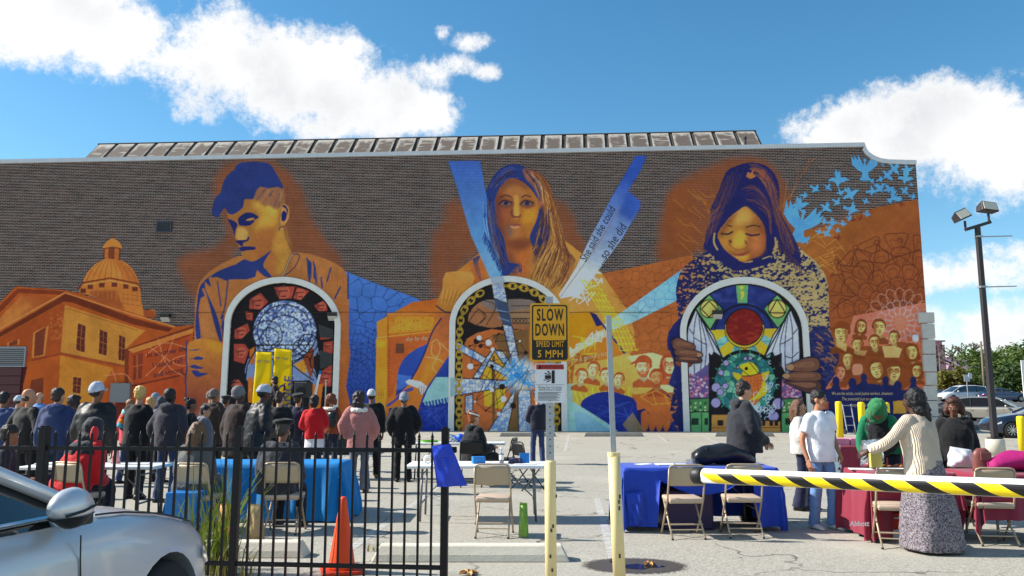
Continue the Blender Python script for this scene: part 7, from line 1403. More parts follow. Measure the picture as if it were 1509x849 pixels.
box('yellow_box', 1291, ym+.02, .79, (.14, .05, .2), mat('olive_card', rgb(176, 172, 84), .7, var=.1), 'olive yellow card standing on the maroon table', 4, 'card', .003)
tr = thing('food_tray', 'shallow tray of food in front of the green hooded person', 'tray', (XP(1318, ym+.15, .8), ym+.12, .766)); MB().box((0, 0, .012), (.42, .28, .024)).build('tray', mat('tray_metal', rgb(170, 170, 170), .35, .7), tr, bevel=.008)
rnd = random.Random(5)
for i in range(16): MB().lathe([(.0, 0), (.03, .004), (.032, .02), (.0, .035)], 10).build('food_piece', mat('food_brown', rgb(150, 84, 40), .7, var=.4, scale=30), tr, True, loc=(rnd.uniform(-.17, .17), rnd.uniform(-.1, .1), .022))
bulge('clear_bag', [Vector((XP(1268, ym+.25, 1), ym+.2, 1.10)), Vector((XP(1296, ym+.25, 1), ym+.2, 1.12)), Vector((XP(1300, ym+.25, .8), ym+.2, .768)), Vector((XP(1264, ym+.25, .8), ym+.2, .768))], .26, clearp, wr=.02, seed=7, label='inflated clear plastic bag beside the green hooded person', cat='bag')
ck = thing('cooler', 'red and white cooler under the maroon table', 'cooler', (XP(1330, ym-.1, .2), ym-.1, 0)); MB().box((0, 0, .06), (.44, .34, .12)).build('cooler_base', mat('cooler_white', rgb(222, 222, 220), .4), ck, bevel=.02); MB().box((0, 0, .215), (.46, .36, .19)).build('cooler_body', mat('cooler_red', rgb(206, 50, 26), .4, var=.06), ck, bevel=.02)
MB().tube([(-.2, -.185, .2), (-.2, -.2, .25), (.2, -.2, .25), (.2, -.185, .2)], .01, 6).build('handle', mat('cooler_white', rgb(222, 222, 220), .4), ck)
y7 = T_MAR2.y; hb_ = thing('brown_handbag', 'rounded brown leather bag standing on the second maroon table', 'bag', (XP(1447, y7, .9), y7, .766)); rg = []
for k in range(9): f = k/8; rr_ = .115*(1-.12*f)*(1 if k < 7 else .85 if k == 7 else .5); rg.append([Vector((math.cos(a)*rr_, math.sin(a)*rr_*.6, .26*f)) for a in np.linspace(0, 6.283, 20, endpoint=False)])
shade_smooth(MB().loft(rg).build('bag_body', mat('brown_leather', rgb(120, 68, 62), .45, var=.15), hb_).data); MB().box((0, -.085, .17), (.13, .02, .10)).build('pocket', mat('brown_leather', rgb(120, 68, 62), .45, var=.15), hb_, bevel=.01)
bulge('white_bag', [Vector((XP(1400, ym+.3, 1), ym+.3, 1.02)), Vector((XP(1432, ym+.3, 1), ym+.3, .98)), Vector((XP(1436, ym+.3, .8), ym+.3, .768)), Vector((XP(1396, ym+.3, .8), ym+.3, .768))], .2, mat('white_film', rgb(232, 232, 234), .4, trans=.2), wr=.02, seed=11, label='white plastic bag before the curly haired person', cat='bag')
pat = mat('pink_pattern', rgb(180, 70, 110), .7, col2=rgb(226, 176, 190), scale=24, var=.3)
for i, (dx, w) in enumerate(((-.45, .5), (.12, .6))): box('patterned_box', 0, T_MAR3.y, .762, (w, .4, .12), pat, ['pink patterned box at the left end of the far maroon table', 'longer pink patterned box on the far maroon table'][i]).location.x = T_MAR3.x+dx
MB().box((0, 0, .0), (.3, .01, .55)).build('poster', mat('poster_print', rgb(170, 206, 226), .6, col2=rgb(240, 236, 226), scale=9, var=.3), None, loc=(T_MAR3.x-.62, T_MAR3.y-.42, .50), label='small printed poster hanging from the far maroon table', cat='poster')
for i, (px, m_, lab) in enumerate(((335, mat('print_tote', rgb(150, 30, 70), .6, col2=rgb(216, 180, 60), scale=11, var=.5), 'multicoloured print tote bag on the ground under the cyan table'), (376, mat('kraft_paper', rgb(168, 138, 104), .8, var=.1), 'brown paper bag on the ground beside the print tote bag'))):
    bulge('tote_bag', [Vector((XP(px-11, 9.35, .4), 9.35, .42)), Vector((XP(px+11, 9.35, .4), 9.35, .40)), Vector((XP(px+14, 9.3, 0), 9.3, .012)), Vector((XP(px-14, 9.3, 0), 9.3, .012))], .2, m_, wr=.012, seed=20+i, label=lab, cat='bag')
box('blue_crate', 272, 9.65, 0, (.36, .34, .52), mat('cyan_crate', rgb(10, 108, 180), .5, var=.1), 'bright blue bin beside the chair of the long haired person')
# ------------------------------------------------------------------ stage with banners and loudspeaker
YST = 25.0; st = thing('stage', 'low black stage behind the crowd', 'stage', (XP(420, YST, .4), YST, 0)); blkw = mat('stage_black', (.02, .02, .022), .7); nboard = 8
for i in range(nboard): MB().box((-2.1+i*.6, 0, .575), (.59, 3.2, .05)).build('deck_board', blkw, st)
MB().box((0, 0, .27), (4.8, 3.1, .54)).build('skirt', blkw, st)
yelb = mat('banner_yellow', rgb(250, 226, 10), .55, var=.05, scale=2.0, bump=.25, bscale=3); 
def let_through(m, k):                                   # thin cloth that glows with the sun behind it
    nt = m.node_tree; p = nt.nodes['Principled BSDF']; src = p.inputs['Base Color'].links[0].from_socket; tr = nt.nodes.new('ShaderNodeBsdfTranslucent'); nt.links.new(src, tr.inputs['Color']); ms = nt.nodes.new('ShaderNodeMixShader'); ms.inputs[0].default_value = k
    nt.links.new(p.outputs[0], ms.inputs[1]); nt.links.new(tr.outputs[0], ms.inputs[2]); nt.links.new(ms.outputs[0], nt.nodes['Material Output'].inputs[0])
let_through(yelb, .55)
inkp = mat('banner_purple', rgb(96, 96, 150), .6, var=.1); inkg = mat('banner_grey', rgb(150, 140, 90), .6)
def banner(P, label, big=None, yy=YST):
    """P: tl tr br bl pixels"""
    C = [AT(x, y, yy) for x, y in P]; c0 = (C[2]+C[3])/2; t = thing('banner', label, 'banner', (c0.x, yy, .602)); o = Vector(t.location); nx, ny = 10, 24; v = []
    for j in range(ny+1):
        for i in range(nx+1): u, w = i/nx, j/ny; p = C[0].lerp(C[1], u).lerp(C[3].lerp(C[2], u), w)-o; p.y += .035*math.sin(u*5+w*9)*(.3+w)-.02; v.append(p)
    f = [(j*(nx+1)+i, j*(nx+1)+i+1, (j+1)*(nx+1)+i+1, (j+1)*(nx+1)+i) for j in range(ny) for i in range(nx)]
    b = obj('banner_cloth', shade_smooth(MB().add(v, f).mesh('banner_cloth')), yelb, t); md = b.modifiers.new('s', 'SOLIDIFY'); md.thickness = .006
    MB().tube([C[0]-o+Vector((-.02, .05, .01)), C[1]-o+Vector((.02, .05, .01))], .015, 8).build('top_rail', blk, t); m0 = (C[0]+C[1])/2-o; MB().tube([m0+Vector((.28, .08, 0)), Vector((.28, .1, 0))], .012, 8).build('pole', blk, t); MB().box((0, .08, .02), (.5, .3, .04)).build('foot', blk, t)
    w = (C[1]-C[0]).length; rot = math.atan2((C[1]-C[0]).z, (C[1]-C[0]).x); e = Vector((math.cos(rot), 0, math.sin(rot))); q0 = C[0]-o+e*w*.12-Vector((0, .075, .30))
    for k in range(3):
        c = q0+e*(.045*k); MB().tube([c+Vector((.022*math.cos(a), 0, .03*math.sin(a))) for a in np.linspace(.6, 6.0, 12)]+[c+Vector((.03, 0, .045))], .006, 5).build('logo_loop', inkp, t)
    for k in range(2): MB().box(q0+e*(.30)+Vector((0, 0, .025-.045*k)), (.22-.05*k, .004, .022), Euler((0, -rot, 0))).build('logo_line', inkg, t)
    if big:
        for k, (tx, px, py, h) in enumerate(big):
            p = AT(px, py, yy-.1)-o; me = text_mesh(tx, h, 1.0, .004); obj('lettering', me, inkp, t, p, Euler((R(90), R(-86), 0)))
    return t
banner([(378, 518.5), (401.5, 519.5), (396, 640), (369, 640)], 'yellow banner behind the speaking person, the lower of the two'); banner([(405, 513.5), (430.5, 516), (427, 640), (398, 640)], 'taller yellow banner with upright purple letters', [('ES', 413, 577, .50), ('ANGE', 424, 579.5, .40)])
wb = thing('white_banner', 'narrow white banner with a cyan top seen edge on beside the loudspeaker', 'banner', (XP(467, YST, 1), YST, .602)); o = Vector(wb.location); q = [AT(x, y_, YST)-o for x, y_ in ((469.5, 552), (472.5, 552), (465, 586), (461.5, 586))]; q2 = [AT(x, y_, YST)-o for x, y_ in ((470.5, 546.5), (473.8, 546.5), (472.5, 552), (469.5, 552))]
MB().prism(q, (0, .02, 0)).build('banner_cloth', paper, wb); MB().prism(q2, (0, .02, 0)).build('cyan_top', cyan, wb); MB().tube([AT(463, 586, YST)-o, Vector((-.12, 0, 0))], .02, 6).build('pole', blk, wb)
ls = thing('loudspeaker', 'black loudspeaker on a stand beside the stage banners', 'loudspeaker', (XP(447, 23.2, 1.7), 23.2, 0)); z0, z1 = AT(447, 586, 23.2).z, AT(447, 563, 23.2).z
MB().box((0, 0, (z0+z1)/2), (.40, .36, z1-z0), R(-14)).build('cabinet', plast, ls, bevel=.02); MB().tube([(-.03, -.22, z0+.17), (-.03, -.19, z0+.17)], .13, 20).build('woofer', blkm if 'blkm' in globals() else blk, ls); MB().box((-.05, -.2, z1-.08), (.2, .02, .06)).build('horn', mat('grey_horn', (.06, .06, .065), .5), ls); MB().tube([(0, 0, .5), (0, 0, z0)], .02, 8).build('pole', blk, ls)
for a in (0, 2.1, 4.2): MB().tube([(0, 0, .75), (.5*math.cos(a), .5*math.sin(a), .01)], .015, 6).build('leg', blk, ls)
ms = thing('microphone_stand', 'thin grey microphone stand beside the loudspeaker', 'stand', (XP(478.5, 22, 1), 22, 0)); MB().tube([(0, 0, 0), (.0, 0, AT(478, 560, 22).z)], .015, 6).build('pole', galv, ms); MB().lathe([(.18, 0), (.17, .02), (.02, .03)], 16).build('base', blk, ms)

ymg = T_MAR2.y-.1; mg = thing('magenta_jacket', 'magenta jacket heaped on the second maroon table beyond the brown bag', 'jacket', (XP(1500, ymg, .85), ymg, .766)); rg = []
for k in range(13):
    f_ = k/12; r = .03+.12*math.sin(math.pi*min(1, f_*.9+.05))**.6; rg.append([Vector((-.34+.8*f_, .05*math.sin(5*f_), r*.8))+Vector((0, math.cos(a)*r*1.1*(1+.08*math.sin(7*f_+2*a)), math.sin(a)*r*.8*(1+.10*math.sin(11*f_+3*a)))) for a in np.linspace(0, 6.283, 20, endpoint=False)])
shade_smooth(MB().loft(rg).build('cloth', mat('magenta_cloth', rgb(160, 16, 100), .75, var=.1, bump=.4, bscale=20), mg).data)

# ------------------------------------------------------------------ people
QUEUE = []
def tex(size, hard=False):
    k = 'fold%g' % size
    if k in bpy.data.textures: return bpy.data.textures[k]
    t = bpy.data.textures.new(k, 'CLOUDS'); t.noise_scale = size; t.noise_depth = 2; return t
def grow(o, vox, disp=0, dsize=.09, it=4, sub=None):
    m = o.modifiers.new('r', 'REMESH'); m.mode = 'VOXEL'; m.voxel_size = vox; m.use_smooth_shade = True
    if it: m = o.modifiers.new('s', 'SMOOTH'); m.factor = .5; m.iterations = it
    if disp: m = o.modifiers.new('d', 'DISPLACE'); m.texture = tex(dsize); m.strength = disp; m.mid_level = .5
    QUEUE.append((o, None))
def oval(mb, c, r, n=12, rings=8, M=None):
    rg = []
    for i in range(1, rings):
        t = math.pi*i/rings; rg.append([Vector((r[0]*math.sin(t)*math.cos(2*math.pi*k/n), r[1]*math.sin(t)*math.sin(2*math.pi*k/n), -r[2]*math.cos(t))) for k in range(n)])
    rg = [[(M@p if M else p)+Vector(c) for p in g] for g in rg]; return mb.loft(rg)
def limb(mb, pts, rad, n=12, flat=1.0):
    P = smooth([tuple(p) for p in pts], 5, False); k = len(P); rr = np.interp(np.linspace(0, len(rad)-1, k), range(len(rad)), rad); return mb.tube(P, [float(x) for x in rr], n)
def hand(mb, w, d, up, s, curl=.5, size=1.0):
    """palm and five bent fingers at wrist w, pointing along d, back of the hand facing up"""
    d = d.normalized(); up = (up-d*up.dot(d)).normalized(); lat = d.cross(up)*s
    def at(a, b, c): return w+(d*a+lat*b+up*c)*size
    rg = []
    for a, hw, th in ((-.02, .024, .02), (.01, .03, .02), (.05, .041, .017), (.085, .042, .014), (.098, .036, .010)): rg.append([at(a, hw*math.cos(t), th*math.sin(t)) for t in np.linspace(0, 6.283, 10, endpoint=False)])
    mb.loft(rg)
    for i, (b, L) in enumerate(((.030, .070), (.010, .080), (-.010, .074), (-.030, .058))):
        c = curl*(1+.12*i); p = [at(.085, b, 0), at(.085+L*.45*math.cos(c*.5), b*1.05, -L*.45*math.sin(c*.5)), at(.085+L*.45*math.cos(c*.5)+L*.3*math.cos(c*1.2), b*1.05, -L*.45*math.sin(c*.5)-L*.3*math.sin(c*1.2)), at(.085+L*.45*math.cos(c*.5)+L*.3*math.cos(c*1.2)+L*.25*math.cos(c*1.8), b*1.04, -L*.45*math.sin(c*.5)-L*.3*math.sin(c*1.2)-L*.25*math.sin(c*1.8))]
        mb.tube(p, [.0095*size, .009*size, .0085*size, .006*size], 7)
    mb.tube([at(.015, .03, -.004), at(.045, .054, -.012), at(.072, .058, -.020), at(.092, .052, -.026)], [.012*size, .011*size, .010*size, .006*size], 7)
BASE = dict(pel=(0, 0, .95), chest=(0, .0, 1.25), neck=(0, -.015, 1.475), shL=(-.172, -.01, 1.40), elL=(-.245, -.035, 1.13), wrL=(-.235, .05, .885), shR=(.172, -.01, 1.40), elR=(.245, -.035, 1.13), wrR=(.235, .05, .885),
            hipL=(-.09, 0, .92), knL=(-.105, .03, .50), anL=(-.11, -.02, .085), hipR=(.09, 0, .92), knR=(.105, .03, .50), anR=(.11, -.02, .085))
POSE = {'stand': {}, 'step': dict(knL=(-.1, .10, .51), anL=(-.10, .12, .085), knR=(.1, -.02, .49), anR=(.11, -.14, .085)),
        'pockets': dict(elL=(-.30, -.07, 1.15), wrL=(-.205, .085, .95), elR=(.30, -.07, 1.15), wrR=(.205, .085, .95)),
        'folded': dict(elL=(-.28, .03, 1.15), wrL=(.02, .19, 1.14), elR=(.28, .03, 1.14), wrR=(-.02, .22, 1.09)),
        'front': dict(elL=(-.26, .0, 1.14), wrL=(-.09, .24, 1.08), elR=(.26, .0, 1.14), wrR=(.09, .24, 1.08)),
        'phone': dict(elL=(-.27, .06, 1.17), wrL=(-.10, .22, 1.32), elR=(.27, .06, 1.17), wrR=(.10, .22, 1.32)),
        'onepocket': dict(elL=(-.275, -.05, 1.13), wrL=(-.215, .075, .93), elR=(.25, -.03, 1.13), wrR=(.24, .05, .885), knR=(.12, .05, .5)),
        'reach': dict(elL=(-.33, .16, 1.20), wrL=(-.40, .40, 1.10), elR=(.25, .18, 1.16), wrR=(.10, .40, 1.06)),
        'sit': dict(knL=(-.13, .42, .50), anL=(-.14, .36, .085), knR=(.13, .42, .50), anR=(.15, .40, .085), elL=(-.24, .06, 1.12), wrL=(-.14, .30, 1.13), elR=(.24, .06, 1.12), wrR=(.14, .30, 1.13))}
clothm = {}
def CL(c, rough=.85, bump=.35, bscale=90, var=.16, scale=10, c2=None, **kw):
    k = (tuple(c), rough, c2)
    if k not in clothm: clothm[k] = mat('cloth_%d_%d_%d_%d' % (*c, len(clothm)), rgb(*c), rough, var=var, scale=scale, bump=bump, bscale=bscale, col2=rgb(*c2) if c2 else None, sheen=.15, spec=.25, **kw)
    return clothm[k]
def SK(c): return mat('skin_%d_%d_%d' % c, rgb(*c), .55, var=.08, scale=14, spec=.35)
def HR(c): return mat('hair_%d_%d_%d' % c, rgb(*c), .5, var=.35, scale=40, bump=.6, bscale=120, spec=.4)
def SH(c): return mat('shoe_%d_%d_%d' % c, rgb(*c), .5, var=.12)
def person(label, px, Y, ytop=None, H=None, rz=0, pose='stand', bend=0, over=None, top=None, hem=.12, ease=.02, bottom=None, leg='trouser', shoes=(30, 28, 28), hair=('short', (30, 24, 22)), hat=None, skin=(150, 104, 80), turn=0, nod=0, hood=None, collar=None, face=False, sleeve=1.0, z0=0, X=None, fat=1.0, extra=None, zbase=0, group='people in the lot', near=False, shirt=None):
    sit = pose == 'sit'
    X = XP(px, Y, 1.3) if X is None else X
    J = {k: Vector(v) for k, v in BASE.items()}; J.update({k: Vector(v) for k, v in POSE[pose].items()})
    if over: J.update({k: Vector(v) for k, v in over.items()})
    rj = random.Random(int(px*13+Y*7))
    if not sit and not bend:                                  # nobody stands quite alike
        if not turn: turn = rj.uniform(-24, 24)
        if not nod: nod = rj.uniform(-4, 10)
        tl, hp = rj.uniform(-.018, .018), rj.uniform(-.025, .025)
        for k in ('shL', 'elL', 'wrL'): J[k] = J[k]+Vector((rj.uniform(-.015, .01), rj.uniform(-.03, .03), tl))
        for k in ('shR', 'elR', 'wrR'): J[k] = J[k]+Vector((rj.uniform(-.01, .015), rj.uniform(-.03, .03), -tl))
        for k in ('pel', 'hipL', 'hipR'): J[k] = J[k]+Vector((hp, 0, 0))
        q = rj.uniform(-.06, .06); J['anL'] = J['anL']+Vector((-abs(hp), q, 0)); J['knL'] = J['knL']+Vector((0, q*.6, 0)); J['anR'] = J['anR']+Vector((abs(hp), -q, 0)); J['knR'] = J['knR']+Vector((0, -q*.6, 0))
    up = ('chest', 'neck', 'shL', 'elL', 'wrL', 'shR', 'elR', 'wrR')
    if bend:
        M = Matrix.Rotation(-R(bend), 3, 'X'); pv = J['pel']
        for k in up: J[k] = pv+M@(J[k]-pv)
    if sit:
        for k in list(up)+['pel', 'hipL', 'hipR']: J[k] = J[k]-Vector((0, 0, .44 if k not in ('hipL', 'hipR') else .42))
        J['pel'] = J['pel']+Vector((0, -.02, .0))
    headdir = Euler((R(-nod)-R(bend*.75), 0, R(turn))).to_matrix()
    hb = J['neck']+Matrix.Rotation(-R(bend), 3, 'X')@Vector((0, .01, .04))
    def HP(p): return hb+headdir@Vector(p)
    full = HP((0, 0, .262)).z if not bend else None
    if H is None: H = AT(px, ytop, Y).z-z0 if ytop else 1.72
    sc = (H/1.775) if not sit else H/1.335
    if bend and not sit: sc = H/1.775
    t = thing('person', label, 'person', (X, Y, z0), R(rz), group); t.scale = (sc, sc, sc)
    vox = .013 if (near or face) else .019
    skm = SK(skin)
    # body
    b = MB(); spine = [J['pel'], J['chest'], J['neck']]
    limb(b, [J['pel']-Vector((0, 0, .03)), J['pel'], J['chest'], J['neck']-Vector((0, 0, .05)), J['neck']], [.09, .10, .105, .08, .05]); limb(b, [J['neck']-(HP((0, 0, .05))-J['neck'])*.9, J['neck'], HP((0, .005, .06)), HP((0, .01, .1))], [.056, .053, .052, .05])
    for s in 'LR':
        limb(b, [J['neck']-Vector((0, 0, .06)), J['sh'+s]], [.05, .05]); limb(b, [J['sh'+s], J['el'+s], J['wr'+s]], [.05, .042, .037, .032, .027]); limb(b, [J['hip'+s], J['kn'+s], J['an'+s]], [.078, .07, .052, .048, .036]); fz = Vector((J['an'+s].x, J['an'+s].y, .045)); limb(b, [J['an'+s], fz+Vector((0, .02, .0)), fz+Vector((0, .11, -.01))], [.034, .034, .024])
    oval(b, HP((0, -.012, .158)), (.075, .096, .098), M=headdir); oval(b, HP((0, .028, .105)), (.060, .070, .092), M=headdir); oval(b, HP((0, .066, .035)), (.032, .028, .024), M=headdir); oval(b, HP((0, .072, .142)), (.056, .025, .018), M=headdir); oval(b, HP((0, .082, .066)), (.026, .018, .016), M=headdir)
    b.tube([HP((0, .086, .138)), HP((0, .104, .112)), HP((0, .112, .096))], [.009, .013, .016], 8)
    for s in (-1, 1): oval(b, HP((s*.076, .0, .115)), (.012, .024, .032), 8, 6, headdir); oval(b, HP((s*.038, .068, .10)), (.022, .02, .02), 8, 6, headdir)
    bo = obj('body', b.mesh('body', fixn=False), skm, t)
    hm = MB()
    for s, sg in (('L', -1), ('R', 1)):
        d = J['wr'+s]-J['el'+s]; hand(hm, J['wr'+s], d, Vector((sg, .0, .35)) if pose not in ('sit', 'front', 'reach', 'phone', 'folded') else Vector((0, -.2, 1)), sg, .55)
    grow(bo, vox, 0, it=2); QUEUE[-1] = (bo, hm)
    # upper garment
    if top is not None:
        tm = top if not isinstance(top, tuple) else CL(top)
        g = MB(); e = ease; ax = (J['neck']-J['pel']); n = 22; rings = []
        tab = [(-hem, .188*fat+e, .142*fat+e), (0, .182*fat+e, .138*fat+e), (.12, .176*fat+e, .132*fat+e), (.28, .185*fat+e, .140*fat+e), (.40, .178+e*.7, .128*max(1, fat*.96)+e*.9), (.455, .148+e*.6, .098+e*.7), (.50, .095+e*.7, .078+e*.7), (.545, .066+e*.5, .066+e*.5)]
        Ls = (J['chest']-J['pel']).length; Lt = Ls+(J['neck']-J['chest']).length
        def onsp(q):
            if q < 0: return J['pel']+Vector((0, 0, q))
            if q < Ls: return J['pel'].lerp(J['chest'], q/Ls)
            return J['chest'].lerp(J['neck'], (q-Ls)/(Lt-Ls)) if q <= Lt else J['neck']+(J['neck']-J['chest']).normalized()*(q-Lt)
        for q in np.linspace(-hem, .545, 15):
            a, bb_ = interp(tab, q); c = onsp(q); tz = (onsp(q+.03)-onsp(q-.03)).normalized(); fy = tz.cross(Vector((1, 0, 0))).normalized(); fy = fy if fy.dot(Vector((0, 1, 0))) > 0 or abs(fy.y) < .1 else -fy
            if q < 0: fy = Vector((0, 1, 0))
            rings.append([c+Vector((1, 0, 0))*(a*abs(math.cos(u))**.86*(1 if math.cos(u) > 0 else -1))+fy*(bb_*abs(math.sin(u))**.9*(1 if math.sin(u) > 0 else -1)) for u in np.linspace(0, 2*math.pi, n, endpoint=False)])
        g.loft(rings)
        for s in 'LR':
            sh, el, wr = J['sh'+s], J['el'+s], J['wr'+s]; end = el.lerp(wr, .93) if sleeve == 1.0 else sh.lerp(el, sleeve)
            limb(g, [sh-Vector((0, 0, .0))+(J['neck']-sh)*.28, sh, el, end] if sleeve == 1.0 else [sh+(J['neck']-sh)*.28, sh, end], [.056+e*.5, .060+e*.55, .054+e*.6, .048+e*.6, .045+e*.6, .038+e*.6] if sleeve == 1.0 else [.058+e, .060+e, .058+e, .060+e])
        to = obj('jacket' if ease > .015 and sleeve == 1.0 else 'shirt', g.mesh('top', fixn=False), tm, t); grow(to, vox*1.15, .012+ease*.28, .11, 4)
        if shirt:                                            # longer layer that shows below the jacket
            g2 = MB(); rg = []
            for q in (.1, -.05, -hem, -hem-.22): c = onsp(min(q, .1)); k = 1 if q > -hem-.1 else 1.08; rg.append([c+Vector((k*(.178+e*.6)*math.cos(u), k*(.13+e*.6)*math.sin(u), 0)) for u in np.linspace(0, 2*math.pi, 20, endpoint=False)])
            g2.loft(rg); so_ = obj('undershirt', g2.mesh('undershirt', fixn=False), CL(shirt), t); grow(so_, .02, .02, .08, 2)
        if hood:
            g2 = MB(); nb = J['neck']; oval(g2, nb+Vector((0, -.085, .0)), (.125, .07, .075)); oval(g2, nb+Vector((-.085, -.01, .012)), (.05, .085, .045)); oval(g2, nb+Vector((.085, -.01, .012)), (.05, .085, .045)); oval(g2, nb+Vector((0, -.10, -.07)), (.085, .04, .07)); ho = obj('hood', g2.mesh('hood', fixn=False), hood if not isinstance(hood, tuple) else CL(hood), t); grow(ho, .015, .02, .05, 3)
        if collar:
            g2 = MB(); nb = J['neck']; g2.tube([nb+Vector((.135*math.cos(a), .11*math.sin(a)-.015, -.03-.05*max(0, math.sin(a)))) for a in np.linspace(0, 6.283, 22, endpoint=False)], .045, 10, close=True); co = obj('collar', g2.mesh('collar', fixn=False), CL(collar, .95, .8, 150), t); grow(co, .014, .03, .03, 1)
    # lower garment
    if bottom is not None:
        bm_ = bottom if not isinstance(bottom, tuple) else CL(bottom); g = MB()
        if leg == 'skirt':
            rg = []; pz = J['pel'].z
            for f in np.linspace(0, 1, 10): z = (pz+.05)*(1-f)+.03*f; k = .165+.15*f+.03*math.sin(f*3); rg.append([Vector((k*1.05*(1+.05*math.sin(5*u+f*2))*math.cos(u)+.03*f, k*(1+.06*math.sin(4*u))*math.sin(u)-.02*f, z)) for u in np.linspace(0, 2*math.pi, 28, endpoint=False)])
            g.loft(rg)
        else:
            fl = .02 if leg == 'flare' else 0
            oval(g, J['pel']-Vector((0, -.0, .01)), (.165*fat, .125*fat, .115))
            for s in 'LR': limb(g, [J['hip'+s]+Vector((0, 0, .02)), J['hip'+s], J['kn'+s], J['an'+s]-Vector((0, 0, .035))], [.108*fat, .112*fat, .096*fat, .08, .074, .070+fl, .072+fl*1.6])
        lo = obj('skirt' if leg == 'skirt' else 'trousers', g.mesh('low', fixn=False), bm_, t); grow(lo, vox*1.15, .022, .08, 3)
    for s in 'LR':
        a = J['an'+s]; g = MB(); fx = Vector((.05 if s == 'R' else -.05, 1, 0)).normalized(); c = Vector((a.x, a.y, 0)); sd_ = Vector((fx.y, -fx.x, 0)); rg = []
        for y, w, h in ((-.075, .028, .05), (-.06, .038, .085), (0, .042, .095), (.06, .044, .075), (.12, .048, .055), (.165, .042, .042), (.195, .022, .03)): rg.append([c+fx*y+sd_*(w*math.cos(u))+Vector((0, 0, max(0.004, h/2+h/2*math.sin(u)))) for u in np.linspace(0, 2*math.pi, 12, endpoint=False)])
        obj('shoe', shade_smooth(g.loft(rg).mesh('shoe')), SH(shoes), t)
    # hair
    if hair:
        st_, hc = hair; st_ = 'fringe' if hat and hat[0] in ('cap', 'capback', 'beanie') else st_; g = MB(); hmx = HR(hc); dsp, ds = .03, .022
        if st_ != 'fringe': oval(g, HP((0, -.022, .178)), (.086, .104, .088), M=headdir); oval(g, HP((0, -.05, .12)), (.076, .062, .075), M=headdir)
        if st_ == 'fringe': oval(g, HP((0, -.045, .115)), (.081, .066, .055), M=headdir)
        if st_ in ('long', 'pony'): limb(g, [HP((0, -.05, .17)), HP((0, -.085, .08)), HP((0, -.10, -.04)), HP((0, -.105, -.17 if st_ == 'long' else -.24))], [.08, .088, .08, .05] if st_ == 'long' else [.05, .035, .04, .02], 12); dsp = .025
        if st_ == 'long':
            for s in (-1, 1): limb(g, [HP((s*.07, 0, .17)), HP((s*.088, -.01, .06)), HP((s*.10, -.03, -.08))], [.03, .036, .025], 8)
        if st_ == 'bun': oval(g, HP((0, -.10, .235)), (.045, .045, .042))
        if st_ == 'bob': oval(g, HP((0, -.04, .11)), (.105, .085, .125), M=headdir); oval(g, HP((0, -.03, .19)), (.1, .11, .09), M=headdir); dsp = .03
        if st_ == 'curly': oval(g, HP((0, -.07, .165)), (.13, .10, .13), M=headdir); oval(g, HP((0, .0, .235)), (.10, .09, .05), M=headdir); oval(g, HP((-.10, -.035, .10)), (.05, .06, .09)); oval(g, HP((.10, -.035, .10)), (.05, .06, .09)); dsp, ds = .045, .03
        if st_ == 'wavy': oval(g, HP((0, -.05, .15)), (.12, .11, .13), M=headdir); oval(g, HP((0, -.09, .03)), (.11, .075, .10)); oval(g, HP((.06, -.09, -.06)), (.07, .06, .08)); dsp, ds = .05, .045
        if st_ == 'spiky': oval(g, HP((0, -.025, .19)), (.092, .105, .09), M=headdir); dsp, ds = .045, .02
        ho = obj('hair', g.mesh('hair', fixn=False), hmx, t); grow(ho, .012 if (near or face) else .015, dsp, ds, 1)
    if hat:
        st_, hc = hat; g = MB(); hmx = CL(hc, .8)
        if st_ in ('cap', 'capback'):
            rg = []
            for f in np.linspace(0, 1, 7): a = f*math.pi/2; rg.append([HP((.095*math.cos(a)**.75*math.cos(u)+.0, .116*math.cos(a)**.75*math.sin(u)-.014, .150+.122*math.sin(a)-.03*max(0, -math.sin(u))*(1-f))) for u in np.linspace(0, 6.283, 20, endpoint=False)])
            rg[-1] = [HP((.006*math.cos(u),   .006*math.sin(u)-.014, .2725)) for u in np.linspace(0, 6.283, 20, endpoint=False)]
            ho = obj('cap', shade_smooth(g.loft(rg).mesh('cap')), hmx, t); v = []; dirn = 1
            gp = [HP((.05*math.cos(u), -.014-.1165*math.sqrt(max(0, 1-(.05*math.cos(u)/.095)**2))*(1-.12*math.sin(u))-.003, .128+.045*math.sin(u))) for u in np.linspace(0, math.pi, 10)]; obj('strap_gap', MB().add(gp, [tuple(range(len(gp)))]).mesh('strap_gap', fixn=False), HR((36, 30, 28)), ho)
            for a_ in np.linspace(0, math.pi, 4)[:-1]: obj('cap_seam', MB().tube([HP((.0965*math.cos(q_)*math.cos(a_), .118*math.cos(q_)*math.sin(a_)-.014, .150+.124*abs(math.sin(q_))**1.0)) for q_ in np.linspace(.25, math.pi-.25, 14)], .0016, 4).mesh('cap_seam'), CL((110, 112, 120)), ho)
            vis = MB(); P = [HP((.080*math.cos(u), .078+.085*math.sin(u)*1.0, .158-.03*math.sin(u))) for u in np.linspace(0, math.pi, 12)]; vis.prism(P, headdir@Vector((0, 0, .012))); obj('visor', vis.mesh('visor'), hmx if st_ == 'cap' else CL((70, 76, 90)), ho)
        elif st_ == 'beanie':
            oval(g, HP((0, -.022, .172)), (.098, .116, .118), M=headdir); oval(g, HP((0, -.035, .135)), (.093, .098, .07), M=headdir); ho = obj('beanie', g.mesh('beanie', fixn=False), hmx, t); grow(ho, .012, .02, .02, 2); tb = MB().tube([HP((.090*math.cos(a), .102*math.sin(a)-.018, .135+.022*math.sin(a))) for a in np.linspace(0, 6.283, 24, endpoint=False)], .015, 8, close=True); obj('brim', shade_smooth(tb.mesh('brim')), hmx, ho)
        elif st_ == 'flat':
            rg = []
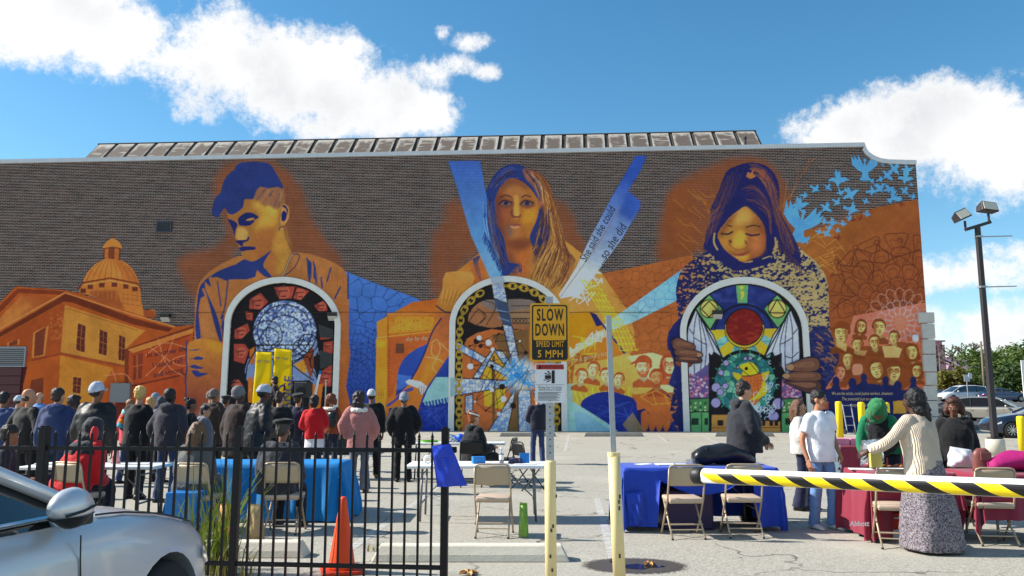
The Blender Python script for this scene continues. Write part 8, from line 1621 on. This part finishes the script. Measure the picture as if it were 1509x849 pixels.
            for r, z in ((.085, .18), (.10, .195), (.135, .215), (.14, .235), (.11, .26), (.04, .268), (.005, .269)): rg.append([HP((r*.95*math.cos(u), r*math.sin(u)-.008, z+.012*math.sin(u))) for u in np.linspace(0, 6.283, 20, endpoint=False)])
            ho = obj('flat_cap', shade_smooth(g.loft(rg).mesh('flat_cap')), hmx, t); P = [HP((.08*math.cos(u), .07+.075*math.sin(u), .175-.015*math.sin(u))) for u in np.linspace(0, math.pi, 12)]; obj('visor', MB().prism(P, headdir@Vector((0, 0, .01))).mesh('visor'), hmx, ho)
        elif st_ == 'hoodup':
            oval(g, HP((0, -.035, .155)), (.12, .13, .14), M=headdir); oval(g, HP((0, -.02, .03)), (.14, .125, .11), M=headdir); oval(g, HP((0, .05, .0)), (.10, .07, .07), M=headdir); ho = obj('hood', g.mesh('hood', fixn=False), hmx, t); grow(ho, .014, .025, .06, 2)
        elif st_ == 'band': ho = obj('headband', shade_smooth(MB().tube([HP((.09*math.cos(a), .108*math.sin(a)-.015, .20-.03*math.sin(a))) for a in np.linspace(0, 6.283, 24, endpoint=False)], .014, 8, close=True).mesh('headband')), hmx, t)
    if face:
        wh = mat('eye_white', (.55, .53, .5), .3); ir = mat('iris', (.012, .01, .009), .2); lip = mat('lip_%d' % skin[0], tuple(x*y for x, y in zip(rgb(*skin), (.75, .42, .42))), .5); br = HR(hair[1] if hair else (40, 30, 26))
        for s in (-1, 1):
            g = MB(); oval(g, HP((s*.031, .086, .122)), (.014, .008, .0075), 8, 6, headdir); e_ = obj('eye', shade_smooth(g.mesh('eye', fixn=False)), wh, t); g = MB(); oval(g, HP((s*.031, .0915, .122)), (.0065, .005, .0068), 8, 6, headdir); obj('iris', shade_smooth(g.mesh('iris', fixn=False)), ir, e_)
            obj('eyebrow', MB().tube([HP((s*.014, .098, .140)), HP((s*.032, .098, .146)), HP((s*.05, .086, .141))], .0042, 5).mesh('eyebrow'), br, t)
        obj('mouth', shade_smooth(MB().tube([HP((-.024, .092, .066)), HP((-.008, .102, .067)), HP((.008, .102, .067)), HP((.024, .092, .066))], [.003, .006, .006, .003], 6).mesh('mouth')), lip, t)
    if extra: extra(t, J, HP)
    return t
BLK, NVY, DJN = (26, 25, 28), (30, 34, 52), (44, 58, 92)
leather = mat('black_leather', (.007, .007, .008), .5, var=.2, scale=8, bump=.2, bscale=30, spec=.35); dsk, msk, lsk = (72, 46, 36), (132, 88, 64), (196, 146, 116)
def backpack(t, J, HP):
    o = thing('backpack', 'small black backpack on the rust jacket', 'backpack', t.location, t.rotation_euler.z); o.scale = t.scale
    g = MB(); rg = []
    for f in np.linspace(0, 1, 8): k = math.sin(math.pi*(f*.86+.07))**.35; rg.append([Vector((.11+.13*k*math.cos(u), -.21+.07*k*math.sin(u), 1.02+.36*f)) for u in np.linspace(0, 6.283, 16, endpoint=False)])
    obj('pack', shade_smooth(g.loft(rg).mesh('pack')), blkn, o); MB().box((.11, -.285, 1.14), (.17, .03, .14)).build('pocket', blkn, o, bevel=.012)
    for s in (0, 1): MB().tube([(.03+.16*s, -.16, 1.36), (.05+.14*s, -.08, 1.46), (.06+.12*s, .05, 1.42)], .012, 6).build('strap', blkn, o)
def glasses(t, J, HP):
    for s in (-1, 1): obj('spectacles', MB().tube([HP((s*.031+.019*math.cos(a), .101, .121+.015*math.sin(a))) for a in np.linspace(0, 6.283, 14, endpoint=False)], .002, 4, close=True).mesh('spectacles'), blk, t)
def rainbow(t, J, HP):
    for i, (c, z) in enumerate((((70, 170, 190), 1.14), ((240, 120, 30), 1.22), ((230, 70, 30), 1.30), ((150, 200, 190), 1.37))): obj('sleeve_panel', shade_smooth(MB().tube([J['shL'].lerp(J['elL'], .05+.25*(3-i))+Vector((-.012, 0, 0)), J['shL'].lerp(J['elL'], .05+.25*(4-i))+Vector((-.012, 0, 0))], .082, 12).mesh('sleeve_panel')), CL(c), t)
# --- crowd watching the stage
person('person in a black leather jacket and white cap behind the left table', 141, 11.4, 563, rz=-4, top=leather, hem=.14, ease=.045, bottom=BLK, hat=('cap', (176, 184, 200)), skin=msk, turn=-8)
person('balding person in a dark jacket beside the blue hoodie', 42, 11.9, 572, rz=-22, top=(34, 32, 32), hem=.12, ease=.04, bottom=BLK, hair=('fringe', (70, 56, 48)), skin=(186, 134, 104), turn=-20, pose='pockets')
person('person in a navy blue hoodie behind the left table', 84, 11.7, 571, rz=0, top=(44, 58, 98), hem=.1, ease=.04, bottom=DJN, hair=('short', (52, 40, 32)), skin=lsk, hood=(50, 64, 106))
person('person with short blond hair in a black jacket with bright sleeve panels', 204, 13.2, 570, rz=-8, top=BLK, hem=.1, ease=.03, bottom=BLK, hair=('spiky', (214, 176, 104)), skin=lsk, pose='front', extra=rainbow, shoes=(20, 20, 22))
person('person in a charcoal hooded jacket and blue jeans', 250, 12.8, 572, rz=-12, top=(52, 50, 58), hem=.1, ease=.045, bottom=DJN, hair=('short', (34, 28, 26)), skin=dsk, hood=(56, 54, 62), pose='pockets')
person('person in glasses with a black hair bun, in a black jacket', 281, 13.9, 587, rz=-72, top=BLK, ease=.03, bottom=BLK, hair=('bun', (20, 18, 20)), skin=msk, face=True, extra=glasses, turn=5)
person('person with dark hair in a grey hooded jacket, seen from the side', 303, 14.4, 597, rz=-78, top=(96, 100, 110), ease=.03, bottom=BLK, hair=('short', (30, 26, 28)), skin=lsk, hood=(130, 136, 146), face=True)
person('person in a brown coat and grey wool hat', 314, 17, 574, rz=-14, top=(60, 46, 40), hem=.3, ease=.04, bottom=BLK, hat=('beanie', (104, 94, 88)), skin=msk, hair=('short', (40, 34, 30)))
person('person in a dark brown coat and mid grey knitted hat', 352, 13.3, 570, rz=-22, top=(50, 36, 32), hem=.3, ease=.045, bottom=BLK, hat=('beanie', (112, 110, 110)), skin=dsk, hair=('short', (90, 86, 84)))
person('bearded person in a black leather jacket and light grey cap', 378, 12.2, 566, rz=-48, bend=8, top=leather, hem=.14, ease=.05, bottom=BLK, hat=('capback', (160, 166, 180)), skin=dsk, hair=('short', (24, 22, 22)), face=True, pose='front', nod=8)
person('person with tied dark hair in a black coat before the yellow banner', 411, 15.0, 578, rz=6, top=BLK, hem=.25, ease=.035, bottom=BLK, hair=('bun', (58, 44, 38)), skin=lsk)
person('person in a navy coat and black flat cap beside the red jacket', 439, 16.6, 580, rz=-6, top=(34, 38, 58), hem=.2, ease=.045, bottom=BLK, hat=('flat', (24, 24, 28)), skin=lsk, hair=('short', (60, 50, 44)))
person('person in a bright red jacket over a long white top', 463, 16.4, 583, rz=10, top=(196, 22, 32), hem=.10, ease=.03, bottom=(30, 34, 44), hair=('bob', (30, 24, 24)), skin=lsk, shirt=(226, 226, 230), pose='front')
person('person in a rust orange jacket with a white fur hood', 488, 18.2, 582, rz=-10, top=(146, 70, 40), hem=.08, ease=.04, bottom=(34, 40, 62), hair=('curly', (112, 60, 36)), skin=lsk, collar=(228, 214, 200), shoes=(150, 104, 60), extra=backpack)
person('person in a long dusty pink coat with a white collar', 530, 14.1, 577, rz=2, top=CL((172, 112, 106), .9, .9, 40), hem=.22, ease=.05, bottom=(96, 98, 108), leg='flare', hair=('wavy', (48, 36, 32)), skin=lsk, collar=(232, 222, 212), pose='pockets', shoes=(60, 56, 54))
person('person in a black jacket and white ball cap behind the pink coat', 547, 16.6, 574, rz=4, top=BLK, hem=.12, ease=.035, bottom=BLK, hat=('cap', (186, 188, 192)), skin=msk, shoes=(140, 104, 64))
person('person in a long black parka and blue grey beanie', 595, 15.9, 579, rz=14, top=(22, 21, 24), hem=.22, ease=.06, bottom=(20, 20, 22), hat=('beanie', (128, 134, 148)), skin=msk, pose='pockets', shoes=(18, 18, 20))
person('person in a blue jacket at the far end of the crowd', 4, 13.4, 577, rz=-10, top=(52, 68, 108), ease=.04, bottom=BLK, hair=('short', (26, 24, 26)), skin=msk)
person('person in a white cap between the blue jacket and the balding person', 26, 17.5, 583, rz=-8, top=(70, 84, 120), ease=.03, bottom=BLK, hat=('cap', (176, 184, 196)), skin=lsk, hair=('short', (60, 48, 40)))
person('person in a light blue shirt facing the crowd', 56, 20, 578, rz=150, top=(92, 130, 190), ease=.02, bottom=(60, 60, 70), hair=('fringe', (120, 108, 98)), skin=lsk, face=True)
person('person with bushy dark hair in a grey jacket', 109, 15.2, 584, rz=-10, top=(64, 62, 70), ease=.03, bottom=BLK, hair=('curly', (44, 32, 28)), skin=msk)
person('person in a coral red top beside the short blond hair', 192, 15.6, 588, rz=-12, top=(206, 72, 84), ease=.03, bottom=DJN, hair=('short', (140, 96, 60)), skin=lsk)
person('person with blond hair in a tan coat beside the charcoal jacket', 222, 16.6, 586, rz=-10, top=(150, 130, 108), ease=.04, bottom=BLK, hair=('bob', (190, 150, 96)), skin=lsk)
person('person in a grey striped beanie behind the tan coat', 229, 18.6, 580, rz=-10, top=(80, 82, 92), ease=.04, bottom=BLK, hat=('beanie', (126, 134, 146)), skin=lsk, hair=None)
person('person in a black and grey knitted hat beside the charcoal jacket', 239, 15.8, 585, rz=-16, top=(110, 110, 118), ease=.04, bottom=BLK, hat=('beanie', (62, 66, 78)), skin=msk, hair=None)
person('person in a wide black hat behind the grey wool hat', 332, 18.4, 583, rz=-10, top=(28, 28, 34), ease=.04, bottom=BLK, hat=('flat', (22, 22, 26)), skin=msk)
person('person in a grey knitted cap next to the wide black hat', 310, 20.5, 577, rz=-10, top=(44, 42, 48), ease=.04, bottom=BLK, hat=('beanie', (104, 98, 96)), skin=lsk, hair=None)
person('person in a dark jacket between the leather jacket and black coat', 397, 17.2, 585, rz=-4, top=(30, 32, 40), ease=.04, bottom=BLK, hair=('short', (32, 26, 24)), skin=msk)
person('speaking person with dark shoulder hair on the stage', 403, 24.6, 555, rz=112, top=(40, 28, 30), ease=.03, bottom=BLK, hair=('bob', (34, 22, 20)), skin=lsk, face=True, z0=.602)
person('person in a navy jacket and jeans facing the wall near the sign', 792, 20.2, 580, rz=8, top=(34, 36, 50), hem=.1, ease=.04, bottom=(46, 60, 96), hair=('short', (78, 58, 44)), skin=lsk, pose='front', nod=12, shoes=(30, 30, 34))
# --- seated
def seat_on(px, py): g = G(px, py); return g.y+.25
person('seated person with long brown hair in a grey jacket at the cyan table', 299, seat_on(280, 791)+.02, H=1.33, rz=-14, pose='sit', bend=10, top=(92, 92, 92), ease=.035, hem=.06, bottom=(60, 90, 104), hair=('long', (104, 76, 50)), skin=lsk, near=True, X=ch0.location.x*0+XP(282, seat_on(280, 791), .9))
person('seated person in a dark padded jacket and black cap at the cyan table', 411, seat_on(410, 789)+.02, H=1.36, rz=-8, pose='sit', bend=12, top=(46, 46, 54), ease=.06, hem=.06, bottom=(28, 28, 36), hat=('flat', (16, 16, 20)), hair=('short', (60, 54, 50)), skin=msk, near=True)
def redpanel(t, J, HP):
    g = MB(); oval(g, J['chest'].lerp(J['neck'], .55)+Vector((0, -.03, -.02)), (.235, .19, .17)); o = obj('black_yoke', g.mesh('black_yoke', fixn=False), CL((38, 38, 44)), t); grow(o, .018, .03, .08, 2)
    g = MB(); oval(g, J['neck']+Vector((.10, -.03, .10)), (.035, .06, .12)); obj('red_lining', shade_smooth(g.mesh('red_lining', fixn=False)), CL((206, 30, 34), .6), t)
person('seated hunched person in a red and black jacket with the hood down', 112, seat_on(98, 788)+.02, H=1.40, rz=-18, pose='sit', bend=26, top=(200, 28, 34), ease=.06, hem=.06, bottom=(30, 34, 52), hair=('short', (30, 26, 26)), hat=('hoodup', (48, 46, 52)), skin=msk, near=True, extra=redpanel, shoes=(200, 200, 205))
person('seated person in a dark top at the far end of the left table', 5, 9.75, H=1.30, rz=-62, pose='sit', bend=8, top=(36, 36, 48), ease=.03, hem=.05, bottom=(30, 32, 44), hair=('short', (40, 32, 28)), skin=(140, 94, 70), near=True, face=True)
person('seated person with red hair and a pale headband in a black hoodie', 699, 15.15, H=1.37, rz=-55, pose='sit', top=(24, 24, 28), ease=.06, hem=.08, bottom=(30, 30, 36), hair=('bun', (150, 84, 44)), hat=('band', (220, 214, 206)), skin=lsk, hood=(28, 28, 32), face=True, fat=1.1)
# --- the tables on the right
person('stout person in a charcoal hooded sweatshirt behind the blue table', 1096, 11.0, 561, rz=-78, pose='front', over=dict(wrL=(-.09, .26, .98), wrR=(.09, .26, .98)), top=(36, 38, 44), ease=.045, hem=.10, fat=1.18, bottom=(28, 28, 34), hair=('short', (46, 36, 32)), skin=lsk, hood=(40, 42, 48), face=True, near=True, nod=12)
def hoodie_panel(t, J, HP):
    g = MB(); oval(g, J['pel']+Vector((0, .0, .08)), (.205, .165, .11)); o = obj('yellow_panel', g.mesh('yellow_panel', fixn=False), CL((206, 166, 84)), t); grow(o, .018, .02, .08, 2)
person('person in a pale sweatshirt with a yellow band and navy trousers', 1180, 11.9, 588, rz=-120, pose='phone', top=(206, 200, 192), ease=.045, hem=.06, bottom=(36, 40, 66), leg='flare', hair=('long', (96, 62, 44)), skin=lsk, face=True, near=True, extra=hoodie_panel)
person('person in a white t-shirt and light blue jeans with sneakers', 1207, 10.2, 574, rz=-160, pose='onepocket', top=(226, 228, 236), ease=.012, hem=.10, sleeve=.62, bottom=(104, 138, 184), hair=('short', (30, 26, 26)), skin=(172, 118, 88), face=True, near=True, turn=22, shoes=(206, 206, 196))
def vest(t, J, HP):
    g = MB(); c = J['chest']; M = Matrix.Rotation(-R(30), 3, 'X'); oval(g, J['pel'].lerp(J['neck'], .50), (.235, .215, .34), M=M); o = obj('vest', g.mesh('vest', fixn=False), CL((28, 30, 34)), t); grow(o, .017, .03, .08, 2)
person('person in a green hood and black vest bending over the maroon table', 1304, 11.0, H=1.78, rz=140, bend=42, pose='reach', top=(22, 116, 76), ease=.03, hem=.08, bottom=(32, 34, 44), hair=None, hat=('hoodup', (46, 118, 70)), skin=(120, 84, 62), near=True, extra=vest, face=False, nod=28, turn=25)
def rib_mat():
    m = CL((216, 198, 176), .9, .5, 60); m = m.copy(); m.name = 'ribbed_knit'; nt = m.node_tree; N = nt.nodes; tc = [n for n in N if n.type == 'TEX_COORD'][0]; w = N.new('ShaderNodeTexWave'); w.inputs['Scale'].default_value = 22; w.inputs['Distortion'].default_value = .6; nt.links.new(tc.outputs['Object'], w.inputs['Vector'])
    bp = N.new('ShaderNodeBump'); bp.inputs['Strength'].default_value = .9; bp.inputs['Distance'].default_value = .012; nt.links.new(w.outputs['Fac'], bp.inputs['Height']); nt.links.new(bp.outputs[0], N['Principled BSDF'].inputs['Normal']); return m
skirtm = mat('patterned_skirt', rgb(44, 40, 48), .8, col2=rgb(150, 140, 146), scale=60, var=.3, bump=.2, hard=.12)
person('person with black wavy hair in a cream knit sweater and long patterned skirt', 1357, 8.75, 573, rz=24, bend=8, pose='stand', over=dict(elL=(-.36, .10, 1.20), wrL=(-.48, .30, 1.12), elR=(.27, .06, 1.14), wrR=(.22, .26, 1.02)), top=rib_mat(), ease=.035, hem=.17, bottom=skirtm, leg='skirt', hair=('wavy', (18, 16, 18)), skin=dsk, near=True, turn=14)
person('person with curly brown hair in a black coat behind the cream sweater', 1407, 10.9, 588, rz=158, pose='stand', top=(22, 22, 25), ease=.045, hem=.25, bottom=BLK, hair=('curly', (74, 44, 34)), skin=(110, 68, 50), face=True, near=True, extra=glasses, nod=6, turn=-14)
# evaluate all soft meshes in one pass
bpy.context.view_layer.update(); _dg = bpy.context.evaluated_depsgraph_get(); _new = []
for o, hm in QUEUE: _new.append((o, hm, bpy.data.meshes.new_from_object(o.evaluated_get(_dg))))
for o, hm, me in _new:
    mats_ = [m for m in o.data.materials]; o.modifiers.clear()
    if hm is not None:
        h = hm.mesh('hands', True, fixn=True); bm = bmesh.new(); bm.from_mesh(me); bm.from_mesh(h); bm.to_mesh(me); bm.free()
    me.materials.clear()
    for m in mats_: me.materials.append(m)
    shade_smooth(me); me.name = o.name; o.data = me
